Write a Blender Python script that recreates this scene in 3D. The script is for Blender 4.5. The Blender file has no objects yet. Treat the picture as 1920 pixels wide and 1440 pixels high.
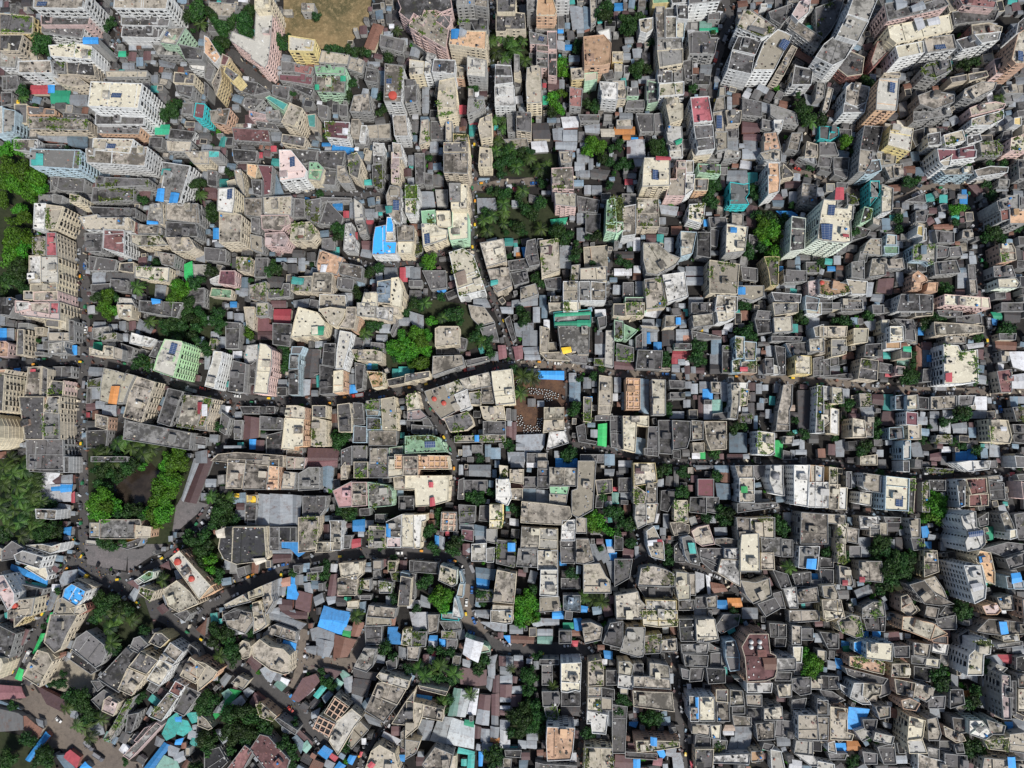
# aerial view of a dense old town; survey of roofs in picture pixels/2 per 384x288 tile, then the builder
DATA = {
't00': '''b8 w t sp:33 -6 83 -6 80 9 32 8
b8 w t sp:108 -6 159 -6 156 9 107 8
b5 p d s:39 15 85 16 83 24 39 24
b4 w d:40 24 80 25 77 36 40 31
b5 w d s:114 15 160 17 158 25 114 24
b4 w d:115 26 155 27 150 36 114 35
b6 e c p:158 27 174 26 165 42 150 40
b4 y d v:0 13 32 16 31 32 0 31
b5 c d s:0 33 22 33 18 48 0 48
b3 w l s:0 51 17 51 15 64 0 63
b2 c t:25 46 33 46 37 60 29 57
b6 w c vs:46 43 72 41 88 44 86 56 48 53
r6 b:78 35 92 41
b5 w t:18 58 48 57 50 69 18 69
t R:29 80 45 88
t b:45 80 51 87
t e:48 85 66 97
b4 g d v:50 57 62 58 61 68 48 66
b4 c d:63 58 88 60 90 72 64 70
b3 c t:48 70 72 71 84 80 70 82 56 79
t s:115 32 121 39
t s:121 34 128 47
t r:128 37 132 46
t s:133 35 142 45
b3 g l:143 42 160 43 170 53 148 52
b5 g d s:168 42 192 47 190 57 174 56
b3 w w:180 54 194 56 192 67 178 64
b2 g t:99 67 139 67 138 73 100 73
b2 g d:98 74 124 75 124 80 98 79
t s:149 56 165 60 163 64 150 62
t s:115 59 126 65
t b2:128 54 134 62
b9 w c spz:86 77 134 79 130 102 83 100
b5 w d s:90 107 136 107 135 117 90 117
b4 o d:92 118 132 119 130 126 92 125
b4 c t v:28 110 82 112 83 122 28 121
b3 o d s:26 100 52 103 52 108 27 108
b2 g d:60 106 84 108 84 112 60 111
b4 b l:-5 100 3 100 4 125 -4 127
b4 b l s:4 102 15 104 14 125 3 125
b2 g d:3 72 17 71 19 84 3 85
b2 g d:2 87 12 87 12 98 2 100
t b2:64 124 83 124 82 140 64 136
t s:36 125 64 124 64 134 36 131
b4 w t:14 131 36 131 36 143 14 141
b2 g d:37 135 62 136 60 148 37 146
b6 w t sp:88 130 126 131 122 144 87 141
b4 c d s:164 68 183 70 182 79 163 78
b4 g d s:165 80 182 81 180 92 167 88
t e:144 117 159 126
b2 w d:160 121 184 124 180 132 158 130
b2 g d:141 129 153 129 152 139 140 138
b3 g t:156 132 180 133 178 143 157 142
b5 q m:184 97 193 98 191 112 182 110
b2 g d:172 97 182 97 181 108 171 107
b2 c d:14 98 26 98 26 116 15 116
t s:160 110 166 115
t y:11 94 18 98
t s:69 85 73 88
t s:66 89 82 99
t e:111 48 118 53
T 20 84 7
P 20 91 5
T 36 40 11
T 44 46 6
T 160 100 10
T 155 107 7
T 185 6 12
T 178 14 9
P 188 22 6
T 5 140 9
T 17 138 9
T 62 139 4
T 104 20 6
T 100 26 5''',
't01': '''b6 p l s:48 9 64 11 61 46 59 60 56 64 41 59 44 52 20 42 26 30 47 38
b8 c c sp:47 -5 62 -5 61 8 47 9
b2 g t s:91 4 103 12
t c:74 9 82 14
t r:158 22 168 25 159 47 149 45
b5 y l s:79 34 104 38 102 49 79 48
b2 g t:110 48 136 52 134 61 107 59
b2 g t s:137 54 150 58 148 70 134 65
b5 e e k:103 62 132 63 131 70 104 69
b4 e t v:105 72 132 72 131 87 105 86
r4 e:127 71 132 76
r4 e:103 79 107 84
b2 g m s:70 70 102 72 100 80 70 78
b2 g d:72 58 86 59 85 68 72 67
b3 g r s:84 60 102 64 100 71 84 68
b2 g d:64 80 80 82 78 94 64 90
b2 g d:81 82 103 84 100 91 82 90
b6 y r:17 51 24 54 20 62 15 61
b5 y t:7 78 15 62 16 74 11 90
b6 y d:20 62 33 71 27 77 18 68
b4 o t s:5 104 24 102 20 117 6 114
b4 e q:57 92 61 90 78 98 74 104
b3 g l s:57 105 70 103 72 113 58 112
b6 c t s:80 97 92 102 86 120 72 115
b7 w t vp:169 60 186 62 184 96 168 95
b5 w t:176 108 189 108 191 128 178 128
b5 w t:176 134 184 135 186 148 177 148
b4 g t s:140 90 154 88 156 106 136 105
b3 g d s:152 63 163 66 162 78 150 76
b2 g d s:165 33 188 38 186 50 164 44
b4 c q v:96 108 104 107 104 120 98 119
b4 w m v:112 114 136 115 134 131 114 129
r4 w:129 120 134 126
b4 c c:138 112 145 112 144 127 137 126
b3 w w:147 118 152 118 150 133 145 133
t b:120 136 140 139 138 148 119 147
t b:110 134 118 137
b2 g r:26 120 60 122 62 134 28 132
t s:62 124 72 132
b4 c d:73 126 95 129 93 138 72 134
t R:62 137 67 142
t o:70 142 82 148
b3 g d:0 56 10 64 6 76 0 74
b3 g d:0 77 4 80 3 92 0 90
b2 g d:28 74 50 78 62 86 46 90 28 84
b2 g d s:38 92 56 94 46 104 36 100
b3 p p:42 104 58 108 57 112 42 110
t m:38 108 46 116
t s:26 98 32 103
b2 g d:48 114 66 116 70 122 50 120
b2 g d:4 30 30 32 28 20 4 16
b2 g t:4 2 30 4 28 16 4 15
b1 g t:152 118 174 116 174 130 154 130
b2 g d:142 126 154 128 153 136 140 135
b3 w w s:158 134 168 135 168 146 158 146
b2 g d:106 98 116 100 115 112 107 110
b2 g d:126 98 134 99 134 110 126 109
b2 b d:90 138 108 140 108 148 90 147
t s:138 51 143 56
t s:168 30 176 40
t s:153 58 164 62
t b2:163 67 176 80
t s:184 36 190 42
b5 w o:0 34 4 36 15 54 10 60 0 50
T 5 12 9
T 14 24 10
T 24 20 8
P 19 26 6
T 34 18 10
T 38 30 8
T 16 38 9
T 8 46 9
T 42 8 8
T 68 36 7
T 72 42 6
T 76 36 6
T 116 45 5
T 122 44 5
T 128 46 5
T 134 46 6
T 140 47 6
T 146 48 6
T 152 50 5
T 104 14 5
T 82 88 4
T 120 123 5
T 114 126 4
T 166 90 5
T 166 104 7
T 170 100 5
T 173 53 6
P 180 28 5
T 134 88 6
T 138 78 5
K R 176 89 4''',
't02': '''b6 p d:-12 -2 38 -4 40 8 30 12 24 10 20 13 14 10 11 18 4 13 0 20 -10 12 -8 8
b6 p t v:0 22 8 15 11 18 14 11 22 10 26 15 30 12 38 22 36 32 34 46 20 38 0 26
b6 p d s:25 21 31 14 39 15 38 24 35 28
b7 c o:39 29 72 30 71 47 37 42
r7 b:39 27 47 27 45 36 39 36
r7 s:47 25 54 29 51 33 46 34
b6 g g s:45 -6 62 -6 61 5 44 6
b6 g t s:61 -5 76 -5 76 8 61 6
b5 g d v:46 18 74 19 73 29 61 29 58 22 46 22
b6 c d s:82 -1 100 -1 99 12 82 12
b5 c d ks:81 10 108 13 109 28 91 28 90 30 81 30
b6 g g:110 -3 119 -3 119 10 110 10
b7 o o s:120 -2 134 -2 138 11 136 15 119 15 119 11
b6 w w:136 -3 150 -3 150 1 137 1
b3 g t:120 22 138 24 138 30 118 29
b4 p g p:112 30 129 34 128 42 113 41
b4 p d:129 30 138 30 138 47 130 47
b4 p t s:119 42 131 43 130 49 119 48
b4 p g:119 49 130 51 129 64 119 63
b4 p d:130 50 138 50 138 72 130 71
b2 g d s:112 50 118 51 118 61 113 61
t s:150 6 162 7 164 27 153 28
t b2:163 6 169 8 170 26 164 28
b2 g t:169 -2 175 -1 175 20 170 24
t s:138 38 146 40 146 48 139 46
t b2:146 38 150 41
t b:146 42 152 47
t b:139 27 144 31
b6 o o s:163 35 182 33 189 41 188 60 180 62 164 62
b4 g w s:176 30 188 27 189 38 180 36
b4 y t:151 65 164 64 164 74 152 75
b4 e t:164 69 176 68 176 75 164 77
b3 g r:150 82 162 84 161 101 150 100
b5 w w s:178 77 195 78 195 94 180 93
b6 w d s:23 56 43 57 42 70 21 68
b5 w w:17 49 25 52 20 60 15 56
b5 w l s:15 58 22 60 20 70 14 70
b5 c l s:0 56 14 58 13 70 0 71
b5 g d s:-6 74 6 76 7 96 -4 98
b6 c t vs:28 76 42 73 44 90 43 107 27 110 26 96
b6 g l s:54 53 72 57 72 73 54 71
b3 o t s:43 62 51 64 51 74 43 73
b5 w d s:80 61 95 62 97 78 80 80
b5 w w s:79 81 98 81 99 100 80 100
b4 g g:98 51 103 52 103 67 98 68
b4 c t:98 67 104 67 105 76 98 74
b3 g d:98 75 104 75 104 82 99 83
b6 c t s:110 64 123 63 124 80 124 96 110 97 109 80
b5 g g v:55 93 71 94 71 107 54 108
t R:46 99 53 107
b3 g t:55 83 60 84 60 90 55 91
b3 c t v:11 113 18 112 18 132 9 136
b2 g d:20 114 34 114 34 132 20 131
b4 g t:34 114 40 114 40 136 34 137
b4 y t v:41 126 55 127 56 142 46 143 41 140
b5 c t s:66 112 77 107 77 129 62 130 62 119
b3 g g:91 107 98 107 99 125 92 125
b5 c d:100 105 114 106 114 124 100 122
b2 g t v:88 131 110 130 112 138 98 140
b2 g d:31 139 42 138 42 150 31 150
t k:115 116 130 115 132 130 116 130
t m:130 76 140 75 140 84 130 84
t s:140 75 145 75 145 83 140 83
t R:125 78 128 82
t w:142 110 158 109 158 119 144 120
t s:134 121 144 120 144 132 135 131
t s:144 122 157 122 157 132 144 132
t s:137 133 157 133 156 141 137 140
t w:114 133 128 132 130 142 115 143
t s:122 122 131 123 130 130 122 129
t s:164 118 178 116 178 125 165 124
t c:179 121 192 121 192 128 180 128
t e:125 90 130 98
t s:124 85 128 89
b2 g d:16 50 2 40 12 46 18 52 10 56
t s:2 44 10 46 8 54 0 52
t s:160 134 166 138
b2 g d:158 108 178 108 178 114 160 114
t s:34 40 52 50
t q:56 112 63 128
t R:57 115 64 117
t s:12 82 18 106
b1 g d:112 16 120 14 120 28 112 28
b1 g d:139 12 145 12 145 27 139 27
b3 g d:180 68 190 66 192 74 184 76
P 80 36 6
P 86 32 7
P 96 40 7
P 81 49 6
P 89 53 6
P 100 48 7
P 108 57 6
P 106 38 5
P 76 38 5
T 92 37 6
T 104 35 6
T 98 47 5
T 143 58 7
T 145 66 7
T 140 62 5
T 135 90 7
T 142 88 6
T 138 98 7
T 133 104 6
T 141 104 5
T 185 4 7
T 185 14 8
T 178 12 6
T 167 96 6
T 173 101 6
T 175 95 4
T 62 81 5
T 57 82 4
P 81 112 5
P 88 112 4
P 88 120 5
P 83 132 6
P 81 141 6
P 94 140 7
T 90 142 6
T 104 142 6
T 112 142 5
T 172 134 8
T 178 138 8
T 168 140 7
T 190 138 5
T 156 46 5
T 158 40 5
P 27 10 5
P 24 20 5
T 31 34 5''',
't03': '''t b:0 3 8 10
b4 y e:35 -4 53 -3 52 3 36 4
b5 w g s:52 -6 70 -6 69 3 54 4
b6 w d s:70 -6 100 -6 99 1 70 4
b5 g t s:38 7 47 7 47 36 40 36
b4 w g:48 8 57 8 57 16 48 16
b5 w d s:58 5 69 5 69 19 59 18
b5 w c:48 16 58 16 58 36 48 36
b4 b c:58 18 66 20 65 36 58 36
b4 w t s:23 19 36 17 36 28 30 32 24 30
b5 c l s:40 37 63 36 64 46 40 48
b5 c g:40 48 64 46 64 60 42 64
b4 w d s:40 66 54 67 54 79 41 78
b3 g g:56 65 64 64 64 76 56 76
b5 w c v:42 79 65 77 65 89 42 91
b5 c c s:47 92 60 92 61 97 64 98 64 112 52 116
b6 w R s:71 92 90 91 92 114 74 116
b6 w d s:74 118 92 117 94 140 78 142
b4 g d s:75 30 88 30 90 36 97 36 96 52 70 51 69 32
t e:80 26 97 30
t g2:80 20 91 26
b2 g d:88 12 99 12 99 19 88 19
b7 w t v:121 10 128 10 152 26 148 32 138 35 120 28 115 25
r7 d:128 23 143 27 140 32 126 27
b6 w d:116 34 138 38 132 52 110 47
b6 w d:110 48 131 53 128 70 106 65
b6 w t k:140 40 153 28 158 30 166 34 158 50 150 66 130 66
r6 p:158 36 165 39 160 47 154 43
b5 c t k:166 43 171 46 164 60 158 72 150 70
b3 w t:166 17 195 36 190 46 162 26
b3 g d:162 2 180 10 168 28 160 20
b3 g d:144 12 166 4 168 12 156 24 146 18
b4 w p:173 2 184 0 182 12 172 20 166 14
t r:168 44 188 56 184 60 166 50
b4 w d s:169 62 186 66 184 80 166 80
t m:182 80 190 84
t s:178 88 192 92 192 100 180 98
b2 w l:137 4 143 8
b2 g d:64 58 73 56 73 76 66 74
t s:81 61 95 61 92 70 80 69
b2 g d s:73 70 90 71 90 80 73 80
b2 g t:90 92 103 91 104 106 92 107
b3 g t:92 106 103 104 104 126 95 124
r3 p:96 108 101 120
b4 c g s:104 104 119 104 118 116 106 117
b4 g t s:94 124 106 124 106 140 96 142
b2 g d:120 92 138 96 138 110 120 108
t s:136 95 146 98 144 106 136 104
t m:120 114 136 116 136 124 120 124
t s:121 127 134 126 134 142 122 142
t m:121 126 137 126 137 132 121 131
b2 g d s:104 118 116 118 116 130 105 130
t s:106 131 116 131 116 142 106 142
b3 w w s:149 113 158 113 156 123 150 122
b3 c o s:140 125 152 124 156 140 140 142
b2 g g:146 98 170 106 172 118 158 116 146 108
b2 g d:138 112 148 114 148 122 138 120
b3 g t:166 125 176 125 172 142 162 140
b3 c t s:180 133 190 136 190 148 178 148
t s:158 135 165 144
t s:134 139 140 148
b3 g d s:30 75 40 75 41 93 30 94
b3 e d s:31 76 40 78 41 96 31 98
b4 c t s:-2 76 10 76 11 93 -1 93
b3 e d:12 83 22 82 23 90 12 90
t s:16 76 22 82
t s:22 72 36 71 38 78 23 78
b2 g d:12 95 28 94 28 102 10 102
t s:17 46 26 46 25 54 18 54
b3 y t s:-2 49 8 49 8 58 -2 58
t s:8 50 15 56
b2 w d s:9 62 14 70
b3 g t:0 60 8 61 8 68 0 68
t s:5 106 17 106 17 112 5 112
b2 g t:2 113 16 112 17 119 2 119
t o:0 119 19 119 19 126 0 126
t o:8 127 15 131
t w:12 132 28 131 29 148 12 148
t m:12 138 17 144
t b:16 129 22 132
b2 g d:20 107 36 107 37 124 24 124
b2 g d:37 107 44 106 46 124 38 124
b4 g w s:48 119 63 119 64 132 58 136 50 132
r4 e:57 132 64 129 63 134 58 136
b3 w l s:51 136 63 135 64 148 52 148
t s:106 91 110 104
t r:111 88 118 98
t s:94 72 99 76
t s:186 112 192 126
t s:187 54 195 62
t r:185 66 194 74
t s:168 125 176 132
b4 w t:80 -3 100 -4 101 -1 82 2
t q:96 90 100 84
b2 g t:97 82 104 90
T 12 18 8
T 16 26 8
T 10 26 6
T 24 14 6
T 22 62 8
T 30 64 6
T 20 70 5
T 35 40 5
T 74 82 5
T 167 76 4
T 178 102 8
T 182 110 8
P 184 114 7
T 174 97 6
T 4 135 6
T 38 137 8
T 46 142 6
T 46 134 5
T 93 30 3
T 172 89 4''',
't04': '''b2 g d v:-4 8 12 2 24 -4 18 16 10 30 -2 44
b9 w l:34 -8 55 -2 46 20 40 18 26 14
b9 w l sk:26 14 46 21 40 32 36 40 16 34
b8 w g:14 34 33 40 24 56 12 62 -4 54 4 42
b3 r d s:26 47 42 54 40 70 26 72 16 64
b7 p d:61 4 72 2 90 10 98 4 116 -2 121 5 112 9 64 20
r7 p:71 -2 82 1 82 6 73 9
r7 p:86 6 97 1 100 8 88 11
b7 c c:64 25 122 14 125 29 72 41 66 36
r7 w:101 18 112 15 114 22 103 24
r7 w:89 17 97 16 100 25 93 29
b6 w c:71 44 97 39 98 50 74 55
b6 w t p:97 36 125 33 128 46 101 50
b4 r t:54 40 72 35 73 40 50 64 48 58
b5 r t s:142 24 158 22 171 26 170 31 143 33
b5 w d:128 38 145 33 151 41 148 44 134 47
b6 w g:145 33 170 30 168 38 152 41
b5 p r s:130 -2 145 -1 160 0 166 2 164 8 134 5
b5 w d:186 22 195 14 195 30 184 32
b8 o c p:186 32 192 28 195 30 195 60 184 60 180 56
b4 p d s:163 56 174 54 173 70 165 70
b5 g d vs:95 66 100 60 122 56 124 66 108 74 98 72
b6 c d:60 69 75 68 76 72 60 70
b9 o l p:56 74 75 74 73 98 72 104 53 103 54 84
b5 w t s:25 82 30 78 47 82 46 90 44 96 36 102 24 96
b5 w d:23 97 34 100 44 96 42 106 22 106
b5 g t s:92 90 105 85 126 89 126 96 108 103 94 98
b4 g g:88 105 104 105 122 100 124 108 100 112 88 114
b5 g t ks:136 84 152 77 166 78 164 84 144 94 134 92
b4 c d:122 73 138 70 138 76 124 78
b4 c d:139 70 156 67 158 72 140 77
b4 p c s:140 102 150 98 165 96 174 98 172 102 152 107 142 109
b4 w t v:142 112 156 108 172 104 172 112 160 118 142 118
t d:75 97 82 95 83 108 76 110
b4 w d:42 118 60 119 57 132 54 144 38 141
b6 y l s:67 117 88 121 85 142 64 136
b4 w d s:101 126 113 124 114 136 102 137
b4 w t v:116 127 134 122 137 132 118 137
b3 w d:138 128 150 126 152 132 138 136
b4 w m:128 140 145 136 147 148 128 148
b4 w g s:108 140 127 138 128 148 110 148
b4 p c v:179 130 190 127 195 130 195 142 178 142
b4 w y:182 111 189 110 189 118 182 117
t s:182 90 192 89 192 96 182 96
b3 g t s:171 82 192 79 192 88 174 88
b2 g d:168 90 180 88 182 96 168 96
b2 q d s:0 118 18 120 18 128 10 132 0 130
b2 g d:18 121 30 122 30 128 20 128
b3 g l:-2 77 6 78 4 92 -4 94
b2 g t:8 82 13 84 8 104 2 106
b2 g d:0 134 14 134 18 146 0 146
b3 w d s:38 141 50 142 58 144 58 150 36 150
b3 g t v:150 134 166 132 172 138 170 146 152 146
b3 g d:124 12 148 8 168 10 164 20 138 22 126 24
t s:150 10 160 14
b3 c t:118 0 126 -2 128 10 122 12
b2 c l:152 52 162 50 164 58 154 60
t s:178 92 184 100
t c:73 113 82 120
t w:163 132 167 140
t m:110 119 120 122
t s:116 114 122 118
b3 c t:190 118 196 118 196 126 190 126
b2 g d:172 124 180 122 180 130 170 132
b2 g d:84 124 98 120 98 132 90 138
T 2 112 7
T 24 132 8
T 138 60 7
T 146 58 6
T 44 74 6
T 48 78 5
P 170 92 5
T 101 68 4
T 107 71 4
T 120 64 5
T 152 116 5''',
't10': '''b7 b g vs:29 -4 76 -3 75 15 29 12
b6 w t vs:81 -4 106 -4 105 10 82 9
b6 w t s:106 -6 139 -6 136 12 105 10
b5 w g s:152 8 179 12 169 46 150 44 154 20
r7 q:29 0 40 0 40 11 29 11
r5 b:148 33 154 33 153 45 146 44
r5 b:160 36 168 37 166 46 158 46
r5 q:152 14 160 14 158 20 151 20
b4 c t s:172 -2 196 -2 196 10 182 10
b3 g d:49 22 80 24 79 36 58 35 50 30
b4 g d v:90 22 140 24 140 30 90 32
b3 g d v:88 32 126 33 126 44 86 46
t m:128 27 142 29 140 42 131 42
b2 g d:80 38 110 40 108 47 82 45
b3 g g:37 39 51 39 52 46 37 46
b6 w w:33 47 44 47 42 72 32 71
b6 c t v:44 48 60 50 58 71 44 71
b6 c t v:66 38 76 40 76 46 66 46
b6 c R:44 74 58 74 57 96 44 96
b6 c t v:31 79 43 78 43 95 31 94
b6 c w:28 96 39 96 39 122 28 122
b6 c l s:39 97 56 97 55 122 39 120
b6 c t s:29 123 54 121 54 130 29 129
b6 c g:23 129 32 129 32 137 23 137
b6 p t s:32 130 55 129 55 138 32 138
b6 c p:15 140 58 139 60 156 20 152
b5 g d:-6 136 12 135 22 139 14 144 10 152 -6 150
b4 g d:84 50 128 52 128 60 90 60
b5 w t s:74 60 92 57 92 60 123 60 126 73 74 72
b5 r t:120 60 127 64 126 74 122 70
b5 c l s:141 48 152 46 153 66 138 64
r5 b:138 63 148 64 148 66 138 66
b4 g t:130 66 152 70 152 76 130 75
b5 w r s:98 71 117 72 117 94 97 89
b4 c c v:123 76 150 77 158 86 130 87 124 84
b4 g d s:78 75 97 75 96 92 78 92
b4 g t s:156 48 186 47 188 66 172 64 156 62
b4 g d s:156 64 184 66 186 78 156 78
b5 c t s:156 79 178 79 184 88 178 92 162 92
b4 g t:148 92 165 95 163 106 152 104
b2 g d:84 96 110 100 108 110 84 110
b4 c c vs:127 106 159 107 158 120 127 116
t g:173 104 180 101 181 116 175 119 173 116
b1 g l:181 104 194 104 194 114 182 116
t s:87 112 99 111 99 123 87 122
b2 g d:86 123 104 122 104 130 86 130
t d:100 112 126 112 126 120 110 118 100 120
b2 g d s:104 118 120 119 120 130 104 128
t s:146 123 156 124 154 136 145 135
b2 g l:111 135 124 136 128 144 110 146
b2 g d s:131 138 144 138 154 142 152 148 130 148
r5 b:142 136 150 137 150 140 143 141
t b:142 136 152 137 151 141 143 141
b4 g g:50 38 60 40 58 48 50 46
b3 g g:48 22 56 22 54 34 48 36
b2 c d:113 103 126 102 126 112 112 110
t s:183 90 192 92 192 102 184 100
b2 g d:175 128 192 126 192 144 176 144
T 20 15 12
T 30 22 12
T 14 28 11
T 26 38 11
T 34 32 9
T 8 10 11
T 3 25 10
T 2 44 8
T 18 52 8
T 22 60 9
T 12 64 7
T 12 82 12
T 20 76 11
T 8 95 12
T 20 90 10
T 14 108 12
T 22 102 8
T 4 118 9
P 5 121 6
T 18 122 8
T 26 126 7
T 2 132 7
T 38 73 4
T 134 44 5
T 129 42 4
T 184 28 8
P 187 38 6
P 128 125 7
T 164 124 8
T 170 128 8
T 162 136 9
T 168 138 7
T 181 120 7
T 188 118 5
T 176 124 5
T 92 134 8
T 100 134 8
T 96 142 8
T 108 134 5
T 146 102 5
T 176 142 8''',
't11': '''b4 g q s:-3 -3 14 -2 14 4 0 4
b6 w p psz:70 -3 81 -3 93 12 96 16 94 23 71 26
b3 g d:82 -4 106 -2 104 8 92 10 84 4
b3 g d:106 -2 132 -2 128 16 106 12
b5 c g v:134 2 143 -1 147 8 144 24 136 20
b5 c e s:98 8 106 8 112 14 108 28 97 24
b3 g d s:111 16 124 17 122 36 110 34
b4 g t s:124 11 131 12 138 30 128 34 124 24
b3 g d s:158 0 168 0 167 10 158 10
b3 g d v:157 11 167 10 167 34 158 33
b5 c p v:175 -1 183 -1 183 28 175 28
b6 w t ps:174 30 184 32 184 67 172 56 170 40
r6 q:169 49 176 49 175 55 170 56
b7 c w p:13 33 28 32 28 44 26 56 12 54
b6 c t:14 55 26 55 35 58 34 83 14 84
b3 c t s:28 16 34 15 36 24 38 40 30 28
b3 c o:40 10 50 11 48 24 40 20
b3 g m:50 11 64 12 62 38 54 40 55 24
b4 g d:44 25 54 25 54 40 46 38
t b2:64 12 70 26 74 38 64 40
b3 g t:37 42 54 42 54 60 38 58
t w:38 54 47 54 46 60 38 60
b4 g t s:55 41 82 40 81 58 56 57
b4 p t s:53 58 79 58 81 66 74 70 72 73 54 71
b4 p p s:57 75 75 74 79 80 76 88 57 87
b3 g d:44 60 52 61 52 76 44 74
b3 g t:43 76 54 78 55 94 44 90
b3 g d v:96 44 109 42 107 66 96 62
b2 g d:83 42 94 43 94 60 83 60
t b:94 41 98 42 98 48 94 48
t b:83 56 90 56 90 60 83 60
b4 c c vs:82 66 99 64 105 76 100 82 80 82
r4 r:87 73 92 73 92 79 87 79
b2 g d:108 38 138 38 138 44 110 46
t b:120 47 129 47 129 53 121 53
t R:130 54 135 60
t s:136 46 143 46 142 60 136 60
b3 g l:140 40 148 48 150 70 141 64 140 52
b3 g l s:141 64 150 63 153 76 146 78
t R:151 61 158 66
t s:152 59 158 62
t m:153 66 160 75
b3 w w:132 66 138 65 139 76 142 80 141 92 130 91
t R:138 74 143 81
b5 w b z:160 69 170 67 170 83 180 83 179 97 157 95 158 80
b5 w b z:171 60 175 60 177 67 177 74 170 74
b5 w t:171 74 177 74 178 82 170 82
b5 c t s:180 68 196 68 196 82 181 82
b5 c c:181 83 196 83 196 100 182 98
t s:148 88 158 90 156 98 146 96
t m:147 82 158 82 157 90 148 90
b2 g d:110 80 122 79 122 90 110 90
b4 o o:108 90 130 98 124 114 106 110 105 104
r4 w:109 104 115 104 113 111 108 111
b4 c c s:102 112 120 112 119 131 100 130
b3 c l v:82 116 101 115 100 130 81 129
r3 q:82 115 93 117 92 123 81 122
b4 g t:126 102 148 106 147 118 126 113
b3 g d:125 116 140 118 139 128 124 126
t b2:140 117 150 118 150 124 140 124
b3 w t s:108 132 132 133 134 150 107 148
t s:168 107 180 107 181 118 169 118
b5 c b2 s:162 120 175 118 175 141 162 140
b5 c c:175 117 182 116 186 128 184 146 174 142
b5 c c s:150 130 162 130 162 144 146 144
b3 p m:15 110 29 110 29 124 13 122
b2 w w:5 118 14 114 14 122 6 122
b3 c t v:30 97 44 98 43 112 31 110
b3 c t v:42 124 58 120 58 140 42 136
b2 c e s:7 126 26 128 25 136 5 134
b2 g d:48 98 60 98 58 116 47 116
t d:59 115 74 116 74 126 59 125
t s:88 98 94 98 94 110 88 110
t s:78 98 86 102
t b2:67 98 77 101
t d:78 104 86 112
b2 g d v:74 122 80 122 80 134 60 136 60 128 72 128
t m:62 138 76 144
t s:83 138 98 136 97 144 84 144
t b:24 139 30 139 30 144 24 144
t b:8 70 13 80
t s:108 18 117 33
t b:26 -2 32 2
t m:32 8 40 8 39 15 31 15
t R:46 -1 54 4
t q:118 88 126 96
t R:183 107 190 120
t s:188 106 196 116
b2 g d:0 88 20 90 20 102 0 100
b2 g d:3 16 12 17 12 32 3 30
t m:0 32 11 42
t q:13 24 22 31
b2 g d:26 -4 50 -2 48 8 28 8
t s:128 131 138 142
b2 g d:115 44 130 60 128 68 108 66
t s:148 52 159 59
t s:159 55 162 60
t s:2 80 4 86
T 5 54 9
T 8 60 6
T 4 110 7
T 64 106 7
T 68 110 6
T 60 110 5
T 22 18 6
T 122 68 6
T 128 72 7
T 126 78 6
T 142 130 7
T 146 136 6
T 43 118 3
T 108 37 5
T 154 112 6
T 162 106 5
T 82 79 4
T 188 36 6
T 190 56 5
T 46 132 4
D w 8 119 3''',
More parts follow.
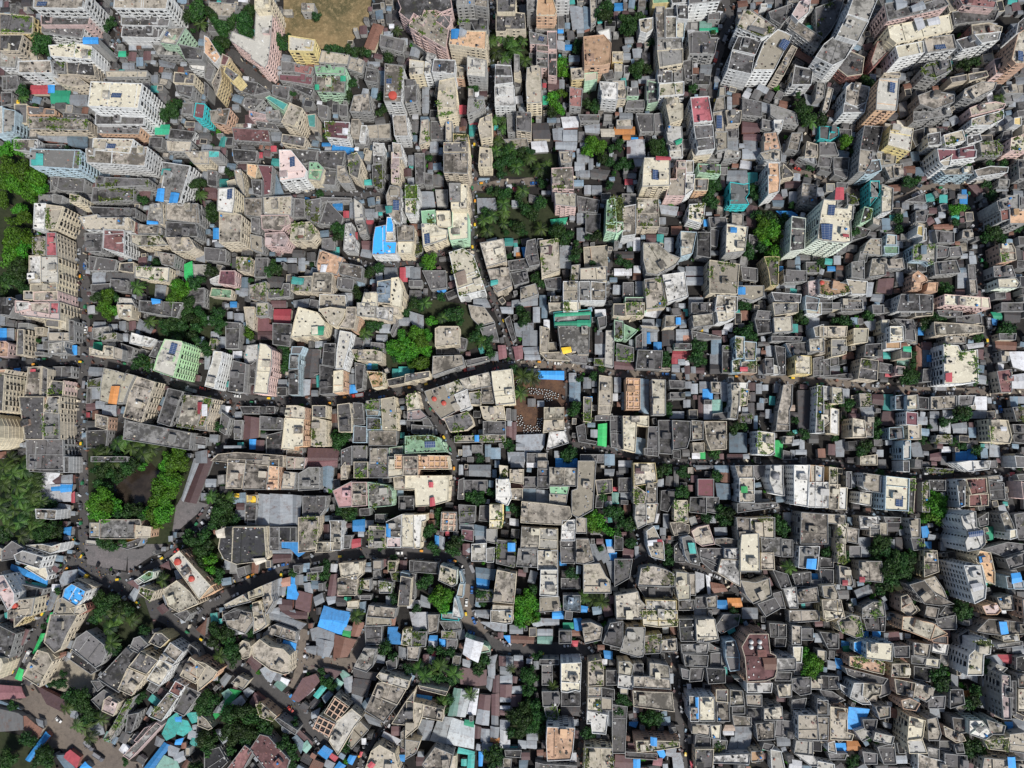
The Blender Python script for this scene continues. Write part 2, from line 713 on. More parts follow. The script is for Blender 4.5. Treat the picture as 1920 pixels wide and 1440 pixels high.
't12': '''b7 c t s:32 0 55 0 55 19 32 18
b7 c d:32 -10 55 -10 55 -1 32 -1
b4 c t s:62 -6 77 -4 77 13 62 13
b7 c g:37 28 48 28 48 45 38 45
b7 c c s:48 29 55 29 55 53 39 52 39 46 48 46
b5 c c p:11 66 24 66 28 70 36 72 35 80 30 84 13 88
b5 e e v:11 54 24 53 24 66 12 66
b5 c c s:25 54 38 54 39 66 40 70 26 68
b5 e c:40 53 55 53 55 80 38 82 36 70 40 69
b6 w v2 v:-4 30 8 30 8 43 -4 43
b6 w c v:-4 44 7 44 6 57 -4 56
b7 p t vs:133 14 153 13 154 34 134 33
b6 p c:136 37 156 38 156 50 137 48
b4 g t s:140 -2 153 -2 152 9 142 10
b5 w c vs:37 93 50 89 60 96 71 128 46 134 40 106
r5 t:43 112 52 109 54 121 46 124
b5 c c s:66 84 88 80 91 101 72 106
b4 c t s:73 109 93 107 96 124 82 130 78 126
r4 q:76 119 83 118 83 122 76 124
b3 g d s:94 112 110 109 112 120 98 124
b3 g t s:104 126 118 122 121 132 104 138
b3 g d:92 101 112 98 112 108 94 110
b4 g d s:110 82 118 80 122 104 112 106 108 96
t b:105 88 110 88 110 96 107 97
t s:98 88 103 88 103 96 98 96
t o:100 93 104 93 104 98 100 98
b4 c t vs:122 82 139 80 140 95 141 110 124 116
r4 m:128 87 134 86 133 94 127 94
t s:141 86 152 87 151 108 141 107
b3 w d:120 80 125 88
b4 c t v:152 105 160 104 158 120 151 119
b4 c t:160 108 185 106 185 119 160 119
b5 w t s:144 120 158 120 158 138 144 138
b5 w g s:159 120 169 120 170 138 159 138
b5 w t s:170 120 184 121 184 138 170 138
b5 w c v:144 139 158 139 158 148 144 148
b2 g d:126 118 142 116 142 128 128 126
b1 o t:163 88 185 86 186 106 164 106
b3 w t s:132 134 143 134 143 146 132 148
b6 e e v:185 44 192 42 194 64 184 66
b6 e l v:184 66 194 67 194 75 184 73
b2 g d:157 40 178 44 176 56 158 54
b2 g d v:165 57 179 57 178 78 165 74
t s:157 56 164 65
t s:157 70 164 82
t e:132 62 148 60 146 66 133 66
t s:63 42 80 42 82 52 70 55 64 56
t s:96 44 102 50
b1 g l:24 34 36 34 36 50 26 50
t s:10 36 22 36 24 50 12 52
t s:164 30 170 38
t s:171 30 180 38
t d:170 14 188 16 184 24 170 22
t s:155 8 164 16
t s:160 16 169 22
t s:156 17 160 21
b2 g d:12 110 34 110 35 126 20 128
t s:0 107 10 118
t R:97 32 103 35
t s:124 35 132 38
t s:96 138 120 134 120 142 96 144
t b2:122 133 128 144
t d:112 38 128 42 120 46 112 45
b2 g d v:3 84 12 83 13 94 4 97
b2 g d:0 78 8 84
t s:60 136 72 136 76 144 60 144
t b2:65 23 75 27
t b:26 126 34 130
b2 g d:5 0 14 0 14 28 6 30
b2 g d:13 18 22 20 22 30 14 30
t d:22 20 32 30
b3 g g:188 82 196 88
t s:157 0 168 8
t s:168 5 172 15
T 82 36 6
T 88 38 7
T 92 36 5
T 76 34 4
P 88 47 6
P 88 54 6
P 77 58 6
P 69 62 6
P 88 65 5
P 73 72 6
P 123 70 6
P 106 34 6
T 104 40 6
T 108 52 7
T 114 56 7
T 118 50 5
T 102 68 7
T 106 72 5
T 96 66 4
T 90 74 4
T 70 54 5
T 140 72 8
T 144 80 7
T 150 76 5
T 134 72 5
T 157 84 4
T 157 92 6
T 155 98 6
T 168 78 4
T 176 78 6
T 82 10 6
T 90 8 7
T 96 4 7
P 100 13 6
P 112 4 6
P 122 14 7
P 128 10 5
T 104 8 5
T 124 28 5
T 120 16 5
T 86 18 5
T 20 100 9
T 14 104 5
T 119 116 6
T 124 122 4
T 5 140 6
P 14 140 6
T 30 134 5
T 94 96 4
T 182 4 6
T 188 8 5
T 188 30 5
T 18 4 4
T 124 44 6
T 172 102 3''',
't13': '''b7 c c ps:28 4 52 4 52 30 26 31 27 12
r7 R:39 2 53 3 53 6 39 6
b5 p t s:58 7 67 7 66 40 48 40 52 24 58 24
b5 w t:67 7 74 7 74 18 67 18
b5 w l s:67 20 75 20 74 34 66 40
b4 c c v:21 42 41 43 42 69 21 69
b5 w t:8 50 20 48 20 76 7 78
b6 e v2 v:-4 40 8 42 8 64 -4 64
b6 e l v:-4 65 8 65 8 72 -2 76
b4 e d vs:78 10 99 11 99 20 79 18
b4 o g s:75 24 88 24 87 35 75 35
b4 q q2 s:108 27 121 29 126 28 126 38 123 42 126 48 118 48 108 48
b6 w o s:144 9 154 9 155 26 154 36 144 39
b3 c d s:158 10 169 12 168 22 157 24
b4 w c v:70 48 85 47 84 58 82 66 69 62
b4 b c:62 73 77 74 73 94 62 97
b5 g c s:105 66 125 69 122 92 104 94
r5 b:109 69 115 69 115 74 109 74
b4 g c:27 84 40 84 52 94 62 98 58 104 40 114 30 112 27 100
b3 w w s:45 114 66 111 69 134 50 140
b4 c t vs:28 118 43 116 46 128 48 144 30 146 29 128
b5 c t vs:89 100 117 104 115 132 89 131
r5 b:116 125 123 125 123 132 116 132
b4 w c s:96 133 115 134 115 148 94 148
b4 g t:116 124 140 124 140 134 130 138 116 134
b5 y t v:140 97 154 97 153 124 146 124 144 110
b6 n d s:166 59 179 61 178 90 164 92
b3 g d s:158 109 180 110 180 120 159 121
b3 p p:181 120 192 118 192 130 182 138
t w:16 -2 29 0 28 12 20 12
b2 g d:7 38 20 38 20 48 8 48
b2 g d s:88 60 104 60 106 68 90 70
b2 g t:110 56 121 57 120 70 110 69
t m:124 48 134 50 132 70 124 68
b3 g d s:78 74 90 74 90 98 77 96
b2 g d:90 71 98 72 96 88 90 86
t s:106 16 124 16 125 28 105 28
t q:125 18 134 18 134 26 126 28
t b2:148 44 159 44 158 50 149 49
t b:152 54 166 54 172 58 158 60
t s:42 48 60 50 58 58 44 56
t s:42 60 48 66
t q:40 76 46 84
t m:30 76 39 83
t w:18 79 24 91
t s:12 80 18 88
t s:0 82 7 88
t s:47 79 55 84
t s:47 83 55 92
t s:67 106 83 114
t s:68 116 83 123
t w:0 108 16 114
t k:0 92 18 98
b2 g d:8 121 18 121 18 136 8 134
t s:20 120 28 133
b3 e d s:10 135 29 135 30 148 10 148
t s:70 135 83 148
b3 w d:147 130 175 132 174 140 150 138
t s:152 122 170 126
b2 g d:118 106 134 108 134 120 120 118
b3 w t s:136 0 150 -4 156 -2 156 8 140 6
b3 g l:104 -4 118 -2 118 4 102 6
t s:120 -4 136 5
b3 g s:172 4 188 2 188 14 176 12
t g2:184 3 188 9
b2 g g s:80 -2 100 0 100 6 76 6
b4 c t:72 -4 92 -3 90 2 74 4
b3 g t s:176 28 190 30 188 50 174 48
t c:181 29 187 38
t s:187 32 196 40
t s:164 36 172 46
t m:160 26 174 32
b2 g d v:179 102 192 102 192 112 180 112
b4 b d:179 133 192 136 190 148 178 146
t R:10 24 17 29
t s:12 30 18 36
t b:154 106 158 110
t b:84 62 88 68
t s:86 55 91 58
b2 g d:126 76 136 78 134 92 126 90
b1 g d:99 13 106 13 106 20 99 20
T 84 32 6
T 90 36 6
T 90 28 5
T 86 42 5
T 92 46 6
T 96 30 5
T 150 70 9
T 152 76 7
T 140 64 8
T 146 60 7
T 155 66 6
T 140 74 8
T 142 82 6
T 150 92 7
T 146 94 5
T 152 98 5
T 138 88 6
T 126 92 6
T 129 96 5
T 124 86 5
T 8 8 6
T 14 12 5
T 4 12 4
T 130 32 5
T 132 38 5
T 166 48 4
T 118 142 5
T 124 142 5
T 184 12 4
T 134 58 5
T 42 0 5
T 4 100 5
T 12 104 5
T 160 60 5''',
't14': '''b9 n c psz:10 44 17 44 16 51 26 52 27 48 32 49 31 62 29 64 30 83 24 84 4 82 -2 80 1 56 4 43
r9 R:16 32 23 32 23 43 15 43
r9 R:22 75 28 74 28 78 23 78
r9 p:2 66 13 66 12 81 3 80
b6 R t:38 -4 50 -2 48 10 43 18 36 18 37 6
b5 b d s:44 8 56 6 58 16 48 20 42 20
b4 q g s:47 26 56 26 56 38 57 41 54 48 47 50
b4 w c s:58 29 69 33 68 54 58 56
b6 w m:110 -4 147 -3 146 4 112 8
b6 w t:112 8 124 2 122 12 116 12
b4 b c s:114 16 130 14 143 12 144 20 118 22
b4 w t:145 16 160 12 177 13 176 18 148 22
t e:165 12 176 12 177 17 166 18
b4 w y:92 68 97 68 97 78 91 76
b4 w c:98 70 100 70 100 82 96 82
b3 b e:60 87 74 87 74 94 61 94
b3 b c:63 76 72 77 72 86 62 86
b4 b l v:88 86 109 86 109 102 104 104 100 101 87 100
r4 b2:96 86 101 86 101 94 96 94
b2 g d:82 101 100 101 100 111 82 110
b4 o o s:87 114 92 110 100 116 101 120 96 122 95 128 86 128
b4 o o:102 121 111 121 110 130 100 129
b6 g r s:168 45 177 44 178 62 170 64
b6 g o:178 53 194 52 194 66 178 66
b6 g g s:160 46 170 43 187 38 187 52 178 52 168 54
b4 o c v:168 85 180 84 183 90 184 100 170 102
b5 p c ks:117 132 168 134 169 144 117 142
b4 w o vs:0 118 26 122 30 130 10 134 0 132
b3 w t:25 118 45 120 44 132 30 132
t s:45 121 51 121 49 134 44 134
b3 g c s:49 99 62 98 62 114 46 116
b3 g t s:62 100 78 98 80 108 64 108
b3 g g s:38 92 46 92 44 102 36 102
b3 g g:30 102 42 100 42 118 30 116
b3 g t:48 80 58 80 58 96 40 94 44 84
t m:56 118 70 117 68 132 54 130
t s:50 132 61 132 60 140 48 138
b3 g d s:107 102 128 100 132 112 108 114
t r:107 67 126 66 125 71 108 71
b2 g t s:134 72 144 71 145 80 133 80
b2 g d:110 86 122 88 120 97 110 98
b2 g d:122 88 132 87 134 96 122 97
b2 g d:108 72 126 74 126 84 110 84
t w:103 72 109 84
t s:89 47 101 52
t s:78 45 84 52
b2 g d:78 40 98 36 100 46 80 45
t s:130 38 138 42
t b:132 38 139 47
t b:134 34 138 38
t q:113 39 120 46
t m:140 30 155 29 155 38 142 40
b1 g d:139 104 152 104 153 118 140 118
b2 g t:140 118 154 118 154 131 141 131
b3 g d s:160 106 180 105 184 116 161 116
b4 n c:164 118 184 117 188 122 186 126 166 126
b4 w d s:76 132 96 132 106 133 106 148 72 148
b2 g d:170 140 192 140 192 148 170 148
b2 g l:168 24 178 25 177 32 167 31
t s:166 33 177 35
b3 g d s:186 6 194 6 194 24 187 24
b2 g d:0 2 12 4 10 13 -2 12
b2 g d:0 13 10 14 9 24 -2 22
b2 g d:13 4 28 4 27 16 13 14
b2 g d:13 15 27 17 25 25 12 25
t s:14 6 18 14
b2 g t s:60 11 78 10 78 22 66 24
b3 g t s:52 -2 72 0 71 10 56 12
b2 g d v:28 31 38 32 37 48 26 48
b2 g d:16 27 27 28 26 33 16 32
b4 e d v:42 50 50 52 48 62 38 66
b3 g t s:50 60 58 62 57 68 50 66
b2 g d:34 68 48 72 44 78 30 82
b2 g d s:90 54 102 54 100 64 90 64
t m:103 51 110 56
t s:112 55 118 60
b3 g d:0 136 12 137 12 148 0 148
b3 g t s:20 136 40 137 41 148 20 148
t b:8 106 15 110
t s:14 96 20 104
t s:133 94 139 98
t k:175 88 181 91
t s:130 112 139 126
t m:128 128 136 132
b2 g t:174 39 186 40 186 50 176 52
b2 c w:147 24 155 24 155 27 147 27
b2 g d v:186 78 194 78 194 86 187 86
T 128 52 6
T 132 50 5
T 128 64 4
T 138 50 4
T 83 26 6
T 88 26 5
T 94 24 4
T 162 38 6
T 158 28 5
T 160 10 5
T 174 8 4
T 164 74 8
T 158 78 6
T 172 78 6
T 120 126 7
T 114 128 5
T 34 74 5
T 76 60 5
T 76 70 5
T 60 3 4
T 2 102 5
T 96 98 3
T 188 70 5
T 46 56 3
T 124 134 5
K R 3 121 2''',
't20': '''b6 p w:15 -6 28 -5 28 2 15 5
b6 p t:28 -4 47 -4 47 7 30 4
b6 c R:48 -4 56 -4 55 6 48 6
b4 c d s:42 9 56 9 56 19 43 18
b4 c c:57 9 67 10 66 22 57 20
b3 g d:68 12 77 13 77 32 68 31
b3 g t:45 24 66 24 66 32 46 32
b4 c d:17 21 23 21 23 46 16 46
b3 g g:18 15 28 15 27 20 18 20
t b:0 20 6 31
t s:6 20 13 31
b3 p o s:-4 32 6 32 9 34 8 47 -4 46
t s:35 35 42 41
b2 g d s:33 42 42 42 42 46 34 46
b3 g l:46 34 62 32 61 38 64 47 46 45
t b:68 36 72 45
t d:63 37 68 45
t q:32 18 42 18
b2 c t:33 19 42 19 41 26 34 26
t s:88 14 99 14 99 19 88 19
b2 g l:87 20 103 18 104 24 88 30
t s:102 16 110 21
b3 g c v:96 25 110 24 110 30 96 32
t c:101 28 108 36
t s:110 25 120 32
t e:88 33 96 41
t q:88 40 97 44
b4 c c s:82 38 97 42 98 36 107 37 107 47 82 45
b4 g t:107 37 116 40 115 50 107 48
t m:81 31 88 36
b3 w w s:124 24 146 30 140 37 122 34
b2 c t:136 33 144 34 143 39 134 38
t s:131 11 144 20 141 25 128 20
b3 c c s:110 -2 124 -2 124 10 112 10
t s:122 5 128 10
b4 g d s:131 -6 172 -4 166 10 132 4
b8 L l pz:155 30 171 32 172 34 163 66 144 60 148 46
b4 c t:27 55 39 55 38 83 24 83
r4 R:28 58 33 66
b4 c d:40 55 46 58 45 84 39 83
b4 c d v:49 69 62 70 60 83 45 82 46 76
b4 p t:60 69 63 69 62 82 59 82
t d:57 56 64 62
b2 g d s:50 56 73 56 74 66 52 68
t b:13 57 19 65
t s:19 69 25 80
b5 o d s:18 84 42 84 41 124 24 124
b5 c g v:45 84 63 84 62 100 42 98
b5 c g vs:39 99 62 98 62 124 42 124
b4 g d s:25 124 63 124 64 152 26 152
b7 c o:-6 55 7 55 5 62 -5 62
b7 c d v:-8 63 5 63 3 97 -8 98
b7 c c:-20 100 -8 100 -3 104 0 111 0 122 -4 130 -8 133 -20 133
b2 g d v:75 68 96 66 95 75 75 75
t s:83 56 96 57 96 65 83 64
t s:86 76 94 86
b3 g c s:98 56 127 64 122 74 116 90 101 90 94 88 95 72
r3 o:104 74 112 74 109 91 101 90
b4 c t k:129 65 146 70 133 108 116 103 122 80
t s:97 92 109 92 109 102 96 100
t m:76 90 90 90 90 97 77 97
t s:90 88 98 95
t R:78 99 84 103
t d:78 107 90 107 90 115 79 115
b2 g d:80 116 102 115 100 132 80 132
b3 o t:90 100 102 103 101 115 90 112
b4 g g s:118 106 180 118 178 134 116 124
b4 g d s:158 76 172 79 160 112 148 108
t w:158 78 165 90
t q:152 94 160 101
t b2:149 101 155 105
t w:148 104 157 110
b4 c c vs:173 82 194 84 194 116 166 112 170 96
r4 R:185 89 191 100
r4 w:189 91 194 102
t m:155 91 162 96
t b2:187 28 191 34
b2 g d:114 34 126 38 124 48 116 48
b2 g d v:126 46 142 48 142 60 126 56
b1 g d:76 76 86 76 86 90 76 90
t s:182 124 192 132
b2 g d:180 120 194 122 194 130 180 128
t s:183 136 194 134 194 146 184 146
t d:116 46 126 48 124 52 114 50
b3 g d:148 32 155 32 150 48 140 46
b2 w d:46 16 56 24
t m:46 26 50 30
T 100 6 8
T 104 2 7
T 98 0 6
T 94 27 4
P 140 14 6
T 154 16 7
T 162 12 8
T 168 18 7
T 162 20 8
T 156 22 6
T 174 6 8
T 180 10 8
T 188 6 8
T 184 18 7
T 178 26 7
T 184 30 6
T 190 14 5
P 165 28 5
T 172 20 6
T 132 50 7
T 138 55 5
T 126 54 5
T 48 62 4
T 50 96 4
P 110 128 7
P 118 124 7
P 92 136 7
P 100 138 6
P 130 128 7
P 142 132 7
P 134 138 7
P 124 132 7
T 158 142 8
T 168 138 8
T 164 146 7
T 108 142 6
T 114 142 6
T 90 142 6
T 52 78 3''',
't21': '''b5 w l s:9 41 17 42 16 50 12 66 9 78 0 76 4 60 7 52
b4 g d:27 50 39 53 37 80 22 80 24 64
b2 q w:40 36 50 35 50 49 44 54 38 52 37 46
b5 p c sz:52 34 58 35 63 40 63 54 60 70 59 85 46 83 48 68 50 48
b4 b d v:82 37 93 37 90 44 81 44
b4 b g s:80 44 89 44 88 58 79 58
b4 b d:79 59 88 58 88 84 79 85
t s:90 68 99 68 98 82 89 84
t k:95 39 108 40 104 66 93 66
b5 c c:88 0 106 5 113 14 111 26 81 29 84 14
r5 e:100 18 112 18 111 26 100 26
b5 c t:107 2 118 0 132 2 130 10 124 19 117 16
b5 c t:133 0 142 0 142 10 140 20 126 19 132 10
b4 o t s:138 7 146 10 143 24 138 22
b5 w l:127 22 138 24 136 36 132 50 130 58 123 58 124 40
b5 o c:121 60 130 59 130 82 121 84
b4 g d s:108 54 122 57 121 84 108 83
b4 g d s:112 34 123 34 122 56 110 54
b5 c l s:143 -4 160 -4 160 10 143 8
b5 c w:161 0 177 1 176 13 161 10
b5 c t:166 -2 182 0 182 7 177 8
b4 c t vs:138 40 158 40 166 42 166 51 142 50
t q:146 53 152 58
t b:152 53 156 58
t q:156 53 162 58
b4 c o v:152 60 167 61 168 77 158 78
t b:136 73 143 82
t s:135 63 141 72
b3 g d:141 52 150 54 148 76 142 78
t R:65 2 81 2 80 15 65 14
t p2:48 9 60 9 60 16 64 17 64 22 48 22
t m:50 23 63 23 63 30 50 30
b3 g d s:64 15 82 16 80 37 64 35
b2 g d:20 14 34 15 32 39 20 39
b3 g c v:49 -4 60 -4 60 8 49 9
b3 c t:37 0 47 0 46 22 40 18
t s:28 6 36 14
t s:12 28 20 38
b2 c d v:6 30 12 30 12 40 4 40
t s:122 21 126 33
t s:164 16 174 24
t s:161 26 171 32
t s:149 29 156 37
b2 g d:140 28 150 30 148 39 139 38
b2 g d v:156 33 168 34 168 42 156 40
b1 g d:100 40 109 40 108 62 98 66
t s:109 55 116 59
t s:69 68 77 75
t s:100 78 106 84
b2 g d:68 75 77 75 77 86 68 86
b5 c o v:0 84 8 86 4 100 -1 112 -6 110 -2 94
t s:13 92 19 100
t w:19 93 24 103
b2 g d:16 98 24 104 20 120 14 116
b2 g d s:33 93 66 93 66 100 36 100
b3 g d s:52 102 73 104 73 115 52 115
t m:37 102 51 104 50 122 36 124
t b:42 124 48 133
b2 g d:58 120 75 116 74 137 58 137
b5 o c s:77 92 87 91 94 94 94 105 76 104
b5 o c s:75 104 93 105 92 130 84 131 84 134 72 133 74 116
b4 c d:101 90 114 90 114 104 101 103
b4 c t vs:101 103 114 106 114 130 100 130
b4 c d s:124 87 136 88 138 104 138 117 126 117 125 104
b3 g d:139 88 148 90 150 110 139 111
b3 b d:140 111 152 112 152 127 139 127
b4 b c v:151 84 164 83 164 96 151 96
b4 b c:151 96 164 97 163 102 152 102
b4 b d v:152 103 165 104 166 115 152 115
b4 c t v:165 84 178 84 180 104 180 115 167 115
t R:169 105 178 104 178 109 169 109
b3 g t:154 116 180 116 180 130 154 130
b4 e d v:187 121 196 121 196 134 187 134
b3 e t:173 132 186 130 186 148 173 148
b3 g t s:155 132 172 132 172 148 155 148
t m:97 132 126 133 124 150 97 150
b2 g t:77 134 92 132 92 148 77 148
b4 c t s:8 134 30 136 74 139 74 150 6 144
r2 s:18 130 34 132
b2 g d s:28 106 36 106 34 124 28 124
b3 g d:128 134 138 130 138 148 128 148
b2 g d v:138 130 152 130 152 148 138 148
t q:182 56 192 64
t q:176 58 196 58 196 64 176 66
b3 c d:171 68 181 66 194 63 194 74 173 77
b2 g d s:189 106 196 106 196 116 190 116
t s:183 106 190 110
b4 c c v:189 83 196 82 196 96 189 92
t m:32 72 46 74 46 84 36 82
b2 g d:40 52 49 50 47 72 39 72
t s:182 10 192 17
b2 g d:174 24 180 10 182 16 176 28
t q:31 127 36 132
t s:1 8 4 16
t s:6 23 13 28
t s:0 46 5 58
T 42 24 7
T 12 6 6
T 8 12 6
T 14 14 6
T 12 20 5
P 150 24 6
T 156 18 6
T 162 16 5
T 76 44 5
T 76 50 5
T 75 57 5
T 74 38 5
T 122 120 5
T 126 124 8
T 130 120 6
T 124 128 6
T 176 34 6
T 182 36 7
T 188 34 6
T 176 42 6
T 182 46 6
T 190 42 6
T 192 52 5
T 0 34 5
T 2 40 6
T 188 4 5
T 185 26 6
T 178 48 5
T 13 112 5''',
't22': '''b4 c t s:24 20 28 18 46 18 47 35 24 37
b4 g t s:22 46 49 45 52 58 38 62 22 67
b2 g d s:52 50 74 46 75 50 54 56
b4 c c:45 63 73 55 78 74 66 76 58 78 52 77
b4 c t s:67 75 78 74 79 90 68 90
b4 c g v:56 80 67 79 67 92 57 91
b5 c c s:75 54 96 54 99 90 81 92 78 74
b4 c c v:32 70 43 64 52 76 44 82 37 84
b4 p t ks:14 79 32 72 42 86 47 96 30 105 18 92
r4 c:39 91 44 89 48 95 43 98
b4 w w:42 82 54 77 58 94 48 98
b4 c d vs:32 104 54 98 58 103 60 110 54 115 38 117
b4 c t s:66 93 88 93 90 105 82 105 81 107 72 106 69 104
b3 g d:69 107 90 107 90 120 69 119
b3 c c v:42 121 90 119 90 126 42 127
r3 b:61 120 65 120 65 126 61 126
b5 e e vp:-4 121 20 120 32 120 36 135 -4 137
b5 c o ku:-14 138 40 138 40 152 -14 152
b4 c c v:-2 81 7 80 12 92 10 96 -2 99
b4 g p:-2 98 10 96 18 102 10 106 -2 106
b3 g d s:12 104 22 102 26 109 13 111
b4 c d s:-4 63 19 60 20 70 -4 74
b4 w t:22 140 24 142
b4 c l s:139 18 169 18 168 44 158 44 157 41 142 42
r4 y:142 38 151 37 152 42 144 44
b4 q w:135 5 170 2 170 16 136 16
r4 e:136 6 170 4 170 7 136 9
r4 e:136 14 157 13 157 17 136 17
r4 e:157 12 170 12 170 18 157 18
b4 c c:130 -4 160 -4 160 2 131 3
b2 c t:123 18 131 20 130 43 122 42
b2 w c:122 18 124 18 124 34 122 34
b2 c t:122 43 142 42 152 50 128 52
b2 g d:146 46 168 42 166 54 152 53
b2 g d:88 12 94 8 100 30 96 33
t s:98 15 116 15 116 21 105 22 105 28 100 27
t s:106 22 120 22 120 36 106 36
t s:106 38 121 37 121 44 108 44
t s:116 0 122 14
t b2:124 -2 129 10
t w:126 12 131 21
t s:85 0 97 6
t p2:95 38 106 36 106 48 98 50
t s:108 45 122 52
t p2:83 36 90 36 91 47 84 49
b2 g t:55 -2 70 0 80 14 66 18 58 10
b2 g d:66 20 80 16 84 32 70 30
t s:76 42 83 50
b2 g d:46 28 54 30 52 40 47 40
b1 g d:25 37 47 37 47 44 25 44
t s:0 4 13 8 13 20 6 20 0 12
t b:121 60 145 60 145 68 121 67
t s:109 58 122 64
t s:148 62 156 70
t b2:150 70 160 88
t s:163 66 170 76
t d:111 86 118 93
t s:120 88 126 93
b3 c c s:126 94 149 94 151 105 126 105
b3 c t s:126 106 150 106 152 112 125 118
b3 g w:131 117 152 114 154 132 128 134
t s:100 120 127 119 126 130 122 136 108 135 108 128 100 126
b2 c d v:163 84 171 85 170 108 163 107
t b:164 84 171 88
b3 c t s:178 63 190 63 190 90 188 101 177 100
b2 g d:156 112 164 109 166 124 176 126 174 132 158 128
t g:177 110 185 109 184 132 176 132
t s:170 115 176 122
t d:96 96 100 106
t m:96 108 100 124
b2 g d:91 95 95 95 95 106 90 106
t s:92 107 96 112
t m:91 112 96 122
t b2:71 129 76 140
t b2:76 132 85 142
t s:92 136 110 136 107 148 93 146
t s:100 128 108 134
t s:50 130 58 140
b2 g t:120 137 129 137 129 144 120 144
b2 g d:110 137 119 137 119 146 110 146
t s:136 135 140 141
b2 g d:160 138 182 138 182 146 160 146
t b2:183 138 192 148
b2 w l:184 22 192 22 191 56 183 54
b2 g t v:173 48 183 48 182 55 173 55
t s:174 34 184 44
t k:174 24 184 34
t s:176 22 180 26
b3 g d:176 10 186 8 192 18 178 20
b3 e d:188 -2 196 -2 196 10 187 8
b2 g d s:188 116 194 115 194 134 188 136
b3 g d:2 110 22 112 22 122 2 118
t s:22 114 26 119
b2 g d:174 102 190 100 192 106 174 106
P 115 66 8
P 106 64 7
P 104 80 7
P 30 10 5
T 10 0 5
T 4 24 8
T 10 30 8
T 18 26 6
T 4 38 7
T 14 38 6
T 8 52 9
T 4 44 6
T 18 44 5
T 46 6 7
T 48 14 5
T 38 6 6
T 20 14 6
T 66 18 5
T 62 28 6
P 68 32 6
T 74 36 6
T 76 44 5
T 74 30 5
T 108 8 7
T 104 2 5
T 106 14 5
T 92 128 5
T 96 132 5
T 146 138 5
T 152 136 6
T 154 98 6
T 156 92 5
T 172 64 5
T 160 68 4
T 98 58 5
T 148 142 4
T 56 124 3
T 180 58 4
T 65 142 5
K R 23 86 2.2
K R 32 90 2.2
D w 172 3 3''',
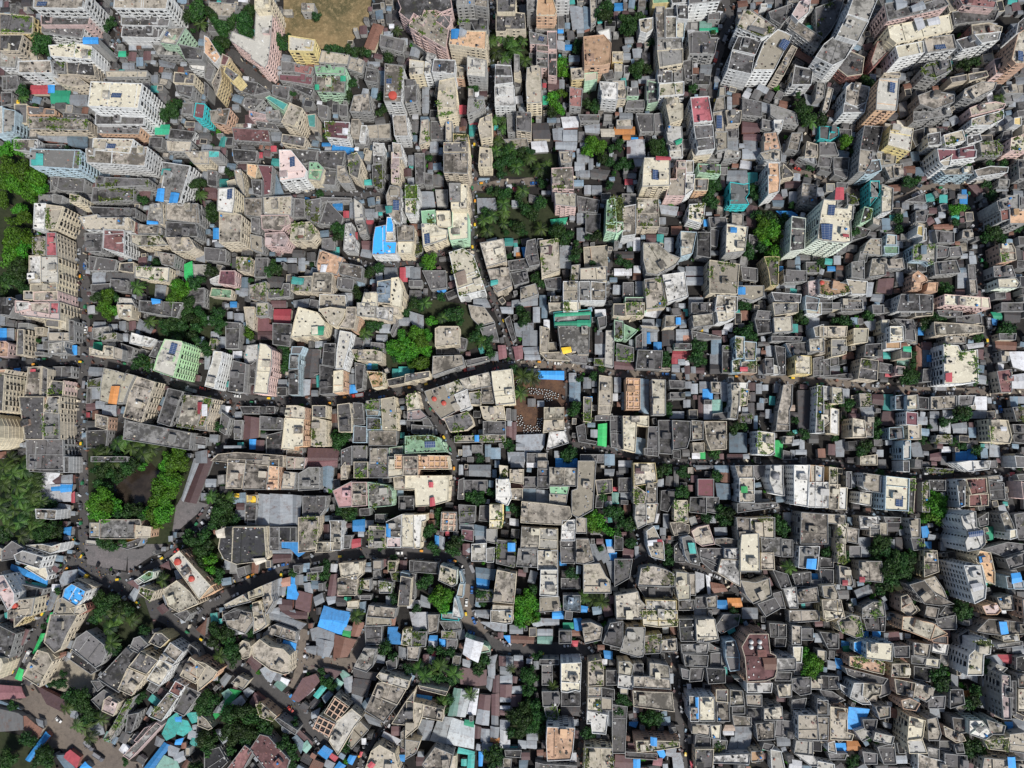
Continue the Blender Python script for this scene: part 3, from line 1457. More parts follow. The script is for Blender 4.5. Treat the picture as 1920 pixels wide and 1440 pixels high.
't23': '''b4 c d:-4 -3 10 -3 10 9 -4 8
b4 c t v:10 -4 28 -4 28 8 11 8
t w:30 -2 48 -2 40 10 28 8
b4 c t:48 8 58 8 58 18 47 19
r4 b:58 10 62 10 62 16 58 16
b4 g c s:72 8 92 6 93 17 74 19
b4 w c s:95 0 112 -2 113 10 104 14 97 14
b3 g d s:72 -4 92 -4 92 6 72 6
b3 g d:131 11 146 12 147 24 134 25
b4 g c:149 10 166 9 167 23 150 24
b4 c g s:148 -4 172 -4 172 5 150 8
b4 w c:179 -4 194 -4 194 7 180 6
b4 w c:186 19 196 16 196 28 188 28
b4 g c:182 30 196 29 196 42 183 42
b3 g d:134 3 147 4 146 12 132 11
t s:180 10 192 22
t s:58 21 71 21 71 26 58 26
t s:58 26 64 38
t o2:64 25 72 25 72 33 65 32
t R:55 40 73 40 72 49 54 48
t R:54 48 59 53
t s:60 49 66 54
t s:54 54 61 62
b2 e d s:56 34 72 34 72 40 56 40
t y:79 21 83 26
t s:83 20 88 26
t m:92 22 100 28
b2 g d:72 22 100 28 100 30 73 30
t b2:91 28 100 44
t s:90 44 100 54
t k:90 54 99 63
b4 b c v:113 27 122 28 121 48 114 48
b4 b t vs:121 32 133 33 132 50 122 50
b3 b c v:110 50 118 48 119 62 110 63
b3 o t v:119 52 133 48 133 62 119 62
r3 R:118 56 125 60
b2 g d v:101 36 110 36 109 62 101 63
b2 g t:102 37 110 42
t w:104 16 111 15 110 23 102 21
b3 g d s:147 27 176 28 175 32 147 32
b3 b d s:160 34 180 33 181 45 166 46
b4 y c s:169 45 184 46 184 65 169 66
b2 g d:186 48 196 46 196 64 186 66
b3 g d s:141 48 149 48 149 66 142 66
t s:142 36 148 46
t s:135 54 141 66
b2 w l:149 54 155 56 154 66 149 66
b2 g d:150 36 160 38 160 66 155 66 152 50
t d:135 33 145 36
t s:0 12 8 22
b3 e d v:0 12 8 14 8 30 0 30
b3 e e:9 16 22 22 20 24 12 31 9 30
t s:26 22 30 40
t b:30 24 34 34
t s:34 24 40 32
t b:37 33 44 40
t k:45 22 56 36
b2 g d:20 28 26 24 26 39 20 40
b3 g d s:22 40 45 41 44 60 20 60
t m:0 51 18 53 18 61 0 60
b2 g d v:2 34 18 38 18 51 2 50
b2 c t:43 57 52 57 52 62 43 62
t s:72 56 76 63
t m:76 57 84 63
b3 g t s:24 17 40 18 42 22 26 20
b4 o o u:11 65 24 65 24 96 11 96
t b2:24 67 32 68 32 100 23 98
t b2:7 80 11 96
b4 g c s:35 66 48 66 48 101 36 101
b3 g d:51 68 66 69 66 76 52 76
b3 g d s:52 80 66 80 66 86 52 86
t s:67 70 72 76
t s:72 72 78 81
t s:80 70 88 80
t b:83 77 92 86
b2 g t s:90 69 99 70 99 81 91 80
t s:100 70 106 88
t s:65 87 71 94
t m:79 83 84 103
t w:84 90 92 105
b2 g d:84 87 91 87 91 91 84 91
t g2:92 87 101 87 101 100 92 100
b2 g d:92 100 106 98 106 105 92 105
b4 w c s:109 71 117 71 117 90 115 105 108 104 110 88
b3 w w:117 69 125 69 124 77 118 77
b3 c c v:118 77 126 77 124 92 118 92
t w:114 85 118 98
t m:126 69 133 78
t k:127 80 132 88
t s:133 72 138 81
t s:139 73 144 78
t s:150 72 156 80
b3 g t:158 73 167 71 166 92 164 97 164 116 151 116 153 98 156 84
t t:163 92 169 97
t k:172 78 184 78 184 114 173 114
t s:142 96 147 104
t s:146 100 152 108
t b2:131 102 134 114
t s:120 94 125 100
b2 c d v:119 100 129 100 128 109 118 108
t k:125 90 131 104
t s:134 90 140 96
b4 c c:8 102 32 102 32 112 21 110 20 128 19 138 8 136
t b2:20 122 30 124 26 139 19 138
b3 g d s:32 112 41 112 41 142 30 140
b3 g d:28 132 36 132 36 141 28 141
b3 g d s:41 106 54 106 54 138 42 137
b4 g d:54 106 71 107 71 122 68 132 55 134
b4 g c s:72 106 83 107 83 124 73 125
b3 c c:73 127 84 127 84 136 74 136
b4 c t ks:84 107 105 107 105 133 90 134 86 124
t b2:108 118 124 118 124 136 108 136
t b:110 125 115 136
t g:80 136 85 142
t w:73 137 80 142
t m:106 138 120 142
b5 w c vs:134 116 150 118 150 136 146 139 134 138
t g:151 125 158 125 157 142 150 139
b2 g t s:158 121 168 121 167 128 158 128
b2 g d:158 134 166 136 166 144 158 144
t s:174 124 178 134
t s:170 134 180 138
b4 w d v:190 72 196 72 196 118 188 118
b2 g d:55 135 62 134 62 142 55 142
b2 g d:-4 118 7 119 7 138 -4 137
b2 g d:-4 102 7 102 7 117 -4 117
t s:52 98 65 104
t s:0 66 6 80
T 80 38 6
T 78 44 6
T 82 50 6
T 76 50 6
T 84 36 5
T 76 34 5
T 124 24 7
T 130 28 6
T 118 24 6
T 126 19 5
T 48 46 5
T 49 52 5
T 2 40 4
T 174 8 7
T 178 12 5
T 178 120 5
T 165 118 4
T 50 92 5
T 52 99 4
T 114 112 7
T 122 112 5
T 170 106 4
T 4 0 4
T 94 138 5''',
't24': '''b5 w c vs:116 35 130 36 133 42 148 40 149 70 134 72 117 72
r5 R:119 62 125 61 125 70 119 70
b5 w c s:66 18 78 18 79 32 66 33
b4 w o:62 32 76 32 76 39 62 39
b4 g d s:43 35 58 34 58 47 42 46
b4 c d v:39 48 55 50 54 70 36 68
t R:41 47 49 47 49 54 41 53
b4 c c s:107 14 122 15 138 16 160 17 160 23 122 26 108 27
b3 g t:118 27 137 28 137 34 118 34
b3 g d:110 3 134 4 133 10 112 8
b3 c d:128 9 153 6 153 15 128 15
b4 c t s:0 18 26 18 25 28 0 28
b4 c g s:11 30 25 30 25 44 11 47
b4 c c:32 20 46 20 45 33 32 34
b4 c t:0 31 5 32 5 44 0 44
b3 g d s:70 11 88 12 90 32 80 30 80 18
b4 c d vs:76 40 86 40 86 48 76 48
r4 e:79 37 86 37 86 42 79 41
t g2:73 48 84 48 83 55 73 55
b3 p g s:72 55 80 56 79 64 71 64
b2 g d:56 52 68 54 67 62 56 61
t R:62 61 68 61 68 65 62 65
t b:93 19 98 19 98 26 93 26
t m:96 33 105 33 105 40 96 40
t b2:97 40 105 41 104 56 97 56
t b:101 45 105 45 105 51 101 51
t r:91 36 96 40 96 68 92 66
b2 g d:97 58 105 58 104 70 96 70
t w:138 35 154 33 154 37 140 39
t m:148 40 154 40 154 49 149 48
t e:160 5 171 5 171 12 164 11
t b:160 11 167 12 166 17 160 17
t k:172 0 188 2 188 14 174 14
t r:170 18 174 22
t r:161 32 185 33 184 40 161 40
b2 g t s:163 42 177 42 176 52 164 52
t w:178 42 194 42 194 60 182 56
t w:164 53 173 54 172 60 164 60
b2 c d:167 25 184 25 183 31 167 31
t b:175 25 178 30
b3 c r s:166 60 180 58 180 80 170 80
t w:180 64 194 62 194 78 180 78
b4 c c v:12 73 22 73 23 90 12 90
b3 w w:1 73 11 73 11 87 1 87
b4 c c v:0 91 11 92 10 108 0 116
b4 c w:10 94 18 96 18 120 10 118
b5 c c s:31 104 42 106 44 122 31 122
b3 g t s:42 102 50 103 50 122 43 121
t m:27 100 38 100 37 106 28 104
b2 g t v:37 81 48 81 48 94 38 94
t s:38 94 51 92 51 103 40 102
t m:50 82 60 82 60 92 50 90
t q:60 82 69 82 69 97 60 96
b4 b c s:82 83 92 82 92 96 82 96
b3 b d:71 83 81 82 81 96 71 96
b4 w m:81 98 92 99 92 111 81 110
b3 c t:83 110 95 110 95 124 83 124
t m:60 98 70 98 70 112 58 110
b3 b d s:65 113 78 112 79 123 65 124
b4 b l s:78 125 85 125 85 142 78 143
b2 g t s:104 84 128 83 128 95 104 96
b2 g d:92 84 102 85 102 96 93 95
b2 w d:130 83 146 83 144 92 130 95
t w:146 84 157 84 157 96 147 96
t s:142 98 157 96 156 104 142 104
b4 c t v:158 105 176 106 180 122 178 128 160 126
r4 w:170 112 176 112 176 116 171 116
t w:113 108 123 106 123 118 113 118
b2 g t v:110 120 124 120 124 128 108 127
t s:124 110 138 108 138 118 126 118
t b2:140 113 147 113 147 122 141 122
t b:128 136 139 135 139 144 128 144
t b:139 134 145 132 148 142 140 144
t w:115 131 123 131 123 136 115 136
t m:104 138 114 136 114 144 104 144
b3 g t v:180 94 194 93 194 106 184 107
t b2:179 84 186 84 186 94 180 93
t s:186 84 192 90
b2 g d s:180 110 194 110 194 118 182 118
b2 g d s:177 120 194 120 194 128 176 127
b3 c d:176 138 194 138 194 146 178 146
t s:160 128 172 130 172 140 160 140
t s:15 126 24 124 23 140 16 140
t s:54 134 60 134 60 140 54 140
b2 c c:38 140 54 138 54 148 38 148
t s:86 128 94 126 98 140 88 140
b2 g d s:0 70 30 62 40 68 4 72
b2 g d:0 50 10 48 10 64 0 66
t s:11 55 19 60
t m:12 60 30 62 28 68 12 66
t s:44 28 51 34
t s:42 14 53 11 54 20 48 22
b3 c c:58 12 65 12 64 24 58 24
t b2:30 10 36 16
b3 g d:49 -2 60 -2 60 6 50 6
b3 c d s:88 -4 107 -3 106 8 90 9
b3 g g:76 -4 86 -4 85 8 76 8
b3 c d:0 -4 40 -4 40 2 0 2
t s:104 98 112 104
t s:116 97 126 104
t s:93 103 101 110
b2 g d:3 50 18 47 18 54 10 56
b2 g d:24 88 28 88 28 96 24 96
T 110 10 6
T 115 11 5
T 105 14 7
T 102 18 5
T 178 20 6
T 172 21 5
T 79 22 5
T 86 62 8
T 82 66 7
T 88 68 6
T 80 58 5
T 134 98 7
T 132 103 6
T 139 101 6
T 138 95 5
T 118 107 5
T 26 92 6
T 30 90 5
T 14 122 5
T 98 124 4
T 126 126 4
T 134 131 5
T 148 134 5
T 52 108 6
T 54 118 6
T 44 130 7
T 40 134 6
T 20 86 3
T 126 38 3
T 150 28 5
T 47 8 6
T 25 14 6
T 16 12 5
T 88 45 5
T 88 54 4
T 38 81 3''',
't30': '''b4 g d:28 -6 62 -6 61 11 44 11 28 10
b4 w g:62 -4 72 -4 72 11 62 11
t w:40 11 56 12 48 28 36 26
t w:38 23 67 22 67 38 48 38 34 34
t b:48 23 57 22 57 30 49 30
t b:57 22 68 22 67 29 57 30
t m:49 16 57 14 57 22 49 22
t s:58 14 68 13 68 22 58 22
t R:67 31 73 29 73 39 67 39
b4 w t s:34 45 54 46 53 55 35 54
t s:48 38 66 42 66 46 52 44
b3 o g s:94 55 132 55 133 59 128 73 94 73
b3 o t:85 58 94 58 94 72 85 72
b3 o t:127 60 142 62 141 72 127 72
t y:115 73 128 73 128 78 118 78
t b:128 73 135 72 135 77 129 77
t m:188 -2 200 -2 184 40 173 38
t s:182 -2 188 -2 172 38 170 36
b5 o l z:155 86 165 80 198 117 187 130
b5 c c s:153 121 166 112 178 122 184 130 186 134 168 142 158 136
b4 w g s:14 88 22 84 42 90 38 101 16 94
b4 w c:25 79 48 87 56 84 58 77 49 80 40 78
b3 g d:2 84 12 75 24 82 14 92 2 94
b2 w c:28 97 44 100 46 107 44 112 24 100
t b:11 97 26 103 24 108 10 102
t b:26 104 45 109 44 116 24 108
t e:15 108 30 116 28 120 14 112
b2 g d:14 114 42 120 40 134 16 126
t q:30 114 44 116 42 122 30 118
b5 w p s:-4 108 4 107 14 124 14 132 8 140 -4 118
b4 c t s:8 136 16 130 36 130 36 148 8 148
b4 w b:61 120 68 115 81 122 78 130 72 136 59 128
b3 g t s:52 130 58 128 72 136 70 144 50 144
b2 c t s:74 108 90 118 82 124 70 112
t s:56 112 60 104 72 102 70 112 58 118
b3 n e v:130 110 139 101 145 104 144 110 136 114
b3 w l v:126 112 132 109 136 112 130 116
t m:116 120 124 112 130 114 128 122 122 126
b4 c t v:127 129 133 118 146 122 138 137
t s:120 128 128 116 132 118 126 132
t s:132 118 140 114 144 118 138 122
t m:147 138 153 134 158 140 152 144
t m:148 90 158 94 160 102 150 98
b2 g d:110 80 134 72 130 80 120 83
t w:49 116 56 122
t b:60 63 67 62 66 70 60 68
t s:48 122 54 126 48 140 44 140
t g:46 142 50 146
b3 r t:66 138 80 134 82 140 72 146
b3 g d:86 -4 120 -4 120 1 86 1
b1 g d:188 64 194 60 194 68 186 72
b1 g l:79 74 92 75 90 79 80 78
T 93 34 10
T 88 40 10
T 96 42 9
T 100 36 7
T 90 50 8
T 97 52 7
T 108 44 6
T 110 50 6
T 160 4 10
T 168 2 9
T 155 6 8
T 156 18 10
T 162 14 8
T 148 26 10
T 158 30 9
T 145 36 8
T 152 24 8
T 154 38 8
T 144 48 8
T 152 52 9
T 146 58 7
T 156 46 7
T 112 14 7
T 108 18 6
T 118 6 8
T 126 4 7
T 134 6 6
T 92 20 6
T 96 8 8
T 90 8 6
T 100 24 6
T 102 12 6
T 120 48 7
T 128 46 7
T 132 52 6
T 138 48 6
T 100 78 7
T 106 80 6
T 94 76 5
T 116 76 5
P 94 2 7
P 106 2 6
P 4 6 8
P 12 12 8
P 22 8 8
P 30 16 8
P 4 22 8
P 16 24 8
P 26 24 8
P 6 36 8
P 18 36 8
P 30 32 8
P 38 38 6
P 4 50 8
P 14 46 8
P 24 46 8
P 32 58 7
P 8 62 8
P 18 58 8
P 28 66 8
P 20 70 7
P 30 48 6
P 36 60 6
P 2 14 7
P 22 2 7
P 34 22 6
P 10 -2 7
P 0 42 7
T 36 70 8
T 42 66 8
T 48 62 7
T 52 68 7
T 38 76 6
T 3 70 7
T 44 42 5
T 49 41 4
T 180 76 8
T 186 84 8
T 190 72 7
T 188 96 7
T 176 70 6
T 190 104 6
T 92 128 8
T 98 134 8
T 104 130 8
T 94 140 8
P 98 142 7
T 112 136 8
T 118 140 7
T 106 140 7
P 112 143 7
P 152 112 6
T 54 122 4
K R 166 95 3
K R 179 111 2.5
K R 2 119 3
K R 13 136 2.5''',
't31': '''b4 o t s:22 -2 39 -1 35 26 20 26
b4 o t s:39 -1 61 -1 58 27 36 27
b4 o o:61 -1 70 -2 69 27 59 27
b3 g t s:75 10 86 11 84 27 72 27
t b2:109 5 121 5 119 27 109 22
b3 g g s:88 12 98 6 108 6 108 27 88 28
t p2:96 -2 124 -4 124 4 98 6
b3 p t:77 -4 94 -3 93 8 77 8
t s:50 31 61 32 60 60 49 60
t s:61 31 82 32 82 60 61 61
t s:82 32 91 33 88 60 82 60
b3 g d s:92 33 114 33 113 45 108 52 92 51
t b2:106 45 116 44 115 47 107 47
t b2:26 31 38 30 38 40 26 40
t y:28 31 32 34
b2 c y s:39 32 49 32 49 40 39 40
b2 g d:38 41 49 41 48 59 38 58
t m:30 40 37 46
t s:29 46 38 55
b2 g d:40 55 48 60
b4 c k:16 62 56 62 58 90 54 94 30 97 18 92 13 82
r4 c:10 66 18 63 19 72 12 72
r4 c:45 92 56 91 58 94 48 98
b4 p P s:120 28 138 19 138 43 126 44
b4 p t s:138 20 152 20 152 42 138 43
b4 e l vs:153 20 172 23 176 28 176 42 154 44
b4 c t vs:88 53 107 52 106 72 105 84 88 86
b4 w c s:117 56 129 56 128 84 118 84 118 60
b4 c c s:105 76 121 76 120 86 104 86
b4 c l v:154 61 170 62 169 83 154 83
t b:139 56 150 55 150 66 139 66
t s:150 56 158 56 158 62 150 63
t s:144 66 149 71
t R:138 74 146 73 146 80 138 82
b4 w l s:170 57 185 50 184 72 171 71
r4 b:170 59 174 60 174 72 170 71
b4 w p:171 72 184 72 184 83 171 82
b4 c c:185 50 196 50 196 84 185 84
b2 g d:130 70 138 70 136 82 130 82
b2 g d:61 62 70 62 70 84 61 84
b2 g k:70 62 86 62 86 76 70 76
t b:70 76 88 75 87 86 94 86 88 90 80 82 70 81
t b2:86 62 88 76
t m:64 88 81 88 80 94 64 96
t s:62 83 82 83 82 88 62 87
b3 c t:128 6 132 1 134 17 128 18
b3 c d v:140 1 153 1 153 16 140 16
b3 g d v:154 1 165 1 172 6 172 16 154 16
t m:165 0 171 0 171 9 165 9
b4 c c s:172 -4 186 -4 186 14 172 16
b6 o t:186 -4 200 -4 200 14 186 14
b3 c t:177 15 196 15 196 28 178 27
t b2:181 28 186 33
b2 g d s:182 33 196 33 196 46 182 46
b3 c c s:126 94 148 94 148 107 142 112 128 108
b3 c t s:125 110 144 106 142 126 125 126
t m:118 107 125 106 122 127 115 126
t m:124 121 131 121 130 127 124 127
b3 g d v:83 98 90 98 89 106 84 104
t b2:89 97 98 96 98 104 89 104
b3 g d:98 95 110 93 110 104 100 104
t s:85 107 92 107 92 116 85 116
b2 g d v:96 105 106 104 106 112 96 112
t s:93 115 100 114 101 124 94 122
t b2:100 113 108 113 107 120 100 120
t b:78 117 85 114 86 122 88 125 86 130 77 129
t b:81 109 86 110 86 115 81 115
t m:86 126 88 122 100 125 98 142 85 138
t o2:72 111 80 109 80 117 72 118
t s:67 110 72 110 72 117 67 117
t s:65 118 70 118 69 128 66 128
t s:70 118 76 118 75 126 70 126
t s:66 129 72 129 72 134 66 134
t m:71 130 82 131 82 140 69 140
b4 g t s:16 130 36 124 40 129 44 132 20 138
b4 c c s:40 121 54 116 56 126 42 130
b4 g t s:54 115 63 111 63 126 65 132 58 144 55 130
b3 c t s:45 133 53 131 56 148 46 146
b3 g d s:18 144 28 138 36 140 42 148 16 150
t s:64 139 70 137 70 144 62 144
t s:70 142 84 140 88 148 70 148
b4 o t:-4 110 4 112 10 122 0 128 -4 128
b3 g t v:146 112 155 111 155 122 146 120
b3 g l v:163 112 176 114 175 124 164 124
t b2:164 116 168 121
t p2:171 110 177 114
b3 g t:158 90 166 89 166 102 158 102
t m:167 88 172 88 171 98 167 100
b3 c t v:172 90 180 90 179 104 172 104
t s:150 100 156 104
b2 g g:158 103 164 102 166 110 158 110
b2 g t v:174 104 184 104 184 113 176 112
t b:185 103 191 103 191 107 185 107
b4 c d:184 108 194 110 192 136 181 136
b3 b l:184 104 192 106 190 124 183 122
t s:170 127 175 135
b2 c c:134 132 144 131 144 138 134 138
t s:133 138 145 136 144 142 133 142
t b2:145 133 151 132 151 142 146 142
b3 g t s:154 135 180 138 178 148 152 146
t b:112 136 124 140 136 142 132 150 108 148
t e:131 128 137 131
t s:102 128 110 124 112 132 104 136
t s:114 128 123 127 122 133 116 135
b2 g d:146 126 156 126 156 130 146 130
t k:122 128 132 130 132 136 124 136
b2 g d:160 50 170 50 168 58 160 57
b2 g d v:120 52 130 50 130 55 120 56
P 6 34 6
P 14 36 5
P 22 36 6
T 18 42 8
T 12 46 8
T 20 48 7
T 10 54 8
T 18 56 8
T 28 56 6
T 8 60 6
T 1 70 6
T 3 80 7
T 4 94 7
T 6 102 6
T 2 90 5
T 14 106 6
T 10 112 6
T 126 46 6
T 132 48 7
T 138 50 6
T 134 52 5
T 112 100 5
T 114 94 4
T 112 108 5
T 144 122 4
T 158 4 4
T 157 10 4
T 177 92 4
T 182 108 4
T 177 130 5
T 174 122 4
T 163 34 3
T 164 82 3
T 82 106 4
D c 14 68 4
D c 50 95 4
K y 29.5 32 2
K y 45 36 3''',
't32': '''b5 c c z:-4 14 40 14 40 30 36 38 22 42 6 43 5 27 -4 26
r5 R:19 35 23 34 24 42 19 43
r5 R:18 20 22 20 22 25 18 25
b2 c u:-4 51 12 52 11 83 -4 84
b4 c w:-4 51 16 50 16 56 12 57 10 84 6 84
b3 g c u:30 48 44 48 44 66 29 66
b3 g d v:46 41 62 42 61 58 47 59
t e:50 53 55 60
b2 g d:66 42 75 42 75 57 65 56
b5 y c vs:75 41 87 41 87 58 86 63 75 63
t s:46 4 50 13
t s:56 4 76 4 76 15 56 14
b2 g d s:51 18 73 18 73 30 52 29
b2 g d:45 18 51 16 51 36 45 36
t b2:80 0 84 6
b4 w w s:81 17 93 17 96 34 92 42 81 38
b3 c c v:84 4 92 5 92 16 85 16
t b:84 15 93 15 93 18 85 18
b3 c t s:94 8 107 8 107 22 94 20
t m:94 22 107 20 107 26 94 26
b3 c t:94 26 106 26 106 37 94 36
b2 g d s:107 15 119 15 119 26 107 26
t b2:107 24 118 26 118 40 106 38
t s:119 27 130 28 130 41 119 40
b3 g t:120 0 130 0 130 8 120 7
b3 g d:120 8 130 8 130 26 120 26
b4 c c s:131 6 156 7 156 24 131 23
b3 g e:131 24 150 24 148 32 132 31
b3 w t:131 31 148 32 147 41 131 41
t b:137 -2 157 -2 157 6 137 6
b4 g t s:158 0 175 0 173 28 172 46 158 54 152 50 152 28 157 26
b4 g t:156 52 166 54 166 68 156 68
b4 c t s:105 38 128 40 150 43 152 52 144 60 136 60 104 58
b4 w w:143 56 155 55 155 75 142 75
b4 c c s:105 62 122 63 121 82 104 82
b4 c l s:122 63 139 64 139 83 121 82
b4 g g:102 82 120 83 120 100 100 99
b4 w c s:120 84 139 84 139 101 120 102
b5 w l s:123 102 139 102 139 127 122 126
b4 c t s:82 102 100 106 98 134 78 132
b4 c c s:78 135 97 136 97 150 77 150
t b2:62 100 81 102 79 112 61 110
t b:62 110 75 112 74 120 61 118
b2 g d v:62 120 78 122 78 132 60 132
t b2:59 130 67 132 66 137 59 136
t s:59 140 75 140 74 148 59 148
b4 n c v:30 95 46 98 44 116 40 118 27 112
b3 b t:48 101 54 101 52 114 48 114
b3 b t:47 115 52 115 50 128 44 127
b4 b w s:42 128 50 128 49 148 40 146
b2 g d:0 92 28 94 27 106 0 104
b2 g d:0 105 6 106 5 130 -2 130
t w:-2 131 10 131 10 138 -2 138
t s:11 126 19 130 19 138 10 136
b2 w l s:58 78 72 77 72 94 58 94
b2 w g:72 82 80 81 79 95 72 95
t s:62 70 71 70 71 78 62 77
t b2:61 60 72 62 72 70 61 70
b2 g m:49 64 60 65 60 76 49 74
b2 g g:72 64 82 64 82 78 72 76
t s:47 60 60 60 60 65 47 64
b3 g d vs:82 74 100 76 100 92 98 100 81 96
r3 b:92 77 99 77 99 85 92 85
t m:50 78 57 78 56 88 50 88
t s:53 82 58 86
t b:24 70 28 71 28 80 24 79
t s:28 70 33 72 32 83 28 82
t R:34 66 37 66 37 70 34 70
b3 g t s:156 73 168 73 173 94 164 97 156 96
t s:168 78 174 78 180 92 173 95
t s:175 82 182 78 188 92 182 96
t b:184 74 190 74 190 80 185 80
t w:185 80 193 79 192 86 186 86
t b:187 87 194 86 194 94 188 94
b3 g t s:163 97 178 96 184 108 188 112 189 124 163 124
t w:168 97 178 97 184 108 180 110 168 108
t m:163 103 168 103 167 114 163 114
t s:184 94 196 94 196 114 190 114
b2 g d:141 75 155 75 155 96 142 96
t b:141 86 147 87 147 98 141 98
b3 g b2 s:144 126 160 126 160 142 144 140
t b:161 136 167 137 166 142 161 142
t b:134 142 144 141 144 148 134 148
b2 g t s:122 128 140 127 142 140 122 142
t w:94 54 102 55 102 61 94 60
t s:183 8 192 8 191 14 183 14
b2 c d v:174 18 190 17 190 30 176 32
b2 g d:175 32 182 32 181 44 174 44
t s:183 38 190 38 189 44 183 43
t q:190 30 196 40
t R:191 25 196 28
b1 g d:142 110 160 110 160 120 142 120
t d:170 66 178 69
b2 c r:-4 0 24 0 24 10 -4 10
t s:95 -4 107 -4 107 6 95 6
t w:110 -4 119 -4 119 6 110 6
T 27 48 5
T 26 52 4
T 28 58 4
T 16 68 5
T 20 64 5
T 22 80 5
T 24 85 5
T 42 78 7
T 46 74 5
T 38 82 6
T 42 84 6
T 76 31 5
T 66 34 6
T 58 34 6
T 62 38 5
T 98 44 5
T 101 49 4
T 84 58 4
T 78 58 4
T 93 98 4
T 170 58 8
T 176 54 7
T 172 64 7
T 178 62 6
T 186 66 6
T 188 48 6
T 182 34 5
T 152 105 6
T 12 116 6
T 16 112 5
T 20 108 4
T 28 124 7
T 34 128 8
T 26 132 8
T 32 136 7
T 22 128 5
T 112 128 8
T 106 134 8
T 114 136 7
T 110 142 8
T 116 122 5
T 102 140 5
T 66 124 5
T 68 134 4
P 164 128 6
P 172 130 6
P 180 132 6
T 179 82 3
T 7 139 4
K R 20 22 2''',
't33': '''b4 y c s:18 2 38 2 40 20 30 22 18 24
r4 m:20 7 28 7 28 12 20 12
b4 c t v:18 22 30 30 28 40 18 40
b4 g t s:30 20 40 20 40 40 29 40
b4 c l:20 40 30 41 30 60 22 64 19 54
b4 g t:30 40 41 40 38 58 30 60
b4 w t s:26 66 37 61 42 72 46 76 47 94 34 93 28 80
r4 R:40 74 45 74 45 79 40 79
r4 w:31 75 40 74 40 79 32 80
b4 w g:63 72 70 70 75 74 80 98 70 98 66 88
r4 q:69 77 75 77 77 87 71 87
b4 g t v:22 98 36 98 48 100 56 106 56 118 22 117
b4 c c s:58 104 69 105 69 116 71 117 71 130 60 131 57 116
b4 c c s:1 126 12 122 22 122 24 130 30 136 30 148 2 148
b4 y l:29 130 58 131 58 150 31 150
b3 p t s:72 66 78 62 88 60 92 72 94 78 82 80 76 76
b3 g t:94 73 104 72 116 74 119 82 106 82 94 78
b5 c c s:119 69 135 68 136 104 118 104 118 80
b4 w w s:103 82 119 82 118 92 103 91
b4 c w:100 92 118 93 118 118 114 116 96 106
b4 c t s:114 53 127 53 127 70 116 74
b4 c t v:127 53 150 53 150 73 137 72 128 66
b4 w t s:113 0 130 0 130 16 116 16
b4 w t s:117 16 131 16 131 39 117 39
r4 g:119 24 125 24 125 30 119 30
b4 c g:115 40 134 40 152 39 153 43 140 49 115 50
b5 w w s:146 1 158 1 158 18 159 33 150 31 145 18
b5 w w s:168 3 183 4 182 20 181 43 168 41
b4 o t s:183 4 196 4 196 20 184 20
b4 w w s:183 20 200 20 200 44 181 44
b5 g t s:175 45 200 47 200 78 174 78
b4 w g s:173 80 192 80 190 102 172 100
r4 b:181 92 190 92 189 102 180 101
t s:76 2 93 1 93 7 77 8
t b2:94 1 107 0 107 11 94 10
t b2:95 21 108 22 109 36 97 36
t r:100 11 108 11 108 20 100 20
b2 g m:78 17 93 17 93 34 78 33
b2 g d s:71 34 86 34 86 50 70 48
b2 g d:86 34 98 34 97 50 86 48
t m:72 14 78 14 78 20 72 20
b3 c t v:56 37 68 37 69 58 56 56
b3 c t:52 58 62 57 70 60 70 68 56 70
t s:46 50 51 50 51 63 46 63
t w:39 50 42 50 40 58 37 58
t s:43 63 48 63 48 70 43 70
t s:41 18 46 17 46 24 41 24
t d:56 6 60 6 60 24 56 24
b2 g d s:44 28 56 27 56 36 50 48 43 46
t s:90 52 95 51 95 58 90 58
t s:72 62 84 60 72 64
b3 g d:80 82 102 82 102 92 98 100 90 96 80 90
b3 g d:80 90 92 94 100 100 97 105 90 102 82 95
b3 g g:137 72 156 72 156 90 138 86
b3 c t:137 86 149 86 150 102 137 102
b3 g g s:157 73 167 74 167 90 157 90
b4 g t s:118 112 132 114 145 110 147 126 130 134 118 132
b3 g d:148 102 162 106 166 118 156 120
b3 c w:158 120 170 118 172 138 164 138
b2 g d:166 106 184 104 184 118 170 118
b3 g t s:170 122 190 118 192 132 172 134
b3 g d:134 134 150 128 156 138 142 146
b2 g d:148 124 156 122 160 138 152 138
t b:95 131 106 131 106 139 97 139
t o:106 129 118 129 120 137 107 138
b3 g t:86 128 96 126 96 138 87 138
b2 g d:76 128 86 127 86 138 76 138
t w:76 104 84 106 84 118 77 124
t w:86 107 90 108 90 126 88 126
t r:90 114 104 114 106 122 92 124
b2 g t:70 106 76 106 76 126 71 126
t s:19 80 25 80 26 92 20 92
t m:8 82 18 84 17 92 8 92
b2 g d:0 70 8 72 8 84 0 84
b2 g d:0 92 17 92 15 110 0 118
b2 g d:60 76 66 88 66 96 56 96 56 80
b2 g d s:22 118 54 118 54 129 30 130
b2 g d s:60 131 75 130 74 140 60 140
t s:75 138 86 138 86 148 75 148
t s:120 138 134 138 134 148 120 148
t g2:-2 30 4 31 4 39 -2 39
t s:6 30 15 30 15 36 6 36
b2 g d:4 16 16 16 16 30 4 30
t w:4 0 16 0 16 6 4 6
b2 g d:130 0 142 1 140 14 134 18 131 14
t s:132 28 138 28 138 40 132 40
t s:138 36 145 36 145 40 138 40
t w:150 142 156 142
t b:185 106 196 106 196 112 186 112
b2 g d:184 112 196 112 196 118 186 118
t k:104 41 113 42 113 50 105 48
T 45 8 7
T 51 8 6
T 62 10 5
T 66 12 5
T 62 30 6
T 66 28 5
T 96 15 5
T 100 46 6
T 107 50 7
T 104 56 6
T 99 52 5
T 110 58 4
P 23 26 5
P 29 27 4
T 14 60 7
T 8 58 6
T 2 48 6
T 3 68 5
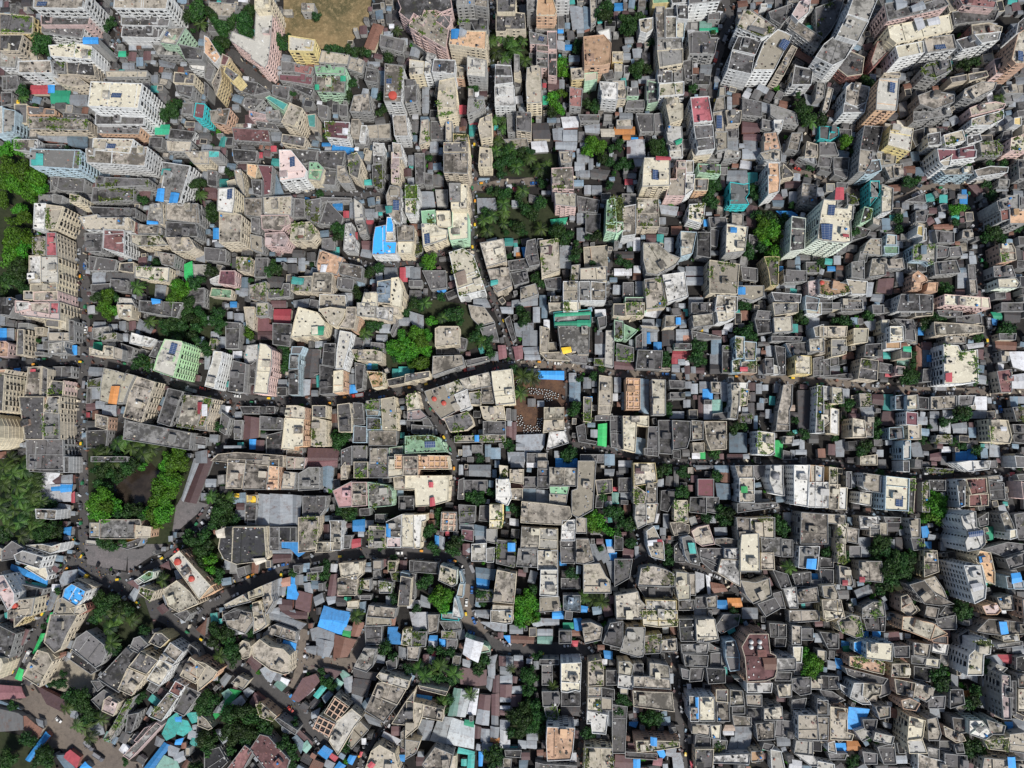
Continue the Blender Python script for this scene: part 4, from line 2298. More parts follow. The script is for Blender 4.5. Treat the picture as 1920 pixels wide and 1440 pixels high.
T 16 78 5
T 50 84 5
T 51 94 5
T 86 54 5
T 6 96 4
T 156 60 6
T 160 66 6
P 164 100 6
T 160 109 4
T 112 140 4
T 5 138 4
T 152 54 4
D g 151 14 3.5''',
't34': '''b8 w w s:132 52 146 47 147 62 154 66 155 78 150 83 138 85 136 76 140 68 134 60
r8 p:140 67 154 65 154 70 141 72
b8 w w s:135 98 152 98 156 118 155 129 145 134 142 124
r8 w:142 116 152 114 155 120 145 123
r8 b:150 90 156 89 157 94 151 96
b7 c o:150 84 160 86 164 104 164 116 156 112 152 98 146 92
b4 g c:169 50 178 47 181 58 185 72 177 74
b5 w c:178 65 184 64 185 72 178 74
b5 b c ps:62 14 84 15 83 47 61 46
b4 c g v:84 16 90 16 88 48 83 48
b4 w t s:41 10 62 12 61 30 48 29 41 24
b4 w c:38 29 49 31 48 42 37 40
b4 w w s:128 2 140 0 160 0 159 10 140 12
b4 w d s:128 18 136 17 136 42 131 44
b4 c r s:137 17 156 16 157 30 142 32
b4 c r:140 32 158 31 158 42 140 43
b3 g t:157 14 168 12 170 18 158 18
b3 g d:158 18 178 20 174 36 160 36
t m:90 17 96 17 98 48 89 48
b3 g t v:96 20 103 20 103 48 96 48
t s:114 30 118 30 117 44 114 44
b4 c c:9 22 19 22 18 46 9 45
b4 c w:18 25 26 25 25 48 17 46
b4 y c v:9 5 17 5 17 22 9 22
b4 c w:-4 4 4 6 3 28 -4 28
b4 w w:-4 28 3 29 3 44 -4 44
b3 g d:25 10 30 10 30 26 25 26
b4 g t s:2 48 25 49 24 60 2 58
b4 c c v:17 58 27 59 24 78 25 96 17 96
t e:2 62 9 62 9 70 2 70
t s:5 72 14 73 14 81 5 81
t m:0 73 5 73 5 82 0 82
b2 g d s:4 57 16 58 16 71 10 72 10 62 4 61
b3 c w s:37 50 55 50 56 64 38 64
b3 c w:47 58 57 60 57 71 47 71
b3 g t:26 62 37 64 36 78 26 76
t s:36 72 48 72 48 90 40 90
t k:43 77 48 77 48 90 43 90
b2 g d:28 80 39 80 39 90 28 90
b3 c t s:37 94 58 94 60 104 59 114 38 112
b3 g t s:18 98 28 100 32 116 30 118 19 116
r3 R:22 112 27 112 27 117 22 117
r3 R:38 109 43 109 43 114 38 114
t s:52 51 58 51 58 55 52 55
t s:33 122 47 116 50 124 36 129
t b:40 119 44 118 46 125 41 126
b4 o t s:76 127 82 125 91 140 84 146 76 140
b4 g t s:84 116 98 112 108 124 126 134 114 136 98 134
b3 g t:96 112 108 108 116 120 120 130 110 128
b4 y t v:98 84 110 84 112 104 98 109
b3 g t s:83 54 94 54 94 72 86 72
b3 g d v:85 72 98 73 98 83 88 84
t b:96 62 101 61 104 71 97 72
t b:98 76 105 76 105 83 99 84
t s:103 69 109 70 108 74 102 74
t s:114 76 118 76 119 84 114 84
b4 b s:180 109 190 112 192 120 182 120
r4 b:180 106 188 105 190 113 181 115
b4 b d:174 108 180 108 182 120 176 120
b3 g d s:174 92 192 86 192 98 178 102
b2 g d:154 82 176 76 192 78 192 84 172 90
b2 g d:182 50 194 48 194 74 186 74
b4 o p s:152 136 165 133 170 140 166 144 156 144
b5 o o:190 130 198 130 198 148 192 148
b4 c t s:2 117 14 116 18 126 18 130 4 128
b4 y c:2 130 20 130 24 148 4 148
b3 g l v:40 138 50 132 60 132 62 146 40 148
t k:64 58 75 58 74 66 64 66
t s:66 74 72 74 72 82 66 82
t k:72 72 78 72 78 84 72 84
b2 g d:60 50 76 51 76 58 62 58
b2 g d:0 90 13 92 13 100 0 100
b2 g k:0 101 13 102 13 115 2 115
t b:0 106 2 110
b2 g d:102 18 118 18 118 28 104 28
b2 g d v:100 6 126 8 124 14 102 12
b2 g d:172 104 184 102 188 108 174 108
t e:157 62 163 62 163 74 157 74
b2 g d:148 54 158 48 158 60 150 62
b4 p d:182 20 196 22 196 36 184 36
t R:179 11 183 11 183 14 179 14
b2 g d:178 14 194 12 194 19 180 19
b4 w d:176 -4 196 -4 196 6 178 7
b4 w d v:78 0 84 0 84 12 78 12
t b2:128 -2 140 -2 138 1 128 1
b3 g t s:166 128 180 126 182 140 170 140
b2 g d:118 136 130 138 124 148 112 144
t k:108 124 114 128
b2 g t:100 136 112 138 110 148 98 146
T 108 32 6
T 112 38 8
T 108 42 8
T 112 48 8
T 104 52 7
T 110 54 7
T 100 54 6
T 58 12 4
T 60 76 8
T 54 82 7
T 62 84 7
T 70 94 9
T 78 96 9
T 84 94 7
T 66 104 8
T 76 106 9
T 84 104 7
T 64 112 7
T 56 120 6
T 62 118 7
T 70 114 6
T 54 96 6
T 46 113 3
T 25 86 4
T 25 92 4
T 23 60 4
T 82 6 4
T 134 138 8
T 140 142 6
T 150 124 5
T 88 18 4
T 88 88 5
T 8 86 5
T 162 112 4''',
't40': '''b4 y d:14 -4 32 -4 30 4 14 12
b4 c c:-4 40 2 41 8 48 4 64 -4 66
t b:0 14 8 16 18 22 14 26 -2 18
t e:-2 26 6 28 12 32 8 36 -2 33
b3 g d:-4 10 0 10 16 18 12 42 -4 38
b3 c d s:48 0 74 0 64 18 58 32 52 36 42 26
b3 c t s:36 33 46 36 50 44 40 62 38 68 22 58
b2 c t:38 32 46 33 54 40 48 44 36 36
t r:52 38 62 35 62 38 50 44
t s:62 24 68 25 66 32 61 30
b3 g d:72 22 82 15 98 28 100 36 96 46 90 50 68 32
b2 g d:68 34 88 48 92 52 86 56 66 42
b3 g d:126 22 132 20 140 28 130 36 122 32
t k:105 57 113 60 110 73 99 68
b2 g d:86 62 94 62 98 67 92 72
b2 g d:86 80 98 70 106 75 96 90
b3 g t v:118 82 128 76 120 90 108 112 104 118 98 116 106 104
t g2:100 110 105 110 103 120 97 117
b3 g d:120 94 130 92 124 110 118 110
t q:152 112 158 98 166 92 170 100 164 114 156 118
t q:168 98 176 100 180 108 172 114 166 112
t q:174 92 184 92 186 100 180 102
t b:164 96 170 96 170 101 165 101
t b:154 120 160 123 142 148 132 148
t g2:146 144 154 132 166 138 170 148 144 150
t s:158 122 168 126 166 134 158 132
t s:162 132 172 128 174 136 166 140
t s:178 108 188 112 184 120 176 116
t q:180 116 188 116 186 124 178 122
t b:165 118 172 116 170 122 164 122
t s:147 114 154 118 150 124 145 122
b3 p d:136 106 142 104 130 120 126 118
t R:62 130 66 127 76 133 72 144 60 134
t b2:52 132 60 132 70 144 62 146
t b:76 142 80 138 86 144 74 146
t b:43 110 47 114 28 138 24 136
t r:24 92 28 90 36 98 41 106 36 116 22 108
t d:-4 88 20 88 24 92 22 108 -4 110
t p2:-4 66 20 68 24 78 -4 80
t b2:-4 79 22 79 24 84 -4 82
t s:34 98 40 100 41 106 36 104
t g:44 0 48 0 46 8 42 6
t g:38 18 42 18 34 38 30 36
t g:18 50 22 52 20 62 14 60
t m:24 14 30 16 24 30 18 28
t m:12 36 18 36 12 46 8 44
b2 g d:182 22 190 26 192 34 182 40 176 32
b3 g d:160 4 176 -4 180 0 170 12
t r:186 4 192 2 192 20 184 14
t s:84 104 96 100 98 112 88 114
t s:66 88 72 90 74 98 66 96
t m:34 66 44 72 60 80 66 88 60 92 44 84
b2 g g:144 60 150 66 144 74 138 70
T 6 140 8
T 4 134 8
T 40 132 8
T 44 138 7
T 36 138 7
T 22 118 6
T 28 120 5
T 64 76 7
T 70 78 8
T 78 78 7
T 74 86 8
T 82 90 8
T 80 98 6
T 88 96 6
T 60 64 5
T 58 56 4
T 54 64 5
P 94 98 6
P 62 88 6
P 72 104 6
P 80 106 6
P 84 116 6
P 104 27 7
P 102 13 7
P 110 3 6
P 123 6 6
P 94 0 6
T 134 15 6
T 88 3 6
T 102 32 5
T 108 34 5
T 114 98 4
T 120 86 4
T 188 86 8
T 192 78 8
T 190 118 8
T 182 144 7
T 144 98 3
T 40 12 3
T 118 138 4
T 48 66 4
T 10 86 5
T 128 80 5
T 134 76 4
b4 y d:146 17 156 12 163 18 151 31 140 26
b4 w t s:161 25 175 31 163 47 150 41
b4 w c s:150 42 163 48 150 67 138 61
b4 c d s:133 34 149 43 138 56 121 49
b3 c t s:120 50 137 57 124 76 111 70
b3 c p s:98 80 103 76 113 82 107 95 96 90
b3 g d s:122 28 131 34 112 73 92 60
b4 o t s:179 39 195 47 184 65 169 57
b4 w r s:165 62 174 67 168 77 159 72
b3 w t v:158 73 167 78 152 100 140 95
b3 p w:147 101 152 104 122 136 116 132
b3 g d s:175 67 189 73 173 95 163 90''',
't41': '''b3 g t s:18 0 30 -4 44 -2 46 6 38 18 22 12
b3 c t s:46 -4 56 -2 58 10 54 14 46 18 46 8
t s:61 -2 95 9 95 15 60 4
t m:70 -4 96 -2 96 4 84 4
t b:112 -4 137 -2 130 20 106 11
t s:132 10 139 12 136 16 131 15
t g:130 15 138 16 136 22 129 20
t r:140 6 150 8 147 22 137 20
b2 g t s:60 12 66 9 92 17 90 26 80 24 62 18
b4 c t s:44 30 52 23 62 30 74 32 86 38 82 56 74 56 62 52 46 40
t b:74 24 88 28 87 34 73 28
t o:62 26 72 29 69 32 60 29
t s:55 18 60 14 64 20 60 24 54 22
t s:80 18 92 20 89 28 80 24
b2 c t s:28 32 36 24 42 26 44 32 42 40 36 42
t g:32 28 38 22 42 24 34 31
t m:40 44 44 38 54 46 48 54
t s:45 38 57 44 55 46 46 40
t s:52 52 58 48 68 54 62 64 56 62
t s:62 54 72 56 70 64 62 60
t g2:65 66 70 60 78 66 72 72
t w:69 58 80 62 77 67 70 62
t s:99 14 106 12 122 18 120 28 101 24
t r:122 19 142 24 136 41 120 44
t s:104 22 122 26 116 42 106 38
t s:95 30 106 30 104 38 95 35
t m:110 48 118 50 128 54 122 60 112 52
t g2:126 54 130 51 136 57 130 62
t g2:120 66 124 60 130 64 125 71
t s:112 58 116 56 122 60 118 64
b3 g l s:140 46 148 30 161 32 158 48 152 54 140 50
t w:151 40 157 42 155 50 148 48
b2 g d:150 10 166 11 166 28 150 28
t b:172 12 181 12 180 16 185 20 184 28 171 27
b2 y l v:186 14 194 13 194 30 184 28
t s:162 38 169 39 168 46 161 45
b2 c t:152 -2 172 -2 175 10 151 11
t m:80 80 92 60 104 56 108 62 98 74 88 82
t s:92 72 100 66 103 70 96 76
t q:102 76 110 66 114 69 106 79
t b2:110 78 116 72 120 75 113 83
t k:98 84 104 78 108 82 102 88
t b:79 77 81 75 86 80 83 83
t s:130 60 138 58 140 72 132 74
t k:140 60 156 62 152 78 138 74
t s:138 74 148 78 146 88 138 84
b4 c l:161 58 164 54 192 62 190 70 168 64
b4 c t s:162 64 168 63 189 70 183 86 157 75
b4 c t:157 75 182 86 168 101 150 90
t s:148 92 164 100 166 106 154 102
b4 c k u:122 76 136 86 124 100 112 92
b4 c k u:108 94 124 102 110 118 97 107
b4 c l s:138 88 148 96 140 106 124 132 111 122 124 100
b2 g t:140 106 146 100 154 108 138 126 134 122
b4 c d s:183 78 196 72 196 104 175 102
t w:168 110 184 118 180 122 166 114
b4 c t s:156 128 164 122 178 130 182 148 150 146
r4 R:152 142 156 138 160 141 156 146
t m:84 110 92 104 106 116 100 124
t g2:90 124 96 118 100 124 95 130
t b2:82 116 86 113 94 122 90 130
t b:112 123 120 128 114 136 106 130
t R:118 130 125 134 122 138 117 134
t s:114 136 122 140 118 146 112 142
t r:102 136 112 140 108 148 98 144
t b:136 132 142 133 138 141 133 138
t b:126 138 132 142 126 148 120 146
t R:146 129 150 130 148 134 145 132
b3 o t vs:48 84 58 78 72 90 64 100 52 96
b3 g d s:66 98 74 92 92 104 86 112 72 104
t s:72 106 80 104 79 112 73 110
b2 c t s:25 64 32 57 42 62 36 70
t s:14 62 20 55 25 58 18 68
t g:24 70 34 72 20 88 10 98 8 94
t g2:16 74 22 70 26 74 20 80
t s:12 86 20 78 14 92 8 92
t s:36 72 44 64 48 69 40 78
t m:42 82 50 69 60 76 46 92
t w:26 82 34 76 38 82 26 94 18 94
b3 c t:-6 92 2 98 8 106 4 108 -6 104
t s:10 108 20 108 22 118 16 122
b4 o t:-6 40 4 40 16 48 8 60 -6 72
b3 g r s:40 130 52 112 60 114 80 136 76 148 60 148 44 128
b3 g r:20 146 38 122 46 128 36 146
t s:12 62 4 58
b2 g d:170 44 180 40 180 50 172 52
t s:182 30 190 32 188 42 182 40
t b2:182 55 194 55 194 62 182 60
t k:136 48 150 54 164 56 160 62 140 58
t g:0 88 6 84
t s:100 92 108 88 106 96 98 100
t b:182 132 188 132 187 138 182 137
b2 g k:0 128 14 124 22 138 12 148 0 144
t b2:152 78 158 80 150 90 146 86
t r:174 -2 180 -2 178 10 174 10
b3 g t:184 110 194 104 194 130 184 124
T 10 16 8
T 18 20 8
T 8 26 7
T 22 26 7
T 24 36 8
T 28 42 7
T 18 36 6
P 14 39 6
P 142 2 6
T 169 33 7
T 113 64 6
T 118 68 5
T 24 96 10
T 34 92 10
T 40 98 9
T 22 108 10
T 32 106 10
T 42 110 8
T 28 116 8
T 48 96 6
T 54 104 7
T 50 112 6
T 58 110 6
T 36 118 6
T 74 122 7
T 80 128 6
T 84 134 5
T 80 142 5
T 84 104 5
T 131 126 5
T 135 120 4
T 6 80 7
T 4 90 6
T 4 120 8
T 2 128 6
T 24 128 5
T 190 52 5
T 176 40 5
T 43 18 4
T 110 54 4''',
't42': '''b4 w c s:76 -4 96 -4 96 8 90 9 76 7
t s:62 10 68 7 91 9 91 16 80 15
b6 w o s:129 105 155 106 153 128 151 136 129 137 128 120
b6 w c s:142 43 161 44 160 72 155 71 148 73 142 72
b3 e c:52 20 76 24 76 34 67 36
r3 w:53 22 69 27 64 45 50 37
b3 g t s:161 8 170 7 181 12 179 24 164 28
b4 g d s:188 8 200 6 200 32 181 27
b4 c t vs:165 42 180 42 182 52 182 66 165 67
b4 c t:165 68 180 68 180 77 164 77
b3 c c v:164 78 179 78 179 91 163 90
b3 w w:162 90 186 94 184 112 171 111 170 102 163 102
b4 c t vs:162 124 190 125 192 148 162 148
b3 g d s:124 72 140 72 141 82 139 86 125 86
b3 g d s:142 73 160 73 160 86 142 86
b3 g d v:126 87 138 85 140 97 128 96
b3 g d:122 37 140 37 140 47 122 47
b2 g d:124 47 134 47 134 66 124 66
b4 c d:8 66 36 72 34 76 10 70
t m:8 69 24 71 23 77 8 76
t b:1 74 21 77 20 82 0 79
b4 c t s:0 81 14 84 12 95 8 106 -4 116 -4 80
b4 c t s:13 84 32 89 31 100 12 96
t s:10 98 23 100 18 118 6 116
b4 c t:-4 117 10 119 6 130 -4 136
t g2:42 69 48 70 44 95 36 95
t l:48 70 60 73 52 96 43 95
t w:60 69 65 70 62 94 54 93
t l:28 95 40 97 34 121 19 118
t l:40 97 61 104 60 126 34 121
t e:52 99 60 100 60 106 51 104
t q:46 125 61 129 60 132 45 130
t q:55 132 61 132 60 146 54 146
b4 g t s:24 124 34 128 41 131 38 144 16 146 12 140
b2 c t:36 134 44 132 44 146 34 146
t m:46 50 72 52 72 66 62 67 48 65
t s:73 47 80 46 80 60 74 58
t s:73 58 80 58 76 72 72 68
t m:79 58 84 57 84 73 78 73
t m:66 75 76 76 75 90 64 88
t s:64 89 75 90 74 104 62 102
t m:77 75 84 74 84 95 77 94
t s:77 95 83 95 83 104 77 104
t s:76 105 84 106 83 116 76 115
t o:76 116 84 116 84 120 76 119
t R:79 120 83 120 83 126 79 126
t s:67 107 76 108 75 119 67 119
t m:61 104 67 106 66 116 61 116
t m:84 39 90 40 90 48 84 48
t s:90 39 98 40 97 50 90 49
t s:98 37 106 38 106 44 98 44
t m:98 43 107 44 106 50 98 50
t s:85 49 96 50 95 57 85 56
t s:85 58 96 57 96 66 85 66
t m:85 66 96 66 95 78 85 77
t s:85 78 95 78 95 82 85 82
t w:85 86 94 86 94 90 85 90
t m:85 90 94 91 94 95 85 94
t s:85 99 94 100 93 108 85 108
t w:85 108 92 110 91 120 85 118
t w:85 118 94 118 94 126 84 125
t s:95 68 108 67 108 74 95 74
t m:95 76 105 75 104 86 95 86
t s:68 120 78 121 78 129 68 128
t s:110 111 120 112 120 118 110 118
t s:102 118 110 119 109 126 102 125
t s:110 119 119 119 119 126 110 125
t q:94 124 101 124 101 128 95 128
b2 g d:89 127 105 127 104 134 90 133
t b:65 129 69 129 68 142 65 142
t b:88 20 94 20 94 30 91 30
t r:94 20 117 21 116 30 94 30
t s:94 10 106 11 106 18 94 18
t g2:120 21 134 21 133 28 120 27
t s:120 14 134 14 134 21 120 21
b2 g d s:140 15 152 15 152 29 140 29
t r:152 15 160 15 160 20 152 20
t R:152 25 158 25 157 30 152 30
t e:144 8 154 8 154 15 144 15
t b:154 4 161 4 161 15 155 15
t b:134 -1 142 -1 141 4 134 4
t s:126 4 140 4 140 10 126 10
t w:0 -2 17 -2 16 16 4 15
b2 g d v:2 16 16 16 15 30 2 30
b2 g t:17 0 28 0 26 16 18 18
t b:19 20 26 20 26 26 18 25
t w:18 24 26 25 26 31 18 30
t b:28 23 34 24 34 30 28 30
b2 g t v:30 15 44 16 44 24 30 22
b2 g d:35 22 45 23 44 32 35 32
b2 g g:28 6 50 4 49 14 34 16
b2 q g:30 -2 50 -2 49 4 30 4
b2 g t:-2 30 10 30 8 43 -2 42
t m:13 38 18 38 17 48 12 46
t s:19 39 24 39 23 47 18 46
t R:21 35 25 35 24 39 21 39
b2 g c:41 38 48 39 47 48 40 47
t s:50 42 58 44 56 50 50 48
b2 g d:68 32 77 30 76 38 68 40
t s:75 40 82 38 80 46 76 46
t b2:0 56 5 58 2 66 0 66
b2 g d:180 68 192 70 192 80 180 78
b2 g t:180 77 190 78 190 90 180 90
t s:186 90 194 91 192 106 186 104
t k:142 87 160 87 158 95 142 94
b2 g t:88 134 96 135 95 144 88 144
t b2:103 137 111 137 110 144 103 144
b2 g d:118 138 126 140 164 142 164 148 118 148
t b:182 34 190 35 190 42 183 41
t s:112 3 126 4 126 10 117 12
b2 g d:184 52 194 52 194 66 184 66
T 106 2 8
T 112 6 7
T 104 8 5
T 118 2 5
P 9 51 6
P 20 54 6
P 29 48 6
T 28 46 6
P 42 56 7
P 14 58 6
T 26 60 6
T 38 62 6
T 42 62 5
P 57 75 6
P 30 82 5
T 66 48 7
T 70 44 6
T 64 54 5
T 112 56 8
T 108 58 6
T 116 60 5
T 113 72 6
T 109 72 5
P 95 51 4
P 134 68 5
T 108 88 8
T 116 86 7
T 100 98 9
T 110 98 9
T 120 98 8
T 104 108 8
T 114 106 8
T 122 106 6
T 96 110 6
T 74 134 7
T 80 130 7
T 84 136 5
T 78 140 6
T 120 40 5
T 165 110 6
T 170 114 5
T 6 20 4
T 12 18 4
T 38 36 5
T 130 92 6
P 134 96 5
T 36 80 5
T 28 34 5
T 20 33 4
T 165 12 3
T 33 90 4''',
't43': '''b7 o r s:126 18 144 18 146 36 151 38 152 52 150 59 142 62 124 63 122 40 119 30
r7 r:139 41 152 41 152 52 141 52
b5 w w s:124 64 148 64 147 73 124 73
b4 b d s:104 25 113 24 117 37 117 52 108 53 104 40
b5 w w:152 41 170 41 170 52 152 53
b5 w t s:70 76 79 77 79 100 71 100
b5 w c s:80 77 94 77 94 100 80 100
r5 b:76 78 79 78 79 98 77 98
b4 o d:95 70 106 70 106 82 95 81
b4 g t s:96 82 107 82 108 100 96 100
b4 g c s:108 70 120 71 122 85 108 86
b4 g t:123 75 138 75 138 86 124 85
b4 g c s:140 88 157 86 158 99 140 99
b3 g t s:132 102 150 100 150 117 134 118
b4 w t:172 94 190 94 192 118 172 117
b4 w d s:190 80 200 80 200 94 190 94
b5 o c vs:20 118 40 118 61 119 61 124 42 127 21 129
r5 b:34 115 40 116 40 124 34 123
b4 o c s:17 71 30 72 54 73 56 91 34 88 18 86
b4 g c s:33 45 42 46 51 48 52 60 33 60
b4 g t:18 58 33 58 52 61 53 70 36 69 18 68
b3 g d s:18 46 27 46 27 57 18 57
b4 c c s:4 44 14 44 18 48 16 58 4 56
b3 w w:4 57 18 57 17 70 3 68
b4 c l s:12 12 29 12 27 39 22 40 5 35
b4 y c v:26 -4 59 -4 59 11 42 12 27 10
b3 g t v:28 20 44 18 43 36 28 37
b3 g t s:44 24 58 22 59 34 44 35
b3 g k:60 4 75 4 76 25 62 25
b4 g c s:76 4 94 4 98 24 88 26 77 26
b3 g g s:62 28 88 27 87 36 63 36
b3 g g s:64 37 88 38 87 49 66 48
b2 g d:90 36 100 36 100 50 90 50
b3 g k:86 50 104 51 104 64 88 65
b3 g d:62 50 70 52 70 61 62 60
b2 g d:71 50 84 50 82 62 70 63
b3 g t s:72 102 90 103 89 114 72 111
b3 g c:90 104 100 103 99 117 91 116
b2 g t:110 94 128 96 128 105 112 105
b3 c d s:76 126 93 126 92 144 76 146
b3 w w:93 132 127 130 126 140 92 139
b3 c o s:128 128 139 128 139 137 128 138
b2 w l:146 126 156 128 160 146 147 146
b2 g l:170 118 186 119 186 132 168 130
b2 w w:168 130 186 132 192 142 184 142
b2 g d s:124 88 138 87 138 104 130 104 124 98
b3 g t s:152 66 166 65 166 77 154 78
b3 g t:166 10 175 11 175 28 166 28
b3 g d:175 13 186 13 186 24 175 24
b3 w c:167 30 176 30 175 45 168 45
b2 g d:145 8 161 9 161 21 146 21
b2 g d:150 22 161 22 160 30 150 30
b3 g d s:166 60 184 58 184 74 174 76 166 70
b2 g d:166 80 180 78 178 88 166 88
b2 g d s:152 98 168 100 168 116 150 114
t w:102 109 115 109 115 113 102 113
t t:104 104 112 104 113 109 102 109
t s:113 106 128 106 128 116 113 116
t s:116 116 128 116 126 128 116 128
t s:110 115 116 115 115 126 106 126
b2 g d v:92 117 106 118 104 130 92 129
b2 g d:76 113 90 115 90 126 75 125
t t:22 88 27 87 26 91 23 91
t s:18 87 23 87 23 92 18 92
t b2:44 92 49 90 49 95 44 95
t b:14 101 22 101 20 106 14 104
t b2:44 97 52 96 52 104 44 104
b2 g d:10 128 40 130 40 136 10 134
t s:54 130 62 130 68 140 68 148 56 148
t b:40 128 46 127 48 132 44 136
t p2:37 136 45 135 44 142 36 141
t b:18 136 24 136 24 144 18 144
t m:1 132 16 133 18 144 0 144
t s:49 125 58 126 56 134 48 132
t R:68 138 74 138 73 144 68 144
b2 g d:-2 84 12 86 10 130 -2 130
t q:2 95 6 95 6 99 2 99
b2 g d:0 8 10 8 6 34 -4 32
b2 g t:163 -4 192 -4 192 6 164 8
b2 g d:102 0 118 0 116 10 100 18 94 12
b2 g d:140 120 150 122 146 128 138 126
t e:139 121 145 121 145 127 139 127
b2 g d:168 44 178 46 178 56 168 56
b3 g t s:184 58 194 58 194 70 184 70
t m:170 52 176 52 176 59 170 59
t s:188 18 196 18 196 26 188 26
b3 g d:110 85 122 86 122 93 110 93
b3 w g s:112 60 124 60 124 64 118 64
b2 g g:88 26 94 30 104 34 104 48 100 50 100 36 88 34
b3 g d:152 54 166 54 165 62 150 62
T 178 38 6
T 183 44 8
T 186 52 8
T 180 52 6
T 8 80 5
T 12 82 5
T 6 76 4
T 34 98 7
T 28 96 6
T 40 98 6
T 32 102 5
T 6 90 4
T 116 4 4
T 118 34 3
T 98 122 4
T 2 92 4
T 190 46 7
D w 128.5 26 1.8
D w 136.5 26 1.8
D w 128.5 31 1.8
D w 136.5 31 1.8''',
't44': '''b5 b c s:44 26 69 27 68 44 44 41
b3 b b:32 26 40 24 40 38 32 34
b6 w c vs:146 24 161 24 160 37 154 38 153 57 138 57 140 38 146 32
b6 g p:170 56 178 57 179 98 172 98 170 76
b6 g d s:174 66 181 69 180 78 174 77
b5 o c s:78 2 86 2 96 6 106 8 120 18 104 24 84 16 77 14
b4 g t s:90 10 110 8 112 18 96 20
b4 o d s:104 20 120 20 120 28 106 26
b3 w w s:106 27 121 28 119 38 105 35
b5 c c s:84 95 99 99 97 114 95 118 82 118
b5 c w:82 118 96 116 101 130 84 130
b4 g t s:101 98 110 96 114 112 112 118 102 118
b4 n w s:140 99 152 99 162 112 155 117 140 112
b4 n c:156 98 174 104 172 112 160 112
b3 g t:124 96 140 98 140 110 126 112
b3 o t s:116 104 134 112 137 118 128 120 118 114
b5 o t:76 80 84 78 94 83 90 90 78 88
b4 o d s:70 60 90 64 88 78 72 74
b4 g t s:90 64 108 69 104 79 100 82 88 76
b3 g d:102 77 118 76 117 88 102 88
b4 c c s:41 64 58 66 57 75 50 76 44 82 41 76
b4 w w:32 64 41 64 40 76 46 80 48 84 40 84 28 78
b3 w g:19 65 32 72 29 78 20 70
b3 g d:24 50 40 54 64 60 60 66 44 64 26 56
b4 o o v:28 39 50 40 61 46 60 56 50 54 28 48
b4 y c s:68 46 84 46 84 59 67 58
t r:76 40 84 41 84 46 76 46
b3 g d:69 30 84 29 84 40 70 40
b3 g t s:88 26 104 28 102 40 88 38
b3 g c:100 41 113 42 112 50 99 48
b3 g g:86 38 100 41 98 47 86 46
b2 g k:88 48 104 50 103 63 88 60
t b:28 87 47 89 40 108 25 107 27 96
b4 o t s:10 86 26 88 26 110 32 112 30 118 10 117
b4 g t s:-2 78 10 84 9 94 -2 94
b4 g t:-2 96 9 96 8 118 -2 118
b3 g t s:52 86 66 86 66 96 56 98
t r:66 87 77 91 76 98 66 96
t s:60 101 68 103 67 107 60 105
b2 g d:40 98 54 98 52 110 42 108
b3 g l:52 110 70 114 68 122 50 118
b2 w l:33 109 42 106 50 114 40 119
b2 g d:54 124 70 120 72 140 60 140
b2 g d:72 120 80 120 80 130 74 130
b3 w t:8 120 14 118 16 130 8 128
t b:15 121 26 121 26 129 15 129
t o:26 119 36 119 40 127 26 128
b3 w t s:92 130 104 134 118 138 118 148 92 146
b3 g l:101 124 112 126 112 136 102 134
b3 g d s:117 130 138 132 138 146 117 144
t b2:127 132 134 133 134 140 127 139
b4 c t s:154 134 176 136 192 136 192 148 152 146
r4 b:177 134 184 134 185 146 178 146
b3 g t s:146 16 158 4 180 6 192 8 192 18 176 20 156 18
r3 b:169 7 176 7 178 18 171 19
b3 c w s:171 20 186 18 187 24 172 25
b3 w l:166 28 190 25 191 29 168 32
t R:167 38 182 38 182 46 174 46
t s:156 40 167 38 174 44 174 48 164 46
b3 g l:166 46 176 50 172 54 160 52
b3 g d s:126 122 134 120 136 130 128 130
b4 c c v:154 118 178 115 176 128 158 126
b3 g t:178 112 194 110 194 130 178 128
t s:131 56 140 55 148 58 148 64 140 60 132 60
t s:124 56 130 58 130 68 124 68
t o:135 72 142 71 140 80 134 78
b3 g d s:122 70 134 70 136 84 122 88
t b:41 16 46 16 46 22 41 22
t b:50 16 57 15 57 22 50 22
t e:22 30 30 28 31 34 23 36
t b:21 25 28 26 28 30 21 30
b4 y c:4 -4 22 -2 20 2 6 7
b4 c t v:16 6 30 0 38 2 41 20 34 22 20 16
b2 g d s:40 0 62 0 61 16 44 15
b2 g d s:0 16 18 18 18 32 8 32
b2 g t:-2 33 6 34 6 44 -2 44
t b:15 41 21 42 23 52 16 50
t s:8 43 16 45 15 52 8 51
b2 g d:0 57 18 58 18 70 0 70
b3 c c:186 70 194 70 194 90 186 90
b3 g t s:185 56 194 56 194 68 186 68
b3 g d:180 62 184 62 184 94 180 94
t s:180 98 194 98 194 110 182 109
t b:174 101 181 101 181 108 175 107
b2 g d:130 20 140 14 140 30 132 30
b2 g d:108 4 128 0 128 14 112 14
b2 g d:184 40 194 38 194 54 184 52
t s:153 60 158 61 157 68 153 67
t s:148 76 160 78 160 88 148 87
t m:55 126 60 124 58 132 54 134
b2 g d:40 128 54 130 54 140 42 140
b2 g d:8 130 26 130 24 136 10 136
b2 w l:-2 137 14 140 14 148 -2 148
b2 g d:56 62 70 60 66 74 56 78
t s:58 68 68 66 66 74 58 76
b2 g g:112 118 126 118 122 128 112 126
b2 g d:0 70 12 72 24 80 12 84 2 76
T 118 64 7
T 112 66 6
T 110 56 6
T 116 54 6
T 148 72 6
T 146 80 7
T 142 84 6
T 140 124 7
T 148 124 7
T 142 130 6
T 154 130 5
T 46 116 4
T 156 44 4
T 156 52 4
T 141 52 4
T 32 140 5
T 34 134 4
T 24 5 4
T 172 106 4
T 0 50 4
T 136 0 6''',
}
SUN_E = 2.9
SUN_ANG = 6
EXPO = 0.68
S_EL = 55
S_AZ = 145
SKY_S = 0.062
FILL_SKIP = 0.22
